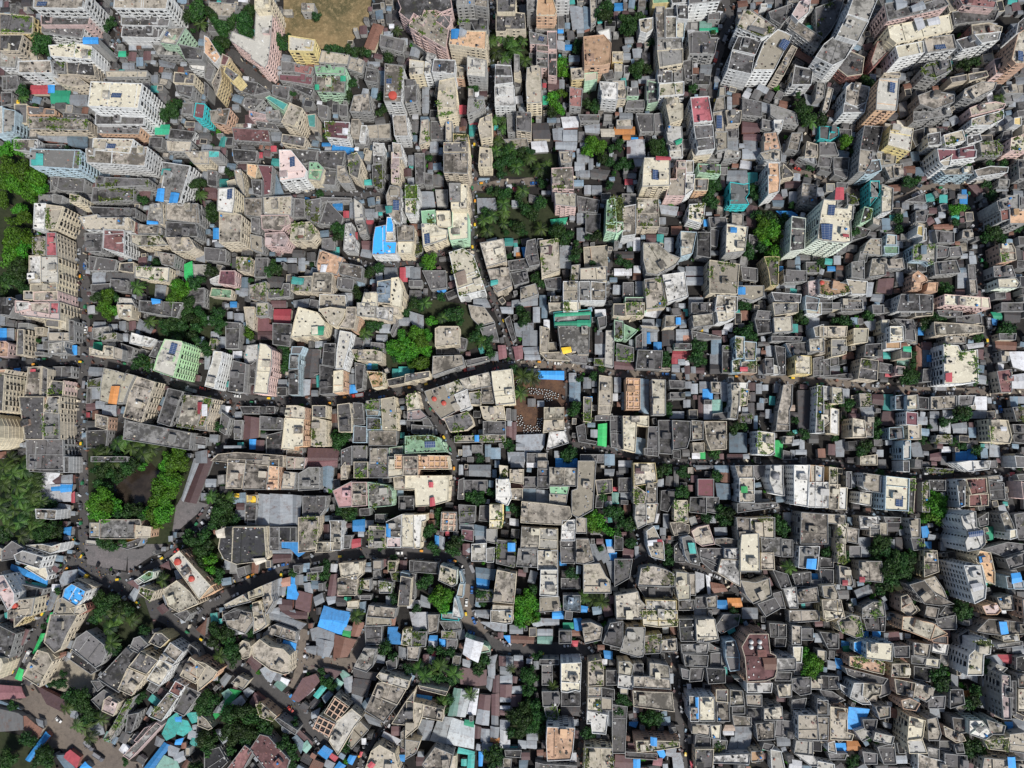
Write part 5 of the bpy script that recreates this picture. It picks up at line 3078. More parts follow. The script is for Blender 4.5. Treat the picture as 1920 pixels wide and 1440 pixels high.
import bpy, math, random, zlib
from mathutils import Vector, Matrix, Quaternion
random.seed(11)
S = bpy.context.scene
COL = S.collection
H = 400.0
FPX = 1280.0
NAD = (1010.0, 870.0)
FL = 2.8
PI = math.pi
# ------------------------------------------------------------------ camera
n = Vector(((NAD[0]-960)/FPX, -(NAD[1]-720)/FPX, -1)).normalized()
Q = n.rotation_difference(Vector((0, 0, -1)))
cam = bpy.data.cameras.new('camera')
cam.sensor_width = 36.0
cam.lens = 36.0*FPX/1920.0
cam.clip_end = 5000
cam.clip_start = 1
camo = bpy.data.objects.new('camera', cam)
camo.rotation_mode = 'QUATERNION'
camo.rotation_quaternion = Q
camo.location = (0, 0, H)
COL.objects.link(camo)
S.camera = camo
QI = Q.inverted()
def W(px, py, z=0.0):
    d = Q @ Vector(((px-960)/FPX, -(py-720)/FPX, -1))
    t = (H-z)/(-d.z)
    return (d.x*t, d.y*t)
def P(x, y, z):
    v = QI @ Vector((x, y, z-H))
    return (960+FPX*v.x/-v.z, 720-FPX*v.y/-v.z)
# ------------------------------------------------------------------ light
WD = bpy.data.worlds.new('World'); S.world = WD; WD.use_nodes = True
wt = WD.node_tree
sky = wt.nodes.new('ShaderNodeTexSky'); sky.sky_type = 'NISHITA'; sky.sun_disc = False
SUN_EL, SUN_AZ = math.radians(S_EL), math.radians(S_AZ)     # azimuth from +Y clockwise
sky.sun_elevation = SUN_EL; sky.sun_rotation = SUN_AZ
sky.air_density = 1.0; sky.dust_density = 1.5
bg = wt.nodes['Background']; bg.inputs['Strength'].default_value = SKY_S
wt.links.new(sky.outputs[0], bg.inputs['Color'])
sl = bpy.data.lights.new('sun', 'SUN'); sl.energy = SUN_E; sl.angle = math.radians(SUN_ANG); sl.color = (1, 0.965, 0.915)
so = bpy.data.objects.new('sun', sl); COL.objects.link(so)
sv = Vector((math.sin(SUN_AZ)*math.cos(SUN_EL), math.cos(SUN_AZ)*math.cos(SUN_EL), math.sin(SUN_EL)))
so.rotation_mode = 'QUATERNION'; so.rotation_quaternion = (-sv).to_track_quat('-Z', 'Y'); so.location = (200, 0, 500)
S.view_settings.view_transform = 'Standard'; S.view_settings.look = 'None'
S.view_settings.exposure = EXPO; S.view_settings.gamma = 1.0
S.view_settings.use_curve_mapping = False
S.cycles.max_bounces = 5; S.cycles.diffuse_bounces = 3; S.cycles.glossy_bounces = 2; S.cycles.transmission_bounces = 2

# ------------------------------------------------------------------ materials
MATS = {}
class NT:
    def __init__(s, name):
        s.m = bpy.data.materials.new(name); s.m.use_nodes = True
        s.t = s.m.node_tree; s.b = s.t.nodes['Principled BSDF']
    def n(s, k, **kw):
        nd = s.t.nodes.new('ShaderNode'+k)
        for a, v in kw.items(): setattr(nd, a, v)
        return nd
    def l(s, a, b): s.t.links.new(a, b)
    def noise(s, vec, scale, det=4.0, rough=0.6, w=None):
        nd = s.n('TexNoise'); nd.inputs['Scale'].default_value = scale
        nd.inputs['Detail'].default_value = det; nd.inputs['Roughness'].default_value = rough
        if vec is not None: s.l(vec, nd.inputs['Vector'])
        return nd.outputs['Fac']
    def ramp(s, fac, a, b):
        nd = s.n('MapRange'); nd.inputs['From Min'].default_value = a; nd.inputs['From Max'].default_value = b
        s.l(fac, nd.inputs['Value']); return nd.outputs['Result']
    def mix(s, fac, a, b, mode='MIX'):
        nd = s.n('Mix', data_type='RGBA', blend_type=mode)
        for sock, v in ((nd.inputs[0], fac), (nd.inputs[6], a), (nd.inputs[7], b)):
            if isinstance(v, (tuple, list)): sock.default_value = (v[0], v[1], v[2], 1)
            elif isinstance(v, (int, float)): sock.default_value = v
            else: s.l(v, sock)
        return nd.outputs[2]
    def math(s, op, a, b=0.0):
        nd = s.n('Math', operation=op)
        for i, v in enumerate((a, b)):
            if isinstance(v, (int, float)): nd.inputs[i].default_value = v
            else: s.l(v, nd.inputs[i])
        return nd.outputs[0]
    def rnd(s):
        return s.n('Attribute', attribute_name='rnd').outputs['Fac']
    def hsv(s, col, h, sa, v):
        nd = s.n('HueSaturation'); s.l(col, nd.inputs['Color'])
        for nm, x in (('Hue', h), ('Saturation', sa), ('Value', v)):
            if isinstance(x, (int, float)): nd.inputs[nm].default_value = x
            else: s.l(x, nd.inputs[nm])
        return nd.outputs[0]
    def fin(s, col, rough=0.85, spec=0.3, metal=0.0):
        if isinstance(col, tuple): s.b.inputs['Base Color'].default_value = (*col, 1)
        else: s.l(col, s.b.inputs['Base Color'])
        s.b.inputs['Roughness'].default_value = rough
        s.b.inputs['Specular IOR Level'].default_value = spec
        s.b.inputs['Metallic'].default_value = metal
        return s.m
    def bump(s, fac, st, dist):
        nd = s.n('Bump'); nd.inputs['Strength'].default_value = st; nd.inputs['Distance'].default_value = dist
        s.l(fac, nd.inputs['Height']); s.l(nd.outputs[0], s.b.inputs['Normal'])

def mat(key, fn, *a):
    if key not in MATS: MATS[key] = fn(key, *a)
    return MATS[key]

def roof_mat(key, col, stain=0.75, pale=0.35):
    """weathered concrete roof: damp dark stains, pale worn patches, fine grit"""
    t = NT('roof_concrete_'+key)
    pos = t.n('NewGeometry').outputs['Position']
    r = t.rnd()
    off = t.n('CombineXYZ'); t.l(t.math('MULTIPLY', r, 91.0), off.inputs[0]); t.l(t.math('MULTIPLY', r, 37.0), off.inputs[1])
    va = t.n('VectorMath', operation='ADD'); t.l(pos, va.inputs[0]); t.l(off.outputs[0], va.inputs[1])
    v = va.outputs[0]
    big = t.noise(v, 0.11, 6, 0.72); med = t.noise(v, 0.36, 6, 0.74); fine = t.noise(v, 2.4, 3, 0.7)
    dk = tuple(c*0.16 for c in col)
    lo = t.math('ADD', t.math('MULTIPLY', r, 0.13), 0.43)
    sub = t.math('SUBTRACT', t.math('ADD', t.math('MULTIPLY', big, 0.6), t.math('MULTIPLY', med, 0.4)), lo)
    st = t.math('MULTIPLY', t.ramp(sub, -0.01, 0.09), stain)
    pl = t.math('MULTIPLY', t.ramp(t.noise(v, 0.42, 6, 0.8), 0.53, 0.64), pale)
    c = t.mix(pl, tuple(col), tuple(min(0.75, x*1.75+0.05) for x in col))
    c = t.mix(st, c, dk)
    ms = t.math('MULTIPLY', t.ramp(t.noise(v, 0.27, 6, 0.75), 0.53, 0.66), t.math('MULTIPLY', t.math('FRACT', t.math('MULTIPLY', r, 13.7)), 0.75))
    c = t.mix(ms, c, (0.055, 0.060, 0.022))
    g = t.math('MULTIPLY', t.ramp(fine, 0.5, 0.75), 0.28)
    c = t.mix(g, c, tuple(x*0.3 for x in col))
    c = t.hsv(c, t.math('ADD', t.math('MULTIPLY', r, 0.02), 0.487), t.math('ADD', t.math('MULTIPLY', r, 0.2), 0.8), t.math('ADD', t.math('MULTIPLY', t.math('FRACT', t.math('MULTIPLY', r, 7.31)), 0.6), 0.7))
    t.bump(med, 0.3, 0.05)
    return t.fin(c, 0.9, 0.25)

def wall_mat(key, col):
    t = NT('wall_paint_'+key)
    pos = t.n('NewGeometry').outputs['Position']
    r = t.rnd()
    mp = t.n('Mapping'); mp.inputs['Scale'].default_value = (1.1, 1.1, 0.12); t.l(pos, mp.inputs['Vector'])
    streak = t.noise(mp.outputs[0], 0.9, 5, 0.7)
    blot = t.noise(pos, 0.35, 4, 0.65)
    c = t.mix(t.math('MULTIPLY', t.ramp(streak, 0.47, 0.72), 0.6), tuple(col), tuple(x*0.3 for x in col))
    c = t.mix(t.math('MULTIPLY', t.ramp(blot, 0.5, 0.72), 0.45), c, tuple(x*0.38+0.01 for x in col))
    c = t.hsv(c, t.math('ADD', t.math('MULTIPLY', r, 0.02), 0.487), t.math('ADD', t.math('MULTIPLY', r, 0.2), 0.8), t.math('ADD', t.math('MULTIPLY', r, 0.4), 0.75))
    return t.fin(c, 0.85, 0.25)

def tin_mat(key, col, rust=0.5, rustcol=(0.09, 0.045, 0.03)):
    """corrugated sheet roofing laid in sheets, each sheet a little different, with rust"""
    t = NT('tin_sheet_'+key)
    uv = t.n('UVMap', uv_map='UV').outputs[0]
    pos = t.n('NewGeometry').outputs['Position']
    r = t.rnd()
    br = t.n('TexBrick'); t.l(uv, br.inputs['Vector'])
    br.offset = 0.0
    br.inputs['Color1'].default_value = (0, 0, 0, 1); br.inputs['Color2'].default_value = (1, 1, 1, 1); br.inputs['Mortar'].default_value = (0.35, 0.35, 0.35, 1)
    br.inputs['Scale'].default_value = 1.0; br.inputs['Mortar Size'].default_value = 0.035
    br.inputs['Brick Width'].default_value = 1.0; br.inputs['Row Height'].default_value = 2.6
    sheet = t.math('MULTIPLY', br.outputs['Color'], 1.0)
    n1 = t.noise(pos, 0.3, 5, 0.7); n2 = t.noise(pos, 1.4, 4, 0.7)
    c = t.mix(t.math('MULTIPLY', sheet, 0.5), tuple(col), tuple(x*0.6 for x in col))
    rf = t.math('MULTIPLY', t.ramp(t.math('ADD', t.math('MULTIPLY', n1, 0.65), t.math('MULTIPLY', n2, 0.35)), 0.5, 0.66), rust)
    rf = t.math('MULTIPLY', rf, t.math('ADD', t.math('MULTIPLY', sheet, 0.6), 0.5))
    c = t.mix(rf, c, rustcol)
    c = t.hsv(c, 0.5, 1.0, t.math('ADD', t.math('MULTIPLY', r, 0.7), 0.65))
    wv = t.n('TexWave', wave_type='BANDS', bands_direction='X'); t.l(uv, wv.inputs['Vector']); wv.inputs['Scale'].default_value = 1.3
    t.bump(wv.outputs['Fac'], 0.5, 0.06)
    return t.fin(c, 0.55, 0.4)

def plain_mat(key, col, rough=0.7, var=0.3, spec=0.3):
    t = NT(key)
    pos = t.n('NewGeometry').outputs['Position']
    nz = t.noise(pos, 0.9, 4, 0.65)
    c = t.mix(t.math('MULTIPLY', t.ramp(nz, 0.4, 0.7), var), tuple(col), tuple(x*0.45 for x in col))
    return t.fin(c, rough, spec)

def ground_mat(key, cols, sc=0.1, rough=0.95):
    t = NT(key)
    pos = t.n('NewGeometry').outputs['Position']
    a = t.noise(pos, sc, 6, 0.65); b = t.noise(pos, sc*6, 5, 0.7); d = t.noise(pos, sc*22, 3, 0.7)
    c = t.mix(t.ramp(a, 0.38, 0.62), cols[0], cols[1])
    c = t.mix(t.math('MULTIPLY', t.ramp(b, 0.5, 0.68), 0.7), c, cols[2])
    c = t.mix(t.math('MULTIPLY', t.ramp(d, 0.55, 0.72), 0.5), c, tuple(x*1.8+0.01 for x in cols[0]))
    return t.fin(c, rough, 0.2)

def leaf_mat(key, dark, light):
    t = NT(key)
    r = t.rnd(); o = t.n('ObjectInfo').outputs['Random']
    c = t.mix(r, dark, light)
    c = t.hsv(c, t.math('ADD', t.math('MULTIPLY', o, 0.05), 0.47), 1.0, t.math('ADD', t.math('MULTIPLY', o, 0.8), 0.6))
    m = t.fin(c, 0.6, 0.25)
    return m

def glass_mat(key):
    t = NT(key)
    o = t.n('ObjectInfo').outputs['Random']
    c = t.mix(t.math('MULTIPLY', o, 0.8), (0.008, 0.009, 0.011), (0.035, 0.04, 0.045))
    return t.fin(c, 0.25, 0.5)

def panel_mat(key):
    t = NT(key)
    uv = t.n('UVMap', uv_map='UV').outputs[0]
    br = t.n('TexBrick'); t.l(uv, br.inputs['Vector']); br.offset = 0.0
    br.inputs['Color1'].default_value = (0.025, 0.05, 0.12, 1); br.inputs['Color2'].default_value = (0.035, 0.065, 0.15, 1)
    br.inputs['Mortar'].default_value = (0.3, 0.33, 0.36, 1); br.inputs['Scale'].default_value = 1.0
    br.inputs['Mortar Size'].default_value = 0.05; br.inputs['Brick Width'].default_value = 1.0; br.inputs['Row Height'].default_value = 1.7
    return t.fin(br.outputs['Color'], 0.25, 0.5)

def water_mat(key, col):
    t = NT(key); pos = t.n('NewGeometry').outputs['Position']
    c = t.mix(t.ramp(t.noise(pos, 0.12, 4), 0.4, 0.65), col, tuple(x*2.0 for x in col))
    t.bump(t.noise(pos, 1.5, 3), 0.15, 0.05)
    return t.fin(c, 0.15, 0.5)

WALLC = dict(w=(.64,.65,.64), c=(.60,.53,.40), g=(.32,.32,.31), L=(.42,.62,.36), p=(.65,.48,.44), o=(.58,.38,.25), y=(.66,.54,.26), e=(.42,.62,.44), n=(.68,.74,.64),
             q=(.05,.50,.50), b=(.42,.54,.60), r=(.32,.14,.11), d=(.12,.12,.12))
ROOFC = dict(g=(.20,.195,.185), d=(.115,.11,.11), l=(.335,.32,.285), t=(.32,.285,.23), w=(.50,.49,.46), P=(.47,.27,.27), c=(.42,.385,.305), p=(.47,.37,.35), o=(.46,.29,.17),
             y=(.50,.38,.15), e=(.20,.36,.22), q=(.06,.33,.31), b=(.03,.30,.68), r=(.22,.10,.09), R=(.42,.09,.10), m=(.13,.055,.065), k=(.035,.035,.038),
             v=(.15,.17,.09), v2=(.12,.17,.06), b2=(.16,.21,.27), q2=(.14,.15,.15), s=(.25,.26,.27))
TINC = dict(s=(.23,.25,.27), r=(.17,.085,.06), b=(.04,.25,.58), q=(.05,.30,.27), e=(.03,.30,.17), g=(.03,.36,.10), g2=(.18,.33,.28), R=(.36,.06,.075),
            k=(.05,.048,.05), o=(.45,.19,.06), o2=(.42,.23,.17), y=(.65,.42,.03), m=(.105,.06,.062), w=(.50,.51,.53), c=(.50,.46,.38), d=(.10,.10,.10),
            b2=(.15,.21,.26), p2=(.24,.11,.12), t=(.32,.25,.2), l=(.40,.43,.44), u=(.4,.3,.2))
def MW(k): return mat('W'+k, lambda key, c: wall_mat(k, c), WALLC[k])
def MR(k):
    flat = k in 'poyeqbrRm' and len(k) == 1
    return mat('R'+k, lambda key, c: roof_mat(k, c, 0.55 if flat else 0.85, 0.2 if flat else 0.4), ROOFC[k])
def MT(k):
    clean = k in ('b', 'g', 'R', 'o', 'y', 'e')
    return mat('T'+k, lambda key, c: tin_mat(k, c, 0.6, tuple(q*0.3+0.02 for q in c)) if clean else tin_mat(k, c, 0.8), TINC[k])
M_GLASS = mat('window_glass', glass_mat)
M_PANEL = mat('solar_panel_face', panel_mat)
M_LEAF = mat('leaf_dark', leaf_mat, (0.006, 0.020, 0.006), (0.032, 0.080, 0.014))
M_LEAF2 = mat('leaf_bright', leaf_mat, (0.018, 0.065, 0.007), (0.075, 0.215, 0.012))
M_LEAF3 = mat('leaf_garden', leaf_mat, (0.012, 0.03, 0.006), (0.10, 0.15, 0.02))
M_PALM = mat('palm_frond', leaf_mat, (0.004, 0.016, 0.004), (0.055, 0.105, 0.018))
M_BARK = mat('bark', plain_mat, (0.10, 0.075, 0.055))
M_BLACK = mat('black_plastic', plain_mat, (0.015, 0.015, 0.017), 0.5)
M_WHITE = mat('white_plastic', plain_mat, (0.6, 0.6, 0.58), 0.5, 0.2)
M_RED = mat('red_plastic', plain_mat, (0.42, 0.07, 0.05), 0.5, 0.2)
M_BLUE = mat('blue_plastic', plain_mat, (0.03, 0.2, 0.5), 0.5, 0.2)
M_YEL = mat('yellow_paint', plain_mat, (0.65, 0.42, 0.03), 0.5, 0.2)
M_GREY = mat('grey_metal', plain_mat, (0.2, 0.2, 0.21), 0.5, 0.2)
M_RUB = mat('rubber', plain_mat, (0.012, 0.012, 0.012), 0.8, 0.1)

# ------------------------------------------------------------------ mesh building
class MB:
    def __init__(s): s.v = []; s.f = []; s.mi = []; s.r = []; s.uv = []; s.mats = []; s.rv = 0.5
    def m(s, mt):
        if mt not in s.mats: s.mats.append(mt)
        return s.mats.index(mt)
    def face(s, pts, mt, uv=None):
        b = len(s.v); s.v += [tuple(p) for p in pts]; s.f.append(tuple(range(b, b+len(pts))))
        s.mi.append(s.m(mt)); s.r.append(s.rv)
        s.uv += uv if uv else [(p[0], p[1]) for p in pts]
    def solid(s, vs, fs, mt, uvs=None):
        b = len(s.v); s.v += [tuple(p) for p in vs]; k = s.m(mt)
        for i, f in enumerate(fs):
            s.f.append(tuple(b+j for j in f)); s.mi.append(k); s.r.append(s.rv)
            s.uv += uvs[i] if uvs else [(vs[j][0], vs[j][1]) for j in f]
    def prism(s, poly, z0, z1, mt, top=None, bottom=False):
        """closed side walls of a counter-clockwise polygon, with a top (own material)"""
        n_ = len(poly)
        vs = [(x, y, z0) for x, y in poly]+[(x, y, z1) for x, y in poly]
        fs = [(i, (i+1) % n_, n_+(i+1) % n_, n_+i) for i in range(n_)]
        s.solid(vs, fs, mt)
        if top is not None:
            b = len(s.v)-n_
            s.f.append(tuple(range(b, b+n_))); s.mi.append(s.m(top)); s.r.append(s.rv); s.uv += list(poly)
    def box(s, c, d, z0, z1, mt, ang=0.0, top=None):
        ca, sa = math.cos(ang), math.sin(ang); hx, hy = d[0]/2, d[1]/2
        poly = [(c[0]+x*ca-y*sa, c[1]+x*sa+y*ca) for x, y in ((-hx, -hy), (hx, -hy), (hx, hy), (-hx, hy))]
        s.prism(poly, z0, z1, mt, top or mt)
    def ring(s, poly, t, z0, z1, mt):
        """parapet: a wall of thickness t just inside the polygon"""
        q = inset(poly, t); n_ = len(poly)
        vs = [(x, y, z0) for x, y in poly]+[(x, y, z1) for x, y in poly]+[(x, y, z0) for x, y in q]+[(x, y, z1) for x, y in q]
        fs = []
        for i in range(n_):
            j = (i+1) % n_
            fs += [(i, j, n_+j, n_+i), (n_+i, n_+j, 3*n_+j, 3*n_+i), (3*n_+i, 3*n_+j, 2*n_+j, 2*n_+i)]
        s.solid(vs, fs, mt)
    def cyl(s, c, r, z0, z1, mt, n_=12, r2=None, top=None):
        r2 = r if r2 is None else r2
        vs = [(c[0]+r*math.cos(2*PI*i/n_), c[1]+r*math.sin(2*PI*i/n_), z0) for i in range(n_)]
        vs += [(c[0]+r2*math.cos(2*PI*i/n_), c[1]+r2*math.sin(2*PI*i/n_), z1) for i in range(n_)]
        fs = [(i, (i+1) % n_, n_+(i+1) % n_, n_+i) for i in range(n_)]+[tuple(range(n_, 2*n_))]
        s.solid(vs, fs, mt)
    def dome(s, c, r, z, mt, n_=16, m_=6, k=1.0):
        vs = []; fs = []
        for j in range(m_):
            a = j/m_*PI/2
            vs += [(c[0]+r*math.cos(a)*math.cos(2*PI*i/n_), c[1]+r*math.cos(a)*math.sin(2*PI*i/n_), z+k*r*math.sin(a)) for i in range(n_)]
        vs.append((c[0], c[1], z+k*r*1.05))
        for j in range(m_-1):
            fs += [(j*n_+i, j*n_+(i+1) % n_, (j+1)*n_+(i+1) % n_, (j+1)*n_+i) for i in range(n_)]
        fs += [((m_-1)*n_+i, (m_-1)*n_+(i+1) % n_, m_*n_) for i in range(n_)]
        s.solid(vs, fs, mt)
    def mesh(s, name):
        me = bpy.data.meshes.new(name)
        me.from_pydata(s.v, [], s.f)
        for mt in s.mats: me.materials.append(mt)
        me.polygons.foreach_set('material_index', s.mi)
        at = me.attributes.new('rnd', 'FLOAT', 'FACE'); at.data.foreach_set('value', s.r)
        ul = me.uv_layers.new(name='UV')
        fl = [c for uv in s.uv for c in uv]
        if len(fl) == 2*len(me.loops): ul.data.foreach_set('uv', fl)
        me.update()
        return me
    def obj(s, name, parent=None, loc=None):
        """link as one object; vertices are in world space and get moved to be relative to loc"""
        if loc is not None:
            s.v = [(x-loc[0], y-loc[1], z-loc[2]) for x, y, z in s.v]
        o = bpy.data.objects.new(name, s.mesh(name)); COL.objects.link(o)
        if parent is not None: o.parent = parent
        elif loc is not None: o.location = loc
        return o
def area(p): return 0.5*sum(p[i][0]*p[(i+1) % len(p)][1]-p[(i+1) % len(p)][0]*p[i][1] for i in range(len(p)))
def ccw(p): return list(p) if area(p) > 0 else list(reversed(p))
def cen(p):
    a = area(p)
    if abs(a) < 1e-6: return (sum(x for x, y in p)/len(p), sum(y for x, y in p)/len(p))
    cx = cy = 0
    for i in range(len(p)):
        x0, y0 = p[i]; x1, y1 = p[(i+1) % len(p)]; k = x0*y1-x1*y0
        cx += (x0+x1)*k; cy += (y0+y1)*k
    return (cx/(6*a), cy/(6*a))
def inset(p, d):
    n_ = len(p); out = []
    for i in range(n_):
        a, b, c = p[i-1], p[i], p[(i+1) % n_]
        e1 = (b[0]-a[0], b[1]-a[1]); e2 = (c[0]-b[0], c[1]-b[1])
        l1 = math.hypot(*e1) or 1e-6; l2 = math.hypot(*e2) or 1e-6
        n1 = (-e1[1]/l1, e1[0]/l1); n2 = (-e2[1]/l2, e2[0]/l2)
        k = max(0.35, 1+n1[0]*n2[0]+n1[1]*n2[1])
        out.append((b[0]+d*(n1[0]+n2[0])/k, b[1]+d*(n1[1]+n2[1])/k))
    return out
def inside(p, x, y):
    r = False; j = len(p)-1
    for i in range(len(p)):
        if (p[i][1] > y) != (p[j][1] > y) and x < (p[j][0]-p[i][0])*(y-p[i][1])/(p[j][1]-p[i][1])+p[i][0]: r = not r
        j = i
    return r
def longdir(p):
    best = (0, 0)
    for i in range(len(p)):
        a, b = p[i], p[(i+1) % len(p)]; L = math.hypot(b[0]-a[0], b[1]-a[1])
        if L > best[0]: best = (L, math.atan2(b[1]-a[1], b[0]-a[0]))
    return best[1]
def extent(p, ang):
    c, s = math.cos(ang), math.sin(ang)
    u = [x*c+y*s for x, y in p]; v = [-x*s+y*c for x, y in p]
    return min(u), max(u), min(v), max(v)

def tag(o, label=None, cat=None, group=None, kind=None):
    if label: o['label'] = label
    if cat: o['category'] = cat
    if group: o['group'] = group
    if kind: o['kind'] = kind
    return o
def empty(name, loc):
    o = bpy.data.objects.new(name, None); o.location = loc; o.empty_display_size = 1; COL.objects.link(o); return o
def inst(name, me, parent, loc, rz=0.0, sc=None):
    o = bpy.data.objects.new(name, me); COL.objects.link(o); o.parent = parent; o.location = loc; o.rotation_euler = (0, 0, rz)
    if sc: o.scale = sc
    return o

# ------------------------------------------------------------------ read the survey
blds = []; sheds = []; roofsheds = []; trees = []; palms = []; tanks = []; domes = []
for key, txt in DATA.items():
    r_, c_ = int(key[1]), int(key[2]); ox, oy = c_*384, r_*288
    for ln in txt.strip().split('\n'):
        ln = ln.strip()
        if not ln: continue
        if ln[0] in 'TP' and ln[1] == ' ':
            x, y, r = [float(q) for q in ln.split()[1:4]]
            (trees if ln[0] == 'T' else palms).append((ox+2*x, oy+2*y, 2*r)); continue
        if ln[0] in 'KD' and ln[1] == ' ':
            q = ln.split(); (tanks if ln[0] == 'K' else domes).append((ox+2*float(q[2]), oy+2*float(q[3]), 2*float(q[4]), q[1])); continue
        if ':' in ln: hd, tl = ln.split(':', 1)
        else:
            q = ln.split(); k = next(i for i, w in enumerate(q) if i and w.lstrip('-').replace('.', '').isdigit()); hd, tl = ' '.join(q[:k]), ' '.join(q[k:])
        hd = hd.split(); nums = [float(q) for q in tl.split()]
        if len(nums) == 4: x0, y0, x1, y1 = nums; nums = [x0, y0, x1, y0, x1, y1, x0, y1]
        if len(nums) < 6: continue
        if len(nums) == 6:
            pass
        px = [(ox+2*nums[i], oy+2*nums[i+1]) for i in range(0, len(nums)-1, 2)]
        if hd[0] == 't': sheds.append(dict(c=hd[1], px=px))
        elif hd[0][0] == 'r': roofsheds.append(dict(f=int(hd[0][1]), c=hd[1], px=px))
        else: blds.append(dict(f=int(hd[0][1]), w=hd[1], r=hd[2] if len(hd) > 2 else 'g', fl=hd[3] if len(hd) > 3 else '', px=px))
ROADS = [
 ('dirt', 14, [(925,690),(940,685),(1010,683),(1080,690),(1150,700),(1300,708),(1450,712),(1540,716),(1640,728),(1740,733),(1860,735),(1960,738)]),
 ('asphalt', 16, [(-30,688),(85,678),(155,675),(250,690),(330,718),(430,745),(520,752),(620,752),(700,742),(800,725),(870,700),(930,686)]),
 ('asphalt', 17, [(152,420),(156,500),(160,560),(160,675),(153,760),(155,860),(157,950),(152,1040),(118,1085),(80,1160),(45,1240),(15,1300)]),
 ('asphalt', 26, [(140,1060),(185,1075),(250,1115),(330,1170),(420,1235),(500,1290),(560,1340),(600,1385),(640,1450)]),
 ('asphalt', 20, [(372,1165),(384,1145),(430,1115),(500,1083),(570,1055),(640,1042),(700,1037),(768,1037),(830,1042),(872,1056),(885,1090),(880,1150),(900,1190),(950,1215),(1030,1218),(1090,1215),(1110,1228)]),
 ('asphalt', 13, [(395,950),(372,985),(335,1025),(300,1054),(248,1078),(200,1085)]),
 ('asphalt', 11, [(924,-20),(924,100),(920,210),(896,250),(890,330),(888,400),(889,460),(895,480),(925,560),(955,640),(962,680)]),
 ('dirt', 15, [(885,352),(930,346),(1010,340)]),
 ('asphalt', 12, [(788,742),(815,785),(845,835),(855,870),(853,930)]),
 ('asphalt', 14, [(1818,365),(1830,440),(1838,540),(1852,640),(1864,735),(1876,800),(1888,900),(1895,960)]),
 ('dirt', 14, [(1485,318),(1560,345),(1630,372),(1690,372),(1740,352),(1800,350)]),
 ('asphalt', 15, [(1335,190),(1340,140),(1352,80),(1368,30),(1350,-20)]),
 ('asphalt', 12, [(1250,1215),(1262,1230),(1268,1270),(1272,1340),(1282,1400),(1290,1450)]),
 ('asphalt', 11, [(1200,985),(1204,1042),(1190,1058),(1182,1110)]),
 ('asphalt', 11, [(1204,1046),(1250,1058),(1300,1062),(1345,1080),(1395,1120)]),
 ('asphalt', 10, [(1070,832),(1150,845),(1200,858),(1300,868),(1380,868),(1536,866),(1620,882),(1700,892),(1800,892),(1890,880)]),
 ('asphalt', 8, [(1380,966),(1480,953),(1536,957),(1630,963),(1740,966)]),
 ('asphalt', 9, [(800,1235),(772,1290),(735,1345),(690,1400),(672,1450)]),
 ('asphalt', 10, [(1096,1215),(1094,1330),(1086,1450)]),
 ('dirt', 62, [(-40,1270),(45,1318),(110,1362),(170,1408),(250,1470)]),
 ('dirt', 16, [(572,1180),(566,1215),(566,1250),(548,1290)]),
 ('dirt', 18, [(566,1240),(610,1240),(655,1246),(672,1215),(690,1185)]),
 ('dirt', 24, [(868,1095),(872,1150),(905,1192)]),
 ('asphalt', 9, [(1062,690),(1062,800),(1072,832)]),
 ('asphalt', 9, [(1145,430),(1142,560),(1140,690)]),
 ('asphalt', 10, [(447,755),(430,790),(420,830),(400,855)]),
 ('asphalt', 17, [(430,95),(470,135),(515,168),(560,178)]),
 ('asphalt', 10, [(222,30),(220,80),(214,130)]),
 ('asphalt', 12, [(560,362),(640,366),(724,366)]),
 ('asphalt', 10, [(655,490),(700,498),(770,494),(840,470)]),
]

def off_road(px, h):
    """keep a traced outline (and the foot of its walls) clear of the carriageways"""
    c = (sum(p[0] for p in px)/len(px), sum(p[1] for p in px)/len(px)); out = []
    for x, y in px:
        for base in (1, 0):
            k = h/H if base else 0.0
            bx, by = x+(NAD[0]-x)*k, y+(NAD[1]-y)*k
            for kind, w, pts in ROADS:
                hw = min(w, 26)*0.52
                for (ax, ay), (ex, ey) in zip(pts, pts[1:]):
                    if not (min(ax, ex)-30 < bx < max(ax, ex)+30 and min(ay, ey)-30 < by < max(ay, ey)+30): continue
                    L2 = (ex-ax)**2+(ey-ay)**2; t = max(0, min(1, ((bx-ax)*(ex-ax)+(by-ay)*(ey-ay))/L2)); qx, qy = ax+t*(ex-ax), ay+t*(ey-ay)
                    L = math.sqrt(L2); nx, ny = -(ey-ay)/L, (ex-ax)/L
                    sc = (c[0]-qx)*nx+(c[1]-qy)*ny; sg = 1 if sc > 0 else -1
                    d = ((bx-qx)*nx+(by-qy)*ny)*sg
                    if math.hypot(bx-qx, by-qy) < 26 and d < hw and abs(sc) > hw*.6 and 0 < t < 1:
                        m = min(hw-d, 13); x += nx*sg*m; y += ny*sg*m; bx += nx*sg*m; by += ny*sg*m
        out.append((x, y))
    return out if abs(area(out)) > 0.35*abs(area(px)) else px
for i, b in enumerate(blds):
    if b['w'] not in WALLC: b['w'] = 'g'
    if b['r'] not in ROOFC: b['r'] = 'g'
    b['rng'] = random.Random(zlib.crc32(repr(b['px']).encode()))
    b['h'] = b['f']*FL + 0.5 + b['rng'].uniform(-0.25, 0.35)
    b['px'] = off_road(b['px'], b['h'])
    b['poly'] = ccw([W(x, y, b['h']) for x, y in b['px']])
    b['A'] = abs(area(b['poly'])); b['c'] = cen(b['poly']); b['pc'] = cen(b['px']) if abs(area(b['px'])) > 1 else b['px'][0]
blds = [b for b in blds if b['A'] > 4]
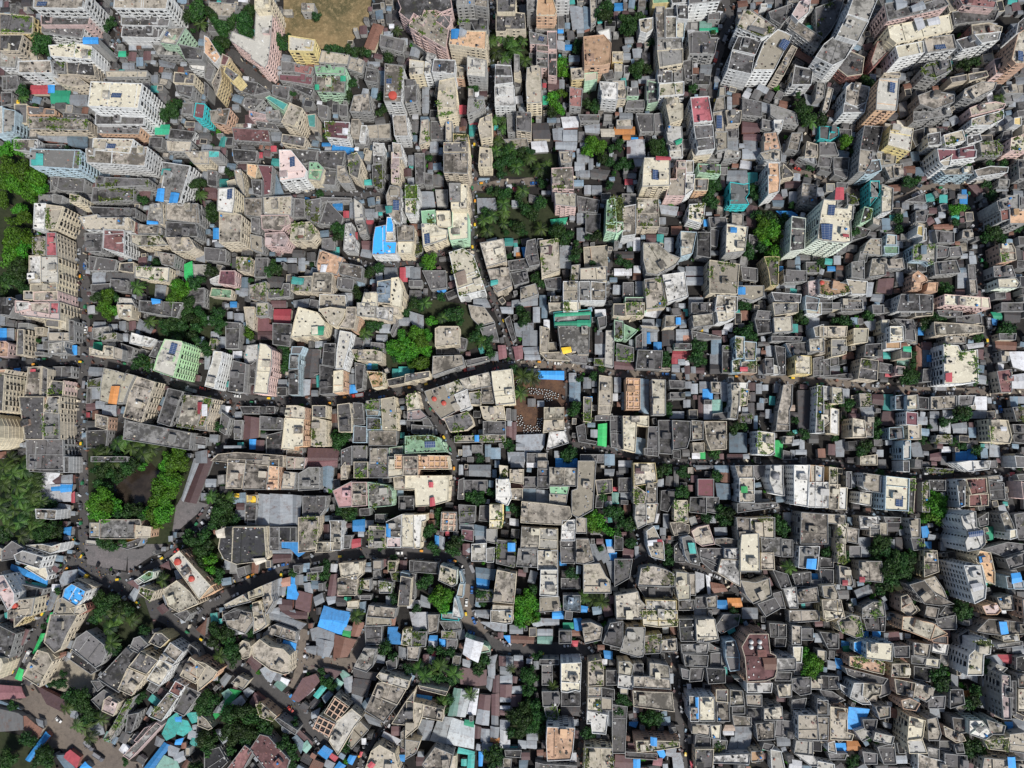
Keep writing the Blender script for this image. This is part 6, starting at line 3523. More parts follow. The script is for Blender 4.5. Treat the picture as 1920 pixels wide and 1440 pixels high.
for s in sheds:
    if s['c'] not in TINC: s['c'] = 's'
    s['rng'] = random.Random(zlib.crc32(repr(s['px']).encode()))
    s['h'] = s['rng'].uniform(2.7, 3.9)
    s['px'] = off_road(s['px'], s['h'])
    s['poly'] = ccw([W(x, y, s['h']) for x, y in s['px']]); s['A'] = abs(area(s['poly'])); s['pc'] = cen(s['px']); s['c2'] = cen(s['poly'])
sheds = [s for s in sheds if s['A'] > 2]
# image-space map of what roof is seen where (2 px cells)
GX, GY = 960, 720
seen = {}
def stamp(px, val):
    x0 = int(min(p[0] for p in px)/2); x1 = int(max(p[0] for p in px)/2)+1; y0 = int(min(p[1] for p in px)/2); y1 = int(max(p[1] for p in px)/2)+1
    for gy in range(max(0, y0), min(GY, y1+1)):
        for gx in range(max(0, x0), min(GX, x1+1)):
            if inside(px, gx*2+1, gy*2+1): seen[(gx, gy)] = val
for i, s in enumerate(sheds): stamp(s['px'], ('s', i))
order = sorted(range(len(blds)), key=lambda i: blds[i]['f'])
for i in order: stamp(blds[i]['px'], ('b', i))

# ------------------------------------------------------------------ ground, roads
def sheet(name, px, z, mt, label=None, th=None):
    mb = MB(); poly = ccw([W(x, y, 0) for x, y in px]); mb.face([(x, y, z) for x, y in poly], mt)
    return tag(mb.obj(name), label, None, None, 'structure')
M_GROUND = mat('ground_dirt', ground_mat, ((0.018, 0.017, 0.017), (0.030, 0.027, 0.024), (0.008, 0.008, 0.008)), 0.09)
M_ASPH = mat('road_asphalt', ground_mat, ((0.058, 0.056, 0.056), (0.078, 0.073, 0.070), (0.04, 0.039, 0.039)), 0.07)
M_DIRT = mat('road_dirt', ground_mat, ((0.125, 0.105, 0.090), (0.165, 0.138, 0.112), (0.075, 0.064, 0.056)), 0.06)
M_SAND = mat('field_mud', ground_mat, ((0.23, 0.165, 0.085), (0.08, 0.072, 0.035), (0.32, 0.24, 0.13)), 0.05)
M_YARD = mat('yard_earth', ground_mat, ((0.12, 0.068, 0.042), (0.06, 0.036, 0.028), (0.03, 0.022, 0.018)), 0.16)
M_PALE = mat('yard_sand', ground_mat, ((0.25, 0.22, 0.17), (0.18, 0.165, 0.14), (0.3, 0.27, 0.2)), 0.06)
M_PAVE = mat('pavement_concrete', ground_mat, ((0.15, 0.135, 0.135), (0.115, 0.11, 0.11), (0.07, 0.07, 0.07)), 0.05)
M_PARK = mat('park_ground', ground_mat, ((0.02, 0.028, 0.012), (0.035, 0.04, 0.02), (0.012, 0.014, 0.008)), 0.1)
M_POND = mat('pond_water', water_mat, (0.022, 0.017, 0.013))
mb = MB(); mb.face([(-1500, -1500, 0), (1500, -1500, 0), (1500, 1500, 0), (-1500, 1500, 0)], M_GROUND)
tag(mb.obj('ground'), None, None, None, 'structure')
road_pts = []
z = 0.02
for kind, w, pts in ROADS:
    # smooth the line, then lay a strip
    P2 = [W(x, y, 0) for x, y in pts]
    sm = []
    for i in range(len(P2)-1):
        p0 = P2[max(0, i-1)]; p1 = P2[i]; p2 = P2[i+1]; p3 = P2[min(len(P2)-1, i+2)]
        for k in range(6):
            t = k/6
            sm.append(tuple(0.5*((2*p1[a])+(-p0[a]+p2[a])*t+(2*p0[a]-5*p1[a]+4*p2[a]-p3[a])*t*t+(-p0[a]+3*p1[a]-3*p2[a]+p3[a])*t**3) for a in (0, 1)))
    sm.append(P2[-1])
    mb = MB(); hw = w*1.1*0.3125/2; L = []; R = []
    for i, p in enumerate(sm):
        a = sm[max(0, i-1)]; b = sm[min(len(sm)-1, i+1)]; d = math.hypot(b[0]-a[0], b[1]-a[1]) or 1
        nx, ny = -(b[1]-a[1])/d, (b[0]-a[0])/d
        k = hw*(1+0.18*math.sin(i*1.7+w)); L.append((p[0]+nx*k, p[1]+ny*k, z)); R.append((p[0]-nx*k, p[1]-ny*k, z))
        road_pts.append((p[0], p[1], hw))
    n_ = len(sm)
    mb.solid(L+R, [(i, n_+i, n_+i+1, i+1) for i in range(n_-1)], M_DIRT if kind == 'dirt' else M_ASPH)
    tag(mb.obj('road'), None, None, None, 'structure'); z += 0.004
PATCH = [
 ('muddy_field_ground', M_SAND, [(532,-20),(700,-20),(690,40),(660,78),(640,95),(560,88),(532,60)]),
 ('market_ground', M_YARD, [(964,694),(1058,694),(1060,740),(1062,790),(1018,808),(1016,816),(964,816)]),
 ('yard_ground', M_PALE, [(100,1245),(130,1236),(180,1258),(175,1280),(172,1305),(140,1302),(96,1290)]),
 ('yard_ground', M_DIRT, [(560,1185),(600,1235),(700,1232),(690,1255),(560,1262)]),
 ('pavement', M_PAVE, [(158,1022),(242,1026),(236,1070),(164,1060)]),
 ('pavement', M_PAVE, [(240,1030),(268,1028),(320,960),(332,930),(392,946),(372,962),(322,1006),(288,1040),(240,1072)]),
 ('junction_ground', M_ASPH, [(130,1040),(165,1058),(245,1075),(260,1115),(215,1108),(150,1080),(110,1085)]),
 ('park_ground', M_PARK, [(-60,270),(70,290),(90,340),(80,380),(60,440),(55,520),(30,570),(-60,560)]),
 ('park_ground', M_PARK, [(-60,852),(70,870),(95,930),(70,960),(60,1010),(-60,1020)]),
 ('park_ground', M_PARK, [(165,820),(345,840),(370,880),(330,950),(320,1020),(168,1020)]),
 ('park_ground', M_PARK, [(890,362),(1040,366),(1050,420),(1040,450),(890,445)]),
 ('park_ground', M_PARK, [(720,590),(800,560),(900,575),(925,640),(870,660),(820,690),(725,690)]),
 ('park_ground', M_PARK, [(330,1020),(400,1000),(430,1010),(410,1090),(370,1090)]),
 ('park_ground', M_PARK, [(165,1130),(270,1120),(290,1180),(230,1230),(170,1190)]),
 ('park_ground', M_PARK, [(410,1290),(520,1330),(540,1390),(470,1400),(420,1370)]),
 ('park_ground', M_PARK, [(1405,390),(1470,400),(1480,470),(1450,500),(1405,480)]),
 ('park_ground', M_PARK, [(1640,1040),(1720,1030),(1720,1090),(1660,1120),(1635,1080)]),
 ('park_ground', M_PARK, [(960,1320),(1020,1320),(1020,1385),(955,1385)]),
 ('park_ground', M_PARK, [(275,525),(420,560),(425,640),(300,640)]),
 ('park_ground', M_PARK, [(0,1370),(90,1390),(110,1450),(0,1450)]),
 ('park_ground', M_PARK, [(915,55),(990,60),(1000,120),(915,125)]),
 ('park_ground', M_PARK, [(925,270),(1045,290),(1040,335),(930,330)]),
]
z = 0.15
patch_px = []
for name, mt, px in PATCH:
    sheet(name, px, z if name != 'market_ground' else 0.3, mt); z += 0.004; patch_px.append((name, px))
sheet('pond_water', [(216,882),(238,872),(284,868),(300,884),(290,905),(282,925),(284,948),(250,952),(222,945),(214,915)], 0.25, M_POND)
patch_px.append(('pond', [(216,882),(238,872),(284,868),(300,884),(290,905),(282,925),(284,948),(250,952),(222,945),(214,915)]))

# ------------------------------------------------------------------ shared small meshes
def win_mesh(wall, k, big=1.0):
    mb = MB(); w, h = (1.25*big, 1.5) if k == 0 else ((1.7*big, 1.5) if k == 1 else (0.9*big, 1.9))
    mb.box((0, 0.03), (w, 0.1), 0, h, M_GLASS)
    mb.box((0, 0.06), (0.07, 0.16), 0, h, MW('g'))                 # mullion
    mb.box((0, 0.12), (w+0.4, 0.26), h, h+0.1, MW(wall))           # sunshade
    mb.box((0, 0.07), (w+0.2, 0.16), -0.1, 0, MW(wall))            # sill
    return mb.mesh('window')
def balc_mesh(wall):
    mb = MB()
    mb.box((0, 0.5), (3.0, 1.0), 0, 0.14, MW(wall))
    mb.box((0, 0.96), (3.0, 0.09), 0.14, 1.0, MW(wall))
    for s in (-1, 1): mb.box((s*1.45, 0.455), (0.09, 0.9), 0.14, 1.0, MW(wall))
    mb.box((0, 0.03), (2.4, 0.08), 0.14, 2.3, M_GLASS)
    return mb.mesh('balcony')
WIN = {}; BAL = {}
def get_win(w, k):
    if (w, k) not in WIN: WIN[(w, k)] = win_mesh(w, k)
    return WIN[(w, k)]
def get_bal(w):
    if w not in BAL: BAL[w] = balc_mesh(w)
    return BAL[w]
def tank_mesh(mt, r=0.62, h=1.35):
    mb = MB(); mb.cyl((0, 0), r, 0, h*0.85, mt, 12); mb.cyl((0, 0), r, h*0.85, h, mt, 12, r*0.35); mb.cyl((0, 0), 0.2, h, h+0.1, mt, 8)
    return mb.mesh('water_tank')
TANKM = [tank_mesh(M_BLACK)]*3+[tank_mesh(M_BLACK, 0.5, 1.1)]*3+[tank_mesh(M_WHITE)]*2+[tank_mesh(M_GREY, 0.75, 1.2)]*3+[tank_mesh(M_BLUE, 0.55, 1.2)]
TCOL = dict(R=M_RED, y=M_YEL, g=M_GREY, w=M_WHITE, b=M_BLUE, k=M_BLACK, c=MW('c'))

def leaves(mb, mt, spots, n_, sz, rng, hgt=1.0, spread=0.8):
    for q in range(n_):
        x, y, z0 = rng.choice(spots)
        x += rng.gauss(0, spread); y += rng.gauss(0, spread); zz = z0+rng.uniform(0.1, hgt)
        a = rng.uniform(0, 2*PI); t = rng.uniform(-0.7, 0.7); s = sz*rng.uniform(0.6, 1.4)
        ux, uy = math.cos(a)*s, math.sin(a)*s; vx, vy, vz = -math.sin(a)*s*math.cos(t), math.cos(a)*s*math.cos(t), s*math.sin(t)
        mb.rv = rng.random()
        mb.face([(x-ux-vx, y-uy-vy, zz-vz), (x+ux-vx, y+uy-vy, zz-vz), (x+ux+vx, y+uy+vy, zz+vz), (x-ux+vx, y-uy+vy, zz+vz)], mt)

def gable(mb, poly, z0, mt, over=0.25, pitch=0.2):
    """closed tin roof on a four-cornered plan: two slopes, two gables, eaves"""
    q = inset(poly, -over)
    if len(q) == 4:
        L01 = math.dist(q[0], q[1])+math.dist(q[2], q[3]); L12 = math.dist(q[1], q[2])+math.dist(q[3], q[0])
        if L12 > L01: q = q[1:]+q[:1]
        wd = min(L01, L12)/2; ln = max(L01, L12)/2
        rh = max(0.25, wd*0.5*pitch)
        m1 = ((q[1][0]+q[2][0])/2, (q[1][1]+q[2][1])/2); m0 = ((q[0][0]+q[3][0])/2, (q[0][1]+q[3][1])/2)
        vs = [(x, y, z0) for x, y in q]+[(m0[0], m0[1], z0+rh), (m1[0], m1[1], z0+rh)]
        fs = [(0, 1, 5, 4), (2, 3, 4, 5), (1, 2, 5), (3, 0, 4), (3, 2, 1, 0)]
        h = wd/2
        uvs = [[(0, 0), (ln, 0), (ln, h), (0, h)], [(ln, 0), (0, 0), (0, h), (ln, h)], [(0, 0), (wd, 0), (h, 1)], [(0, 0), (wd, 0), (h, 1)], [(0, 0), (1, 0), (1, 1), (0, 1)]]
        mb.solid(vs, fs, mt, uvs)
    else:
        ang = longdir(q); c, s = math.cos(ang), math.sin(ang)
        n_ = len(q); vs = [(x, y, z0) for x, y in q]+[(x, y, z0+0.15) for x, y in q]
        fs = [(i, (i+1) % n_, n_+(i+1) % n_, n_+i) for i in range(n_)]+[tuple(range(n_, 2*n_))]
        uvs = [[(0, 0), (1, 0), (1, .1), (0, .1)]]*n_+[[(x*c+y*s, -x*s+y*c) for x, y in q]]
        mb.solid(vs, fs, mt, uvs)
def quadlike(poly):
    return len(poly) == 4 and min(math.dist(poly[i], poly[(i+1) % 4]) for i in range(4)) > 1.2

# ------------------------------------------------------------------ which things are built singly
KIND = {9: 'tower_block', 8: 'tower_block', 7: 'tower_block', 6: 'tower_block', 5: 'apartment_block', 4: 'walk_up_block', 3: 'town_house', 2: 'flat_roofed_house', 1: 'flat_roofed_house'}
CAT = dict(tower_block='tower block', apartment_block='apartment building', walk_up_block='building', town_house='house', flat_roofed_house='small house')
by = {}
for b in blds:
    b['vis'] = 0; b['kind'] = KIND[b['f']]
    by.setdefault(b['kind'], []).append(b)
cnt = {}
for v in seen.values(): cnt[v] = cnt.get(v, 0)+1
for i, b in enumerate(blds): b['vis'] = cnt.get(('b', i), 0); b['i'] = i
for i, s in enumerate(sheds): s['vis'] = cnt.get(('s', i), 0); s['i'] = i
for k in by:
    by[k].sort(key=lambda b: -b['vis'])
    for j, b in enumerate(by[k]): b['solo'] = j < 300 and b['vis'] >= 6
sheds.sort(key=lambda s: -s['vis'])
for j, s in enumerate(sheds): s['solo'] = j < 300
THINGS = []     # (object, picture x, picture y, description, category, group)

def find_b(x, y):
    hit = None
    for b in blds:
        if inside(b['px'], x, y) and (hit is None or b['f'] > hit['f']): hit = b
    return hit
for s in roofsheds:
    c = cen(s['px']); b = find_b(*c)
    if b is None or not b['solo']:
        s['h'] = s['f']*FL+2.2
        continue
    b.setdefault('rs', []).append(s)
for k, lst in (('tk', tanks), ('dm', domes)):
    for t in lst:
        b = find_b(t[0], t[1])
        if b is not None and b['solo']: b.setdefault(k, []).append(t)

def spot(rng, poly, ang, w, d, tries=24, edge=True, avoid=()):
    """a place for a w x d box inside poly, preferably against an edge"""
    c, s = math.cos(ang), math.sin(ang); u0, u1, v0, v1 = extent(poly, ang)
    for _ in range(tries):
        u = rng.uniform(u0+w/2, u1-w/2) if u1-u0 > w else (u0+u1)/2
        v = rng.uniform(v0+d/2, v1-d/2) if v1-v0 > d else (v0+v1)/2
        if edge and rng.random() < 0.7:
            if rng.random() < 0.5: u = rng.choice((u0+w/2+0.05, u1-w/2-0.05))
            else: v = rng.choice((v0+d/2+0.05, v1-d/2-0.05))
        x, y = u*c-v*s, u*s+v*c
        ok = all(inside(poly, x+(a*w/2)*c-(e*d/2)*s, y+(a*w/2)*s+(e*d/2)*c) for a in (-.98, .98) for e in (-.98, .98))
        if ok and all(abs(x-p[0])+abs(y-p[1]) > p[2] for p in avoid): return x, y
    return None
hidden = {}
for tx, ty, tr in trees:
    for gy in range(int((ty-tr*.8)/2), int((ty+tr*.8)/2)):
        for gx in range(int((tx-tr*.8)/2), int((tx+tr*.8)/2)): hidden[(gx, gy)] = 1

def build_body(b, wall, roof, rng):
    """walls with floor bands into `wall`; slab, parapet and roof clutter into `roof`"""
    p, h = b['poly'], b['h']; mw = MW(b['w']); mr = MR(b['r'])
    wall.rv = roof.rv = 0.95 if 'z' in b['fl'] or (b['f'] >= 5 and b['r'] in 'cl' and rng.random() < .5) else rng.random()
    wall.prism(p, 0, h, mw)
    if b['f'] >= 4:
        for k in range(1, b['f']):
            q = inset(p, -0.14); wall.ring(q, 0.13, k*FL-0.12, k*FL+0.06, mw)
    roof.prism(inset(p, 0.02), h-0.12, h, mr, mr)

stuff_low = MB(); stuff_tin = MB()
nwin = 0
for b in blds:
    rng = b['rng']; p, h, f, fl = b['poly'], b['h'], b['f'], b['fl']
    if not b['solo']:
        build_body(b, stuff_low, stuff_low, rng)
        stuff_low.ring(inset(p, 0.01), 0.2, h, h+0.7, MW(b['w']))
        continue
    base = (b['c'][0], b['c'][1], 0.0)
    root = empty(b['kind'], base)
    wall = MB(); roof = MB(); build_body(b, wall, roof, rng)
    feats = []
    A = b['A']; ang = longdir(p); q = inset(p, 0.35)
    # low dividing walls across larger roofs
    if A > 60 and area(q) > 0:
        c, s = math.cos(ang), math.sin(ang); u0, u1, v0, v1 = extent(p, ang)
        for _ in range(1 + (A > 220)+(A > 350)):
            if rng.random() < 0.75:
                u = rng.uniform(u0+2, u1-2); v = (v0+v1)/2
                x, y = u*c-v*s, u*s+v*c
                if all(inside(p, x-k*(v1-v0)*0.42*s*-1*-1, y+k*(v1-v0)*0.42*c) for k in (-1, 1)) and inside(p, x, y):
                    roof.box((x, y), (0.2, (v1-v0)*0.86), h, h+rng.choice((0.35, 0.5, 0.9)), MW(b['w']) if rng.random() < .5 else MR(b['r']), ang)
    if 'u' in fl:
        u0, u1, v0, v1 = extent(p, ang); c, s = math.cos(ang), math.sin(ang)
        lat = MB(); lat.rv = 0.4; u = u0+1.2
        while u < u1-0.8: lat.box((u*c-(v0+v1)/2*s, u*s+(v0+v1)/2*c), (0.55, v1-v0-1.2), h, h+0.8, MW('o'), ang); u += 3.1
        v = v0+1.2
        while v < v1-0.8: lat.box(((u0+u1)/2*c-v*s, (u0+u1)/2*s+v*c), (u1-u0-1.2, 0.55), h, h+0.83, MW('o'), ang); v += 3.1
        lat.obj('roof_lattice', root, base); feats.append(('beam lattice', 0))
    # small square openings or hatches
    for _ in range(rng.choice((0, 1, 1, 2)) if A > 50 else 0):
        sp = spot(rng, q, ang, 1.4, 1.1, edge=False)
        if sp: roof.box(sp, (rng.uniform(.7, 1.6), rng.uniform(.6, 1.2)), h, h+rng.uniform(.15, .7), rng.choice((MR('d'), MW(b['w']), M_GREY, MR('l'), M_BLACK)), ang)
    wo = wall.obj('wall', root, base); ro = roof.obj('roof', root, base)
    pp = MB(); pp.rv = min(1, wall.rv*0.5+0.4); ph = rng.uniform(0.6, 1.0) if f > 1 else 0.4
    pp.ring(inset(p, -0.03), 0.22, h, h+ph, MW('w') if 'W' in fl else MW('c' if b['w'] in 'oyr' and rng.random() < .75 else 'g' if rng.random() < .3 else b['w'])); po = pp.obj('parapet', ro, base)
    used = []
    # stair room and water tanks
    sr = None
    if 's' in fl or (f >= 4 and A > 70 and rng.random() < 0.45):
        w_, d_ = (3.2, 4.2) if A > 110 else ((2.4, 3.2) if A > 45 else (1.9, 2.2))
        sp = spot(rng, q, ang, w_, d_)
        if sp:
            sr = sp; used.append((sp[0], sp[1], 3.4))
            m_ = MB(); m_.rv = rng.random(); m_.box(sp, (w_, d_), h, h+2.4, MW(b['w']), ang); m_.rv = rng.random()
            m_.box(sp, (w_+.4, d_+.4), h+2.4, h+2.58, MR(b['r']), ang); so_ = m_.obj('stair_room', root, base)
            dz = MB(); a2 = ang+PI/2
            dz.box((sp[0]+(w_/2+.03)*math.cos(ang), sp[1]+(w_/2+.03)*math.sin(ang)), (.08, .9), h+.1, h+2.1, M_GREY, ang); dz.obj('door', so_, base)
            feats.append(('stair room', 2))
    nt = 0
    if f >= 3 and A > 30:
        nt = rng.choice((0, 0, 1, 1, 2)) + ('k' in fl)*2
        for _ in range(nt):
            if sr and rng.random() < 0.5:
                x, y = sr[0]+rng.uniform(-.6, .6), sr[1]+rng.uniform(-.8, .8); zz = h+2.58
                if any(abs(x-t[0])+abs(y-t[1]) < 1.5 for t in used[1:]): continue
                used.append((x, y, 1.4))
            else:
                sp = spot(rng, q, ang, 1.4, 1.4, avoid=used)
                if not sp: continue
                x, y = sp; zz = h; used.append((x, y, 1.6))
            inst('water_tank', rng.choice(TANKM), root, (x-base[0], y-base[1], zz))
        if 'k' in fl: feats.append(('water tanks', 1))
    for tx, ty, tr, tc in b.get('tk', []):
        x, y = W(tx, ty, h+1.5); m_ = MB(); r = tr*.3125
        m_.cyl((x, y), r, h, h+1.5, TCOL.get(tc, M_GREY), 16); m_.cyl((x, y), r, h+1.5, h+1.9, TCOL.get(tc, M_GREY), 16, r*.3); m_.obj('water_tank', root, base)
        feats.append(({'R': 'red', 'y': 'yellow'}.get(tc, 'round')+' tank', -1))
    for tx, ty, tr, tc in b.get('dm', []):
        x, y = W(tx, ty, h+1.0); m_ = MB(); r = tr*.3125
        m_.cyl((x, y), r, h, h+1.0, TCOL.get(tc, M_WHITE), 16); m_.dome((x, y), r*.95, h+1.0, TCOL.get(tc, M_WHITE)); m_.obj('dome', root, base)
        feats.append(('white domes' if tc == 'w' else 'dome', -2))
    if 'p' in fl:
        w_, d_ = (6, 3.4) if A > 120 else (3, 3.4)
        sp = spot(rng, q, ang, w_, d_, 60, False, used) or spot(rng, q, ang, 2, 1.7, 60, False)
        if sp:
            used.append((sp[0], sp[1], 4)); c, s = math.cos(ang), math.sin(ang); pts = []
            for a, e in ((-1, -1), (1, -1), (1, 1), (-1, 1)):
                pts.append((sp[0]+a*w_/2*c-e*d_/2*s, sp[1]+a*w_/2*s+e*d_/2*c))
            m_ = MB(); zs = (h+.5, h+.5, h+1.4, h+1.4)
            vs = [(x, y, z_) for (x, y), z_ in zip(pts, zs)]+[(x, y, z_+.08) for (x, y), z_ in zip(pts, zs)]
            m_.solid(vs, [(0, 1, 5, 4), (1, 2, 6, 5), (2, 3, 7, 6), (3, 0, 4, 7), (3, 2, 1, 0)], M_GREY)
            m_.face(vs[4:], M_PANEL, [(0, 0), (w_, 0), (w_, d_), (0, d_)])
            for x, y in pts[2:]: m_.box((x*.96+sp[0]*.04, y*.96+sp[1]*.04), (.1, .1), h, h+1.35, M_GREY, ang)
            m_.obj('solar_panel', root, base); feats.append(('solar panels', -1))
    if 'v' in fl or b['r'] in ('v', 'v2'):
        m_ = MB(); spots = []; qq = inset(p, 0.9) if A > 25 else inset(p, 0.5); L = len(qq)
        dense = b['r'] in ('v', 'v2')
        for e in range(L):
            if rng.random() < 0.5 or dense:
                a_, c_ = qq[e], qq[(e+1) % L]; k = max(2, int(math.dist(a_, c_)/1.2))
                lo, hi = sorted((rng.random(), rng.random())); 
                if dense: lo, hi = 0, 1
                spots += [(a_[0]+(c_[0]-a_[0])*t/k, a_[1]+(c_[1]-a_[1])*t/k, h) for t in range(k+1) if lo-.15 <= t/k <= hi+.15]
        for _ in range(3 if not dense else 8):
            sp = spot(rng, q, ang, 1, 1, edge=False)
            if sp: spots.append((sp[0], sp[1], h))
        if spots:
            spots = [t for t in spots if inside(p, t[0], t[1]) and rng.random() < .7] or spots[:2]
            leaves(m_, M_LEAF3, spots, min(420, 13*len(spots)), 0.3, rng, 1.2, 0.75); m_.obj('roof_foliage', root, base); feats.append(('roof garden', -2))
    for s in b.get('rs', []):
        poly = ccw([W(x, y, h+2.2) for x, y in s['px']]); m_ = MB(); m_.rv = rng.random()
        ext = inset(poly, 0.2)
        m_.prism(ext, h, h+1.9, MW('g')) if rng.random() < .5 else [m_.box(v, (.15, .15), h, h+1.95, M_GREY) for v in ext]
        if s['c'] in ('p',): gable(m_, poly, h+1.9, M_PANEL, 0.05)
        else: gable(m_, poly, h+1.9, MT(s['c'] if s['c'] in TINC else 's'), 0.05)
        m_.obj('rooftop_shed', root, base)
        cn = {'b': 'blue', 'R': 'red', 'e': 'green', 'q': 'teal', 'w': 'white', 'o': 'orange', 'm': 'maroon', 's': 'grey', 'y': 'yellow', 'd': 'dark', 'c': 'cream', 'r': 'brown'}.get(s['c'], 'small')
        feats.append((cn+' rooftop shed', -3))
    # small bits on the roof: boxes, pots, laundry
    nj = int(A/11*rng.uniform(.2, 1.3))
    if nj > 1 and f > 1:
        m_ = MB()
        for _ in range(min(nj, 40)):
            sp = spot(rng, q, ang, .6, .6, 4, rng.random() < .6)
            if sp:
                m_.rv = rng.random(); m_.box(sp, (rng.uniform(.3, 1.1), rng.uniform(.25, .8)), h, h+rng.uniform(.15, .8), rng.choice((M_WHITE, M_GREY, M_GREY, M_BLACK, M_BLACK, MW('g'), MW('c'), MT('m'), MT('s'), MR('l'), MR('d'), MW('r'))), ang+rng.uniform(-.3, .3))
        if m_.v: tag(m_.obj('roof_litter', root, base), None, None, None, 'stuff')
    # windows and balconies on the walls that face the camera
    ci = b['i']; wk = rng.choice((0, 0, 1, 2)); nwb = nbb = 0
    for e in range(len(p)):
        a_, c_ = p[e], p[(e+1) % len(p)]; L = math.dist(a_, c_)
        if L < 2.2: continue
        dx, dy = (c_[0]-a_[0])/L, (c_[1]-a_[1])/L; nx, ny = dy, -dx
        mx, my = (a_[0]+c_[0])/2, (a_[1]+c_[1])/2; dist = math.hypot(mx, my)
        if (-mx*nx-my*ny) < 0.12*dist or dist < 30: continue
        if h/(H-h)*dist*abs(mx*nx+my*ny)/dist < 1.6: continue
        rz = math.atan2(ny, nx)-PI/2
        bays = max(1, int((L-0.5)/2.7)); step = L/bays
        bal = f >= 4 and L > 7 and rng.random() < 0.6; bm = rng.randrange(2, 4); ck = [rng.choice((wk, wk, 0, 1, 2)) for _ in range(bays)]; cs = [rng.uniform(-.35, .35) for _ in range(bays)]; cg = [rng.random() < .14 for _ in range(bays)]
        for k in range(f):
            zf = k*FL+0.95
            for j in range(bays):
                t = (j+0.5)*step+cs[j]; x, y = a_[0]+dx*t, a_[1]+dy*t
                u, v = P(x, y, zf+0.8)
                if not (-20 < u < 1940 and -20 < v < 1460): continue
                sv_ = seen.get((int(u/2), int(v/2)))
                if sv_ is not None and sv_ != ('b', ci): continue
                if sv_ == ('b', ci) and False: continue
                if (int(u/2), int(v/2)) in hidden: continue
                if bal and bays > 2 and j % bm == 1:
                    if nbb < 100: nbb += 1; inst('balcony', get_bal(b['w']), wo, (x-base[0], y-base[1], k*FL+0.02), rz)
                else:
                    if nwb < 100 and rng.random() > 0.06 and not cg[j]: nwb += 1; inst('window', get_win(b['w'], ck[j]), wo, (x-base[0], y-base[1], zf), rz)
    nwin += nwb+nbb
    b['feats'] = [x for x, _ in sorted(feats, key=lambda t: t[1])]; b['root'] = root
    THINGS.append(('b', b, root))
print('buildings', len(THINGS), 'windows', nwin)
# ------------------------------------------------------------------ tin sheds
for s in roofsheds:
    if 'h' in s:
        sheds.append(dict(c=s['c'] if s['c'] in TINC else 's', px=s['px'], h=s['h'], poly=ccw([W(x, y, s['h']) for x, y in s['px']]), solo=False, rng=random.Random(5)))
for s in sheds:
    rng = s['rng']; p = s['poly']
    if s['solo']:
        base = (s['c2'][0], s['c2'][1], 0)
        m_ = MB(); m_.rv = rng.random(); m_.prism(inset(p, 0.15), 0, s['h']-.05, MW(rng.choice('ggdrc')), MR('d')); o = m_.obj('tin_shed', None, base)
        r_ = MB(); r_.rv = rng.random(); gable(r_, p, s['h']-.05, MT(s['c']), 0.2); r_.obj('roof', o, base)
        THINGS.append(('s', s, o))
    else:
        stuff_tin.rv = rng.random(); stuff_tin.prism(inset(p, 0.15), 0, s['h']-.05, MW('g'))
        stuff_tin.rv = rng.random(); gable(stuff_tin, p, s['h']-.05, MT(s['c']), 0.2)
# ------------------------------------------------------------------ the low roofs that fill the gaps
OX, OY, NX, NY = -370, -300, 740, 640
occ = bytearray(NX*NY)
def fillpoly(p, val=1):
    x0 = max(0, int(min(q[0] for q in p)-OX)); x1 = min(NX-1, int(max(q[0] for q in p)-OX)+1); y0 = max(0, int(min(q[1] for q in p)-OY)); y1 = min(NY-1, int(max(q[1] for q in p)-OY)+1)
    for j in range(y0, y1+1):
        for i in range(x0, x1+1):
            if inside(p, OX+i+.5, OY+j+.5): occ[j*NX+i] = val
for b in blds: fillpoly(inset(b['poly'], -0.4))
for s in sheds: fillpoly(inset(s['poly'], -0.3))
for nme, px in patch_px: fillpoly(ccw([W(x, y, 0) for x, y in px]))
def disc(x, y, r):
    for j in range(max(0, int(y-r-OY)), min(NY-1, int(y+r-OY))+1):
        for i in range(max(0, int(x-r-OX)), min(NX-1, int(x+r-OX))+1):
            if (OX+i+.5-x)**2+(OY+j+.5-y)**2 < r*r: occ[j*NX+i] = 1
for x, y, r in road_pts: disc(x, y, r+0.3)
for tx, ty, tr in trees+palms:
    x, y = W(tx, ty, 5); disc(x, y, tr*.3125*.75)
grid = {}
for b in blds: grid.setdefault((int(b['c'][0]//20), int(b['c'][1]//20)), []).append(b)
frng = random.Random(3); cand = [(i, j) for j in range(2, NY-2, 2) for i in range(2, NX-2, 2) if not occ[j*NX+i]]
frng.shuffle(cand); nf = 0
TW = 'ssssddddmmmkkrr222wqs'.replace('b2', '2')
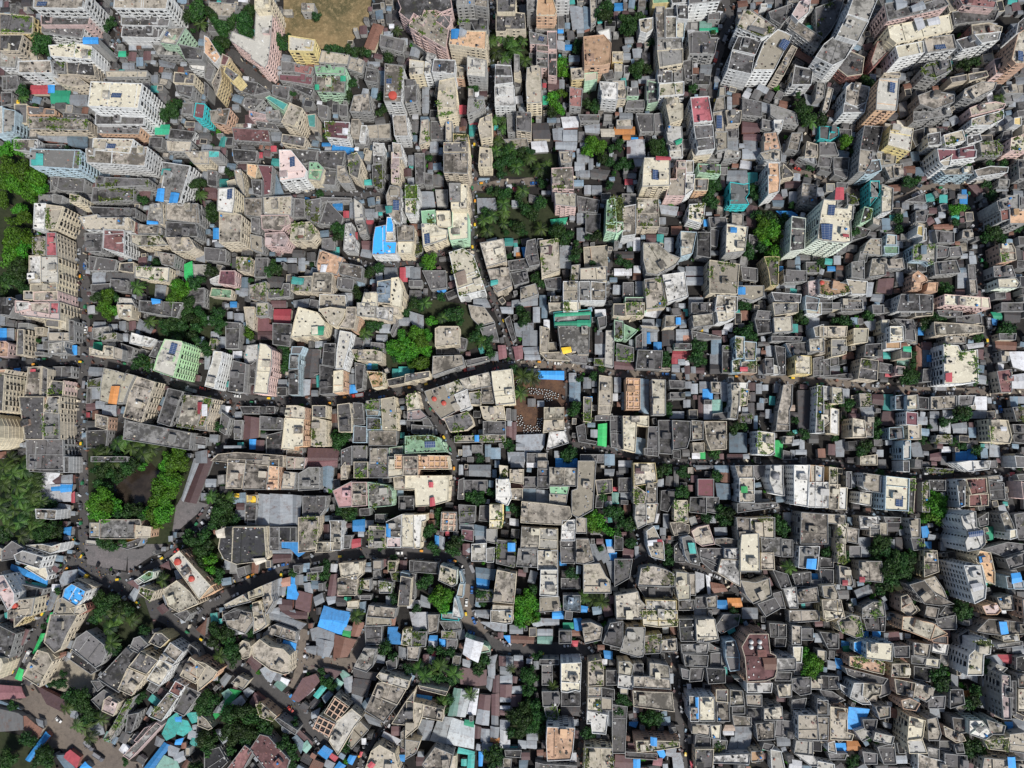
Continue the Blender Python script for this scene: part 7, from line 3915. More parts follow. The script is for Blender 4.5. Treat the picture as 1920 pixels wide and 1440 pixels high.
for size in ((5.6, 4.2), (4.4, 3.4), (3.4, 2.6), (2.5, 2.1)):
    for i, j in cand:
        if occ[j*NX+i]: continue
        x, y = OX+i+.5, OY+j+.5
        near = grid.get((int(x//20), int(y//20))) or grid.get((int(x//20)+1, int(y//20))) or grid.get((int(x//20), int(y//20)+1))
        an = (longdir(near[0]['poly']) if near else 0)+(PI/2 if frng.random() < .5 else 0)+frng.gauss(0, .07)
        w_, d_ = size[0]*frng.uniform(.85, 1.25), size[1]*frng.uniform(.85, 1.2); c, s = math.cos(an), math.sin(an)
        poly = [(x+a*w_/2*c-e*d_/2*s, y+a*w_/2*s+e*d_/2*c) for a, e in ((-1, -1), (1, -1), (1, 1), (-1, 1))]
        bad = 0
        for k in range(-3, 4):
            for l in range(-3, 4):
                xx, yy = x+k/3*w_/2*c-l/3*d_/2*s, y+k/3*w_/2*s+l/3*d_/2*c
                ii, jj = int(xx-OX), int(yy-OY)
                if not (0 <= ii < NX and 0 <= jj < NY) or occ[jj*NX+ii]: bad = 1; break
            if bad: break
        if bad: continue
        fillpoly(inset(poly, frng.choice((-0.3, .1, .6)))); nf += 1
        if frng.random() < FILL_SKIP: continue
        h = frng.uniform(2.6, 4.2); stuff_tin.rv = frng.random()
        if frng.random() < 0.3:
            stuff_low.rv = frng.random(); h += frng.choice((0, 0, 3)); stuff_low.prism(poly, 0, h, MW('g'), MR(frng.choice('gddddtk'))); stuff_low.ring(poly, .18, h, h+.4, MW(frng.choice('ggcd')))
        else:
            cc = frng.choice(TW.replace(' ', '')); cc = 'b2' if cc == '2' else cc
            stuff_tin.prism(inset(poly, .15), 0, h, MW('g')); stuff_tin.rv = frng.random(); gable(stuff_tin, poly, h, MT(cc), 0.15)
print('fill', nf)
# loose things in the yards and along the lanes: crates, sheets, sacks, heaps
lit = MB(); free = [(i, j) for j in range(2, NY-2) for i in range(2, NX-2) if not occ[j*NX+i]]
frng.shuffle(free)
for i, j in free[:5200]:
    x, y = OX+i+frng.random(), OY+j+frng.random(); lit.rv = frng.random()
    lit.box((x, y), (frng.uniform(.4, 1.9), frng.uniform(.3, 1.2)), 0, frng.choice((.3, .6, 1.0, 1.8, 2.4)), frng.choice((M_GREY, M_GREY, M_BLACK, MW('g'), MW('c'), MT('s'), MT('d'), MT('m'), MT('r'), MT('k'), MR('l'), MT('b2'))), frng.uniform(0, PI))
for x, y, hw in road_pts:
    for _ in range(3):
        a = frng.uniform(0, 2*PI); r = hw*frng.uniform(.88, 1.25); xx, yy = x+r*math.cos(a), y+r*math.sin(a)
        if min((xx-q[0])**2+(yy-q[1])**2-(q[2]*.82)**2 for q in road_pts) < 0: continue
        lit.rv = frng.random(); lit.box((xx, yy), (frng.uniform(.5, 2.2), frng.uniform(.5, 1.4)), 0, frng.choice((.4, .9, 2.1, 2.4)), frng.choice((MT('s'), MT('s'), MT('m'), MT('m'), MT('r'), MT('d'), MT('d'), MT('b2'), MT('k'), MT('w'), MW('c'), M_GREY, M_BLACK, MT('s'), MT('r'))), frng.uniform(0, PI))
tag(lit.obj('yard_debris'), 'loose crates, sheets and heaps lying in the yards and along lane edges', 'debris', None, 'stuff')
BUSH = [(OX+i+.5, OY+j+.5) for i, j in free[5200:6000]]
tag(stuff_low.obj('small_concrete_roofs'), 'jumble of the smallest concrete rooms and roofs filling gaps between the larger houses', 'rooftops', None, 'stuff')
tag(stuff_tin.obj('small_tin_roofs'), 'jumble of the smallest rusty tin roofs filling the yards between houses', 'rooftops', None, 'stuff')

# ------------------------------------------------------------------ trees and palms
def crown_mesh(seed, nleaf, size, mt):
    rng = random.Random(seed); mb = MB()
    lobes = []
    for _ in range(rng.randint(7, 10)):
        a = rng.uniform(0, 2*PI); d = rng.uniform(0.25, 0.68); lobes.append((d*math.cos(a), d*math.sin(a), rng.uniform(-0.2, 0.35), rng.uniform(0.28, 0.46)))
    lobes.append((0, 0, 0.3, 0.5))
    tot = sum(l[3]**2 for l in lobes)
    for lx, ly, lz, lr in lobes:
        lb = rng.uniform(0, 0.35)
        for _ in range(int(nleaf*lr*lr/tot)):
            z_ = rng.uniform(-0.55, 1); a = rng.uniform(0, 2*PI); k = math.sqrt(max(0, 1-z_*z_)); rr = lr*rng.uniform(0.72, 1.08)
            n_ = Vector((k*math.cos(a), k*math.sin(a), z_)); c = Vector((lx, ly, lz))+n_*rr
            n2 = (n_+Vector((rng.gauss(0, .5), rng.gauss(0, .5), rng.gauss(0, .5)))).normalized()
            t1 = n2.orthogonal().normalized(); t1.rotate(Quaternion(n2, rng.uniform(0, 6.28))); t2 = n2.cross(t1); s = size*rng.uniform(.6, 1.4)
            mb.rv = lb+rng.random()*0.65
            mb.face([c-t1*s-t2*s*.7, c+t1*s-t2*s*.7, c+t1*s+t2*s*.7, c-t1*s+t2*s*.7], mt)
    # domes fill the hollow crown, inner shade put into their dark leaf colour
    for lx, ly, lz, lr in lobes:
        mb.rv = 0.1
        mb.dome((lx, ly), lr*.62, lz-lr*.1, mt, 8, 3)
    return mb.mesh('crown')
def trunk_mesh(seed):
    rng = random.Random(seed); mb = MB()
    def limb(a, b, r0, r1):
        d = (Vector(b)-Vector(a)); q = d.to_track_quat('Z', 'Y'); vs = []
        for c, r in ((Vector(a), r0), (Vector(b), r1)):
            vs += [c+q @ Vector((r*math.cos(i*PI/3), r*math.sin(i*PI/3), 0)) for i in range(6)]
        mb.solid(vs, [(i, (i+1) % 6, 6+(i+1) % 6, 6+i) for i in range(6)], M_BARK)
    limb((0, 0, 0), (0.02, 0.01, 0.75), 0.075, 0.05)
    for k in range(5):
        a = k*1.26+rng.uniform(-.3, .3); limb((0.02, 0.01, 0.7), (0.5*math.cos(a), 0.5*math.sin(a), 1.15+rng.uniform(-.1, .2)), 0.045, 0.015)
    return mb.mesh('trunk')
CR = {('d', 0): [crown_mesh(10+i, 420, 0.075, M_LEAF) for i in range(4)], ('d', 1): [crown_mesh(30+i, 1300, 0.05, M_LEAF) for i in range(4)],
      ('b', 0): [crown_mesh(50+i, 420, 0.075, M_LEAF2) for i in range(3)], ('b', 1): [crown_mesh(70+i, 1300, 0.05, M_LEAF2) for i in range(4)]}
TRK = [trunk_mesh(i) for i in range(3)]
BRIGHT = [(185, 945, 32), (315, 885, 48), (305, 930, 40), (300, 975, 34), (25, 330, 55), (25, 430, 62), (1443, 432, 22), (1450, 475, 22), (1245, 622, 26), (780, 640, 50), (985, 1140, 35), (835, 1120, 20), (1130, 980, 24), (1060, 125, 22), (1055, 185, 24), (1120, 275, 24), (460, 628, 16), (825, 1390, 20), (1360, 640, 12), (205, 580, 26), (325, 545, 30), (820, 495, 22), (1520, 1240, 22), (1585, 265, 14), (1795, 390, 14), (1755, 950, 30), (400, 1060, 12), (800, 1150, 10)]
def bright(x, y): return any(math.hypot(x-a, y-c) < r for a, c, r in BRIGHT)
trees.sort(key=lambda t: -t[2])
vis_trees = [t for t in trees if -20 < t[0] < 1940 and -20 < t[1] < 1460]
trng = random.Random(77)
import numpy as np
extra = []
ntree = 0
for tx, ty, tr in vis_trees:
    r = tr*.3125*1.13; sx = trng.uniform(.9, 1.15); zc = r*1.05+2.2
    x, y = W(tx, ty, zc+r*.3); k = ('b' if bright(tx, ty) else 'd', 1 if tr >= 15 else 0)
    zs = r*trng.uniform(.8, 1.0); tone = k[0]
    if ntree < 300:
        root = empty('tree', (x, y, 0)); a = trng.uniform(0, 6.28)
        c = inst('crown', trng.choice(CR[k]), root, (0, 0, zc), a, (r*sx, r/sx, zs)); t = inst('trunk', trng.choice(TRK), root, (0, 0, 0), a, (r*1.0, r*1.0, zc/1.0))
        THINGS.append(('t', dict(px=(tx, ty), r=r, tone=tone, pc=(tx, ty)), root)); ntree += 1
    else: extra.append((trng.choice(CR[(k[0], 0)]), x, y, zc, r*sx, zs, trng.uniform(0, 6.28), tone))
def merge(items, name):
    V = []; F = []; R = []; MI = []; base = 0
    cache = {}
    for me, x, y, zc, r, zs, a, tone in items:
        if me.name not in cache:
            n_ = len(me.vertices); co = np.empty(n_*3, 'f'); me.vertices.foreach_get('co', co)
            li = np.empty(len(me.loops), 'i'); me.loops.foreach_get('vertex_index', li)
            lt = np.empty(len(me.polygons), 'i'); me.polygons.foreach_get('loop_total', lt)
            rv = np.empty(len(me.polygons), 'f'); me.attributes['rnd'].data.foreach_get('value', rv)
            cache[me.name] = (co.reshape(-1, 3), li, lt, rv)
        co, li, lt, rv = cache[me.name]; ca, sa = math.cos(a), math.sin(a)
        X = (co[:, 0]*ca-co[:, 1]*sa)*r+x; Y = (co[:, 0]*sa+co[:, 1]*ca)*r+y; Z = co[:, 2]*zs+zc
        V.append(np.stack([X, Y, Z], 1)); F.append(li+base); R.append(np.clip(rv*trng.uniform(.5, 1.2), 0, 1)); MI.append((lt, 1 if tone == 'b' else 0)); base += len(co)
    me = bpy.data.meshes.new(name); V = np.concatenate(V); L = np.concatenate(F); T = np.concatenate([m[0] for m in MI]); M = np.concatenate([np.full(len(m[0]), m[1], 'i') for m in MI]); Rv = np.concatenate(R)
    me.vertices.add(len(V)); me.vertices.foreach_set('co', V.ravel().astype('f')); me.loops.add(len(L)); me.loops.foreach_set('vertex_index', L.astype('i'))
    me.polygons.add(len(T)); st = np.concatenate([[0], np.cumsum(T)[:-1]]); me.polygons.foreach_set('loop_start', st.astype('i')); me.polygons.foreach_set('loop_total', T.astype('i')); me.polygons.foreach_set('material_index', M)
    me.materials.append(M_LEAF); me.materials.append(M_LEAF2); at = me.attributes.new('rnd', 'FLOAT', 'FACE'); at.data.foreach_set('value', Rv.astype('f')); me.update(calc_edges=True); me.validate()
    o = bpy.data.objects.new(name, me); COL.objects.link(o); return o
for x, y in BUSH:
    r = trng.uniform(.9, 2.3); extra.append((trng.choice(CR[('d', 0)]), x, y, r*.9+.4, r, r*.9, trng.uniform(0, 6.28), 'b' if trng.random() < .3 else 'd'))
if extra: tag(merge(extra, 'small_tree_foliage'), 'smaller bushes and treetops growing in yards between the houses', 'foliage', None, 'stuff')

def palm_mesh(seed):
    rng = random.Random(seed); mb = MB(); nf = rng.randint(12, 15)
    for k in range(nf):
        a = 2*PI*k/nf+rng.uniform(-.15, .15); L = rng.uniform(.8, 1.1); up = rng.uniform(0.1, 0.65); dr = rng.uniform(.5, 1.0)
        pts = []
        for t in range(8):
            u = t/7; pts.append((L*u, up*u*L-dr*u*u*L))
        ca, sa = math.cos(a), math.sin(a); mb.rv = rng.random()
        for t in range(7):
            (r0, z0), (r1, z1) = pts[t], pts[t+1]
            w0 = 0.15*math.sin(PI*(t+.4)/7.6)**.6; w1 = 0.15*math.sin(PI*(t+1.2)/8.2)**.6
            for sd in (-1, 1):
                # leaflets hang from the rib and sweep outward
                for g in range(1):
                    f0 = 0; f1 = 0.82
                    ra, za = r0+(r1-r0)*f0, z0+(z1-z0)*f0; rb, zb = r0+(r1-r0)*f1, z0+(z1-z0)*f1; wd = w0+(w1-w0)*f0; sw = 0.09
                    q = [(ra, 0, za), (rb, 0, zb), (rb+sw, sd*wd, zb-wd*.55), (ra+sw, sd*wd, za-wd*.55)]
                    mb.face([(x*ca-y*sa, x*sa+y*ca, z_) for x, y, z_ in q], M_PALM)
    return mb.mesh('crown')
def ptrunk():
    mb = MB(); pz = 0
    for k in range(6): mb.cyl((0.03*math.sin(k), 0.03*k/6), 0.055-.004*k, k/6, (k+1)/6, M_BARK, 7, 0.05-.004*k)
    return mb.mesh('trunk')
PM = [palm_mesh(i) for i in range(5)]; PT = ptrunk()
for tx, ty, tr in palms:
    if not (-25 < tx < 1945 and -25 < ty < 1465): continue
    r = tr*.3125*1.2; zc = trng.uniform(7.5, 10.5); x, y = W(tx, ty, zc); root = empty('palm_tree', (x, y, 0))
    a = trng.uniform(0, 6.28); inst('crown', trng.choice(PM), root, (0, 0, zc), a, (r, r, r)); inst('trunk', PT, root, (0, 0, 0), 0, (4.2, 4.2, zc))
    THINGS.append(('p', dict(pc=(tx, ty), r=r), root))
# ------------------------------------------------------------------ vehicles
def wheel(x, y, r, w):
    mb = MB(); vs = []; n_ = 10
    for s in (-1, 1): vs += [(x+r*math.cos(2*PI*i/n_), y+s*w/2, r+r*math.sin(2*PI*i/n_)) for i in range(n_)]
    mb.solid(vs, [(i, (i+1) % n_, n_+(i+1) % n_, n_+i) for i in range(n_)]+[tuple(range(n_)), tuple(range(n_, 2*n_))], M_RUB); return mb.mesh('wheel')
def paint(k): return mat('paint_'+k, plain_mat, dict(white=(.62, .62, .6), black=(.02, .02, .022), blue=(.03, .12, .35), silver=(.3, .31, .32), red=(.4, .05, .04), yellow=(.65, .43, .03), orange=(.6, .26, .03), green=(.03, .16, .07), grey=(.12, .12, .13))[k], 0.35, 0.1, 0.5)
def shell(mb, secs, mt):
    """closed hull through (x, half width, z0, z1) sections"""
    vs = []
    for x, hw, z0, z1 in secs: vs += [(x, -hw, z0), (x, hw, z0), (x, hw*.9, z1), (x, -hw*.9, z1)]
    fs = [(3, 2, 1, 0)]
    for i in range(len(secs)-1): fs += [(4*i+j, 4*i+(j+1) % 4, 4*i+4+(j+1) % 4, 4*i+4+j) for j in range(4)]
    e = 4*(len(secs)-1); fs.append((e, e+1, e+2, e+3)); mb.solid(vs, fs, mt)
def car_parts(col):
    b = MB(); shell(b, [(-2.1, .75, .35, .8), (-1.9, .85, .25, .95), (1.3, .85, .25, .9), (2.0, .78, .3, .7)], paint(col))
    c = MB(); shell(c, [(-1.7, .76, .93, .95), (-1.2, .72, .93, 1.42), (.2, .72, .93, 1.45), (.95, .76, .9, .92)], M_GLASS)
    r = MB(); r.box((-.5, 0), (1.3, 1.2), 1.43, 1.49, paint(col))
    return [('body', b), ('cabin', c), ('roof', r)], [(-1.3, .8), (-1.3, -.8), (1.3, .8), (1.3, -.8)], .32
def auto_parts(col):
    b = MB(); shell(b, [(-1.2, .6, .3, .9), (.5, .62, .3, .85), (1.25, .25, .35, .95)], paint('green'))
    r = MB(); shell(r, [(-1.25, .62, 1.55, 1.7), (-.2, .65, 1.6, 1.8), (.7, .55, 1.5, 1.7)], paint(col))
    g = MB(); g.box((.72, 0), (.06, 1.0), .9, 1.55, M_GLASS)
    for sx in (-1.15, .6):
        for sy in (-.55, .55): g.box((sx, sy), (.06, .06), .85, 1.55, M_GREY)
    return [('body', b), ('canopy', r), ('windscreen_frame', g)], [(-.8, .55), (-.8, -.55), (1.0, 0)], .22
def truck_parts(col):
    cb = MB(); shell(cb, [(1.7, 1.05, .6, 2.3), (2.9, 1.05, .6, 2.3), (3.5, 1.0, .6, 1.6)], paint('yellow' if col == 'blue' else col))
    bd = MB(); bd.box((-1.1, 0), (5.0, 2.2), .85, 1.0, paint(col)); 
    for s in (-1, 1): bd.box((-1.1, s*1.06), (5.0, .08), 1.0, 2.0, paint(col))
    for x in (-3.56, 1.36): bd.box((x, 0), (.08, 2.04), 1.0, 2.0, paint(col))
    lo = MB(); lo.box((-1.1, 0), (4.8, 2.0), 1.0, 1.75, MT('b2') if col == 'blue' else M_GREY)
    return [('cab', cb), ('cargo_bed', bd), ('load', lo)], [(2.4, .95), (2.4, -.95), (-1.9, .95), (-1.9, -.95)], .45
VM = {}
def vehicle(kind, col, px, ang):
    if (kind, col) not in VM:
        parts, wh, wr = dict(car=car_parts, auto_rickshaw=auto_parts, truck=truck_parts)[kind](col)
        VM[(kind, col)] = ([(n_, m_.mesh(n_)) for n_, m_ in parts], wh, wheel(0, 0, wr, .2))
    parts, wh, wm = VM[(kind, col)]
    x, y = W(px[0], px[1], 1); root = empty(kind, (x, y, 0.32)); root.rotation_euler = (0, 0, math.radians(ang))
    for n_, me in parts: inst(n_, me, root, (0, 0, 0))
    for wx, wy in wh: inst('wheel', wm, root, (wx, wy, 0))
    THINGS.append(('v', dict(pc=px, kind=kind, col=col), root))
VEH = [('auto_rickshaw','yellow',445,1088,28),('auto_rickshaw','orange',467,1081,25),('auto_rickshaw','orange',476,1077,25),('auto_rickshaw','yellow',528,1077,95),
 ('car','grey',457,1086,25),('car','blue',509,1066,20),('car','silver',518,1062,20),('car','blue',534,1058,15),('car','silver',435,1091,28),('car','black',537,1072,10),
 ('auto_rickshaw','yellow',639,1043,0),('truck','blue',157,1075,-32),('auto_rickshaw','yellow',222,1086,10),('auto_rickshaw','orange',138,1012,60),('car','white',110,1350,-38),
 ('truck','grey',168,1397,-38),('truck','grey',186,1418,-30),('car','black',175,1402,-60),('auto_rickshaw','yellow',153,831,90),('car','white',161,618,88),
 ('car','black',818,1048,-5),('car','blue',846,1052,-12),('auto_rickshaw','orange',854,1052,-15),('car','black',862,1060,-25),('car','blue',884,1186,-20),('car','blue',885,1106,85),
 ('auto_rickshaw','yellow',1285,1412,85),('car','black',1271,1244,85),('car','black',1273,1280,88),('auto_rickshaw','yellow',26,1258,60),('auto_rickshaw','yellow',81,1150,62),
 ('car','white',98,1118,60),('truck','yellow',730,1306,-45),('auto_rickshaw','orange',676,1416,30),('car','silver',1858,722,85),('car','white',749,1037,0),('auto_rickshaw','green',160,575,90),
 ('car','silver',1345,1082,-25),('auto_rickshaw','green',155,905,90),('auto_rickshaw','green',152,980,90),('car','red',545,1330,-42),('auto_rickshaw','green',352,1185,-35)]
vrng = random.Random(4)
for i in range(3, len(road_pts)-1):
    (x, y, hw), (x1, y1, _) = road_pts[i], road_pts[i+1]
    if hw < 1.6 or math.dist((x, y), (x1, y1)) > 15 or vrng.random() > .34 or len(VEH) > 150: continue
    d = math.dist((x, y), (x1, y1)) or 1; of = vrng.choice((-1, 1))*min(hw*.5, 1.9)
    px = P(x-(y1-y)/d*of, y+(x1-x)/d*of, .8)
    if not (5 < px[0] < 1915 and 5 < px[1] < 1435): continue
    if any(math.hypot(px[0]-v[2], px[1]-v[3]) < 17 for v in VEH): continue
    if seen.get((int(px[0]/2), int(px[1]/2))) is not None: continue
    k = vrng.choice(('auto_rickshaw', 'auto_rickshaw', 'car', 'car', 'truck') if hw > 2.4 else ('auto_rickshaw', 'auto_rickshaw', 'car'))
    c = vrng.choice(('yellow', 'green', 'orange') if k == 'auto_rickshaw' else ('white', 'silver', 'black', 'red', 'blue', 'grey'))
    VEH.append((k, c, px[0], px[1], math.degrees(math.atan2(y1-y, x1-x))+(180 if of > 0 else 0)))
for k, c, x, y, a in VEH: vehicle(k, c, (x, y), a)
# ------------------------------------------------------------------ drums in the market yard
dm = MB(); dm.cyl((0, 0), .5, 0, .9, M_BLACK, 10); dm.cyl((0, 0), .27, .9, .98, M_WHITE, 10); DRUM = dm.mesh('storage_drum')
drng = random.Random(9); nd = 0
ZONES = [([(991,727),(1010,728),(1030,732),(1048,740),(1046,748),(1030,745),(1010,740),(992,738)], 62), ([(967,706),(974,712),(972,740),(967,744)], 14), ([(969,778),(980,780),(981,798),(969,800)], 26), ([(982,798),(1014,798),(1016,813),(982,813)], 40), ([(1007,784),(1016,784),(1016,797),(1008,797)], 16), ([(1018,742),(1038,744),(1036,752),(1024,752)], 12)]
dpos = []
for poly, k in ZONES:
    tries = 0
    while k > 0 and tries < 4000:
        tries += 1
        u = drng.uniform(min(p[0] for p in poly), max(p[0] for p in poly)); v = drng.uniform(min(p[1] for p in poly), max(p[1] for p in poly))
        if not inside(poly, u, v): continue
        x, y = W(u, v, .9)
        if any((x-a)**2+(y-c)**2 < 1.3 for a, c in dpos): continue
        dpos.append((x, y)); k -= 1
        o = bpy.data.objects.new('storage_drum', DRUM); COL.objects.link(o); o.location = (x, y, .3)
        tag(o, 'black drum with white cap standing among many in the dirt market yard', 'drum', 'drums in the market yard')
# ------------------------------------------------------------------ people in the streets
def person_mesh(shirt, trousers, stride):
    J = dict(pel=(0, 0, .95), che=(0, 0, 1.35), nec=(0, 0, 1.5), hed=(.02, 0, 1.68), top=(.01, 0, 1.76))
    vs = [J['pel'], J['che'], J['nec'], J['hed'], J['top']]; rad = [.15, .17, .07, .1, .07]; ed = [(0, 1), (1, 2), (2, 3), (3, 4)]
    for s in (-1, 1):
        b = len(vs); vs += [(s*stride*.06, s*.1, .88), (s*stride*.2+.03, s*.11, .48), (s*stride*.32-.03, s*.11, .08), (s*stride*.32+.1, s*.12, .04)]; rad += [.1, .07, .05, .05]
        ed += [(0, b), (b, b+1), (b+1, b+2), (b+2, b+3)]
        b = len(vs); vs += [(0, s*.2, 1.4), (-s*stride*.1, s*.26, 1.12), (-s*stride*.2+.06, s*.26, .86), (-s*stride*.22+.1, s*.26, .78)]; rad += [.06, .05, .04, .045]
        ed += [(1, b), (b, b+1), (b+1, b+2), (b+2, b+3)]
    me = bpy.data.meshes.new('person'); me.from_pydata(vs, ed, []); o = bpy.data.objects.new('p', me); COL.objects.link(o)
    sk = o.modifiers.new('s', 'SKIN')
    for i, d in enumerate(me.skin_vertices[0].data): d.radius = (rad[i], rad[i]); d.use_root = i == 0
    o.modifiers.new('d', 'SUBSURF').levels = 1
    dg = bpy.context.evaluated_depsgraph_get(); m2 = bpy.data.meshes.new_from_object(o.evaluated_get(dg)); bpy.data.objects.remove(o)
    m2.name = 'person'; m2.materials.clear()
    for mt in (shirt, trousers, mat('skin', plain_mat, (.22, .12, .08)), M_BLACK): m2.materials.append(mt)
    for p in m2.polygons:
        z_ = p.center.z; p.material_index = 3 if (z_ > 1.72 or (z_ > 1.62 and p.center.x < -.02)) else 2 if (z_ > 1.48 or (z_ < .9 and abs(p.center.y) > .2)) else 1 if z_ < .98 else 0
    return m2
CLOTH = dict(white=(.6, .6, .58), red=(.45, .05, .05), blue=(.06, .12, .35), dark=(.03, .03, .035), yellow=(.6, .4, .06))
PERS = [(c, person_mesh(mat('cloth_'+c, plain_mat, CLOTH[c]), mat('cloth_'+d, plain_mat, CLOTH[d]), st)) for c, d, st in (('white', 'dark', 1), ('red', 'dark', .6), ('blue', 'dark', 1), ('dark', 'blue', .3), ('yellow', 'dark', 1))]
prng = random.Random(21)
RP = [P(x, y, 0)+(hw,) for x, y, hw in road_pts]
SPOTS = [(195,1072,26,8,16),(150,1055,14,14,8),(240,1100,14,10,8),(330,1168,30,14,8),(470,1268,30,14,8),(545,1328,14,10,6),(160,610,5,30,6),(156,820,4,40,5),(1010,760,12,8,4),(1005,735,6,2,2),(560,1240,16,10,5),(640,1246,20,6,4),(150,1400,22,10,6),(1860,738,12,10,4),(980,684,30,3,4),(700,1037,30,4,3)]
SPOTS += [(a, c, hw*3, hw*3, prng.choice((0, 1, 1, 2))) for a, c, hw in RP if 0 < a < 1920 and 0 < c < 1440 and hw > 1.5]
np_ = 0
for cx, cy, rx, ry, k in SPOTS:
    for _ in range(k):
        u, v = cx+prng.uniform(-rx, rx), cy+prng.uniform(-ry, ry); x, y = W(u, v, 0)
        if seen.get((int(u/2), int(v/2))) is not None or np_ >= 290: continue
        np_ += 1
        c, me = prng.choice(PERS); o = bpy.data.objects.new('person', me); COL.objects.link(o); o.location = (x, y, .3 if 950 < u < 1060 and 690 < v < 820 else .16); o.rotation_euler = (0, 0, prng.uniform(0, 6.28))
        THINGS.append(('h', dict(pc=(u, v), c=c), o))
# ------------------------------------------------------------------ labels that single each thing out
LM = [(230,180,'the white stepped-parapet tower'),(500,70,'the pink L-shaped block'),(620,45,'the muddy field'),(880,70,'the tan-roofed tower'),(1315,205,'the red-roofed block'),
 (1400,60,'the mossy twin-wing tower'),(1580,60,'the tall white slab'),(1440,110,'the solar-roofed long block'),(1725,55,'the long tan-roofed block'),(1665,190,'the orange tower'),(1687,265,'the yellow-walled block'),
 (100,300,'the turquoise-roofed block'),(100,470,'the long cream terrace'),(437,430,'the cream twin tower'),(722,465,'the bright blue house'),(550,310,'the pink roof'),(1057,360,'the slim pink tower'),
 (1380,368,'the turquoise house'),(1230,320,'the red-coped tower'),(1565,420,'the pale green tower'),(1632,375,'the green-framed house'),(335,665,'the lime-green block'),(500,690,'the pink-striped block'),
 (875,510,'the rounded cream block'),(1073,595,'the green-striped hall'),(1278,665,'the red shed roof'),(1012,755,'the drum market'),(1130,818,'the narrow green shed'),(1187,738,'the lattice-roofed shell'),
 (1500,688,'the ochre-walled house'),(1430,830,'the white arcaded block'),(1680,925,'the sky-blue block'),(1825,990,'the white east tower'),(1820,1085,'the curved white tower'),(470,880,'the orange hall'),
 (655,925,'the pink house'),(800,880,'the unfinished lattice building'),(450,1015,'the domed dark mosque'),(225,992,'the tan pond hall'),(255,910,'the pond'),(355,1075,'the red-tanked tower'),
 (140,1115,'the blue-roofed house'),(625,1160,'the big blue hall'),(885,1222,'the white canopy roof'),(1425,1240,'the terracotta temple'),(1052,1390,'the brown-roofed tower'),(1605,1350,'the blue tarp roof'),
 (120,1365,'the wide mud road'),(330,1370,'the teal tin roofs'),(30,430,'the leafy west park'),(40,930,'the palm grove'),(965,400,'the palm garden'),(780,640,'the tree garden'),(185,945,'the bright round tree'),
 (1180,245,'the orange shed roof'),(860,1330,'the long pale sheds'),(1870,1280,'the grey east slab'),(1500,905,'the white twin blocks'),(740,620,'the lane garden'),(1440,450,'the bright green trees')]
RW = dict(g='grey', d='dark', l='light', t='tan', w='white', c='cream', p='pale pink', P='pink', o='orange', y='yellow', e='green', q='teal', b='blue', r='brown', R='red', m='maroon', k='black', v='mossy', v2='green', b2='slate', q2='slate', s='grey')
WW = dict(w='white', c='cream', g='grey', p='pink', o='orange', y='yellow', e='green', q='turquoise', b='bluish', r='brick-red', d='dark', n='mint', L='lime')
TWD = dict(s='grey', r='rusty', b='bright blue', q='teal', e='green', g='emerald green', g2='pale green', R='red', k='blackened', o='orange', o2='light brown', y='yellow', m='maroon', w='white', c='cream', d='dark grey', b2='slate blue', p2='purplish', t='tan', l='pale grey', u='tan')
NOUN = dict(tower_block='tower block', apartment_block='apartment block', walk_up_block='walk-up building', town_house='town house', flat_roofed_house='low house')
def size_word(A, lo, hi): return 'small' if A < lo else 'large' if A > hi else 'mid-sized'
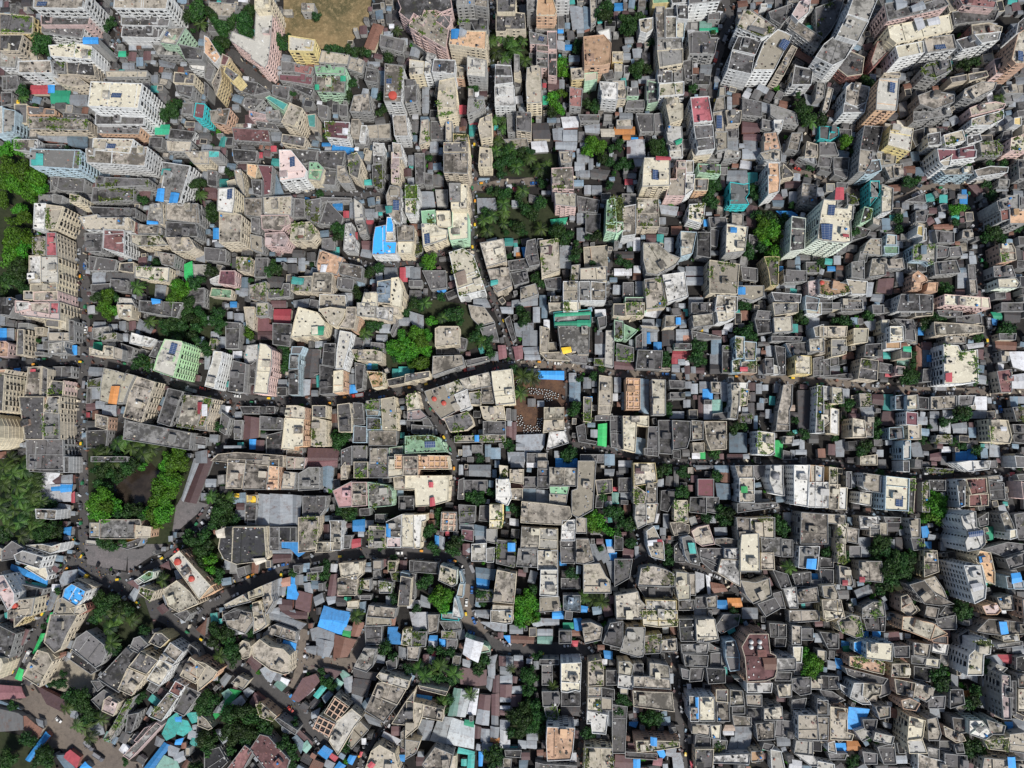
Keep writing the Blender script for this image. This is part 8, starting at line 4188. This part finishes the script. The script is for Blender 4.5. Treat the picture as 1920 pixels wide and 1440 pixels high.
def desc(k, d):
    if k == 'b':
        asp = extent(d['poly'], longdir(d['poly'])); r = (asp[1]-asp[0])/max(.5, asp[3]-asp[2])
        sz = ('long' if r > 2.2 else size_word(d['A'], 55, 170))
        f = d['feats'][0] if d['feats'] else None
        wl = WW[d['w']]
        return f"{sz} {wl} {NOUN[d['kind']]}, {RW[d['r']]} roof"+(f", {f}" if f else ''), CAT[d['kind']], {'tower_block': 'tower blocks over the old town', 'apartment_block': 'apartment blocks of the town', 'walk_up_block': 'walk-up buildings of the town', 'town_house': 'town houses between the lanes', 'flat_roofed_house': 'low concrete houses between the lanes'}[d['kind']]
    if k == 's': return f"{size_word(d['A'], 22, 70)} shed with {TWD[d['c']]} tin roof", 'shed', 'tin sheds between the houses'
    if k == 't': return f"{'bright green' if d['tone'] == 'b' else 'dark green'} {'broad' if d['r'] > 5.2 else 'medium' if d['r'] > 3.9 else 'small'} leafy tree", 'tree', 'trees between the houses'
    if k == 'p': return 'feathery coconut palm', 'palm tree', 'palm trees of the town'
    if k == 'v':
        return f"{d['col']} {d['kind'].replace('_', '-')}", d['kind'].replace('_', ' '), {'car': 'cars on the streets', 'auto_rickshaw': 'auto-rickshaws on the streets', 'truck': 'trucks on the streets'}[d['kind']]
    return f"person in {d['c']} top", 'person', 'people in the streets'
ORD = ['nearest', 'second-nearest', 'third-nearest', 'fourth-nearest', 'fifth-nearest', 'sixth-nearest', 'seventh-nearest', 'eighth-nearest', 'ninth-nearest', 'tenth-nearest']
ORD += [w+'-nearest' for w in 'eleventh twelfth thirteenth fourteenth fifteenth sixteenth seventeenth eighteenth nineteenth twentieth twenty-first twenty-second twenty-third twenty-fourth'.split()]
cells = {}
for k, d, o in THINGS:
    x, y = d['pc']; ds, cat, grp = desc(k, d)
    best = sorted(LM, key=lambda m: math.hypot(m[0]-x, m[1]-y)); m = best[0]
    if k == 'b' and inside(d['px'], m[0], m[1]) and len(best) > 1: m = best[1]
    a = math.degrees(math.atan2(m[1]-y, x-m[0])) % 360
    dr = ('east', 'north-east', 'north', 'north-west', 'west', 'south-west', 'south', 'south-east')[int((a+22.5)//45) % 8]
    cells.setdefault((ds, m[2], dr), []).append((math.hypot(m[0]-x, m[1]-y), o, cat, grp))
for (ds, ref, dr), lst in cells.items():
    lst.sort(key=lambda t: t[0])
    for i, (dist, o, cat, grp) in enumerate(lst):
        lb = f"{ds}, {dr} of {ref}" if len(lst) == 1 else f"{ds}, {ORD[min(i, len(ORD)-1)]} {dr} of {ref}"
        tag(o, lb, cat, grp)
for k, d, o in THINGS:
    x, y = d['pc']
    if k == 'b':
        for mx, my, ref in LM:
            if inside(d['px'], mx, my) and d['f'] >= 2: d.setdefault('isref', ref)
print('things', len(THINGS), 'objects', len(bpy.data.objects))
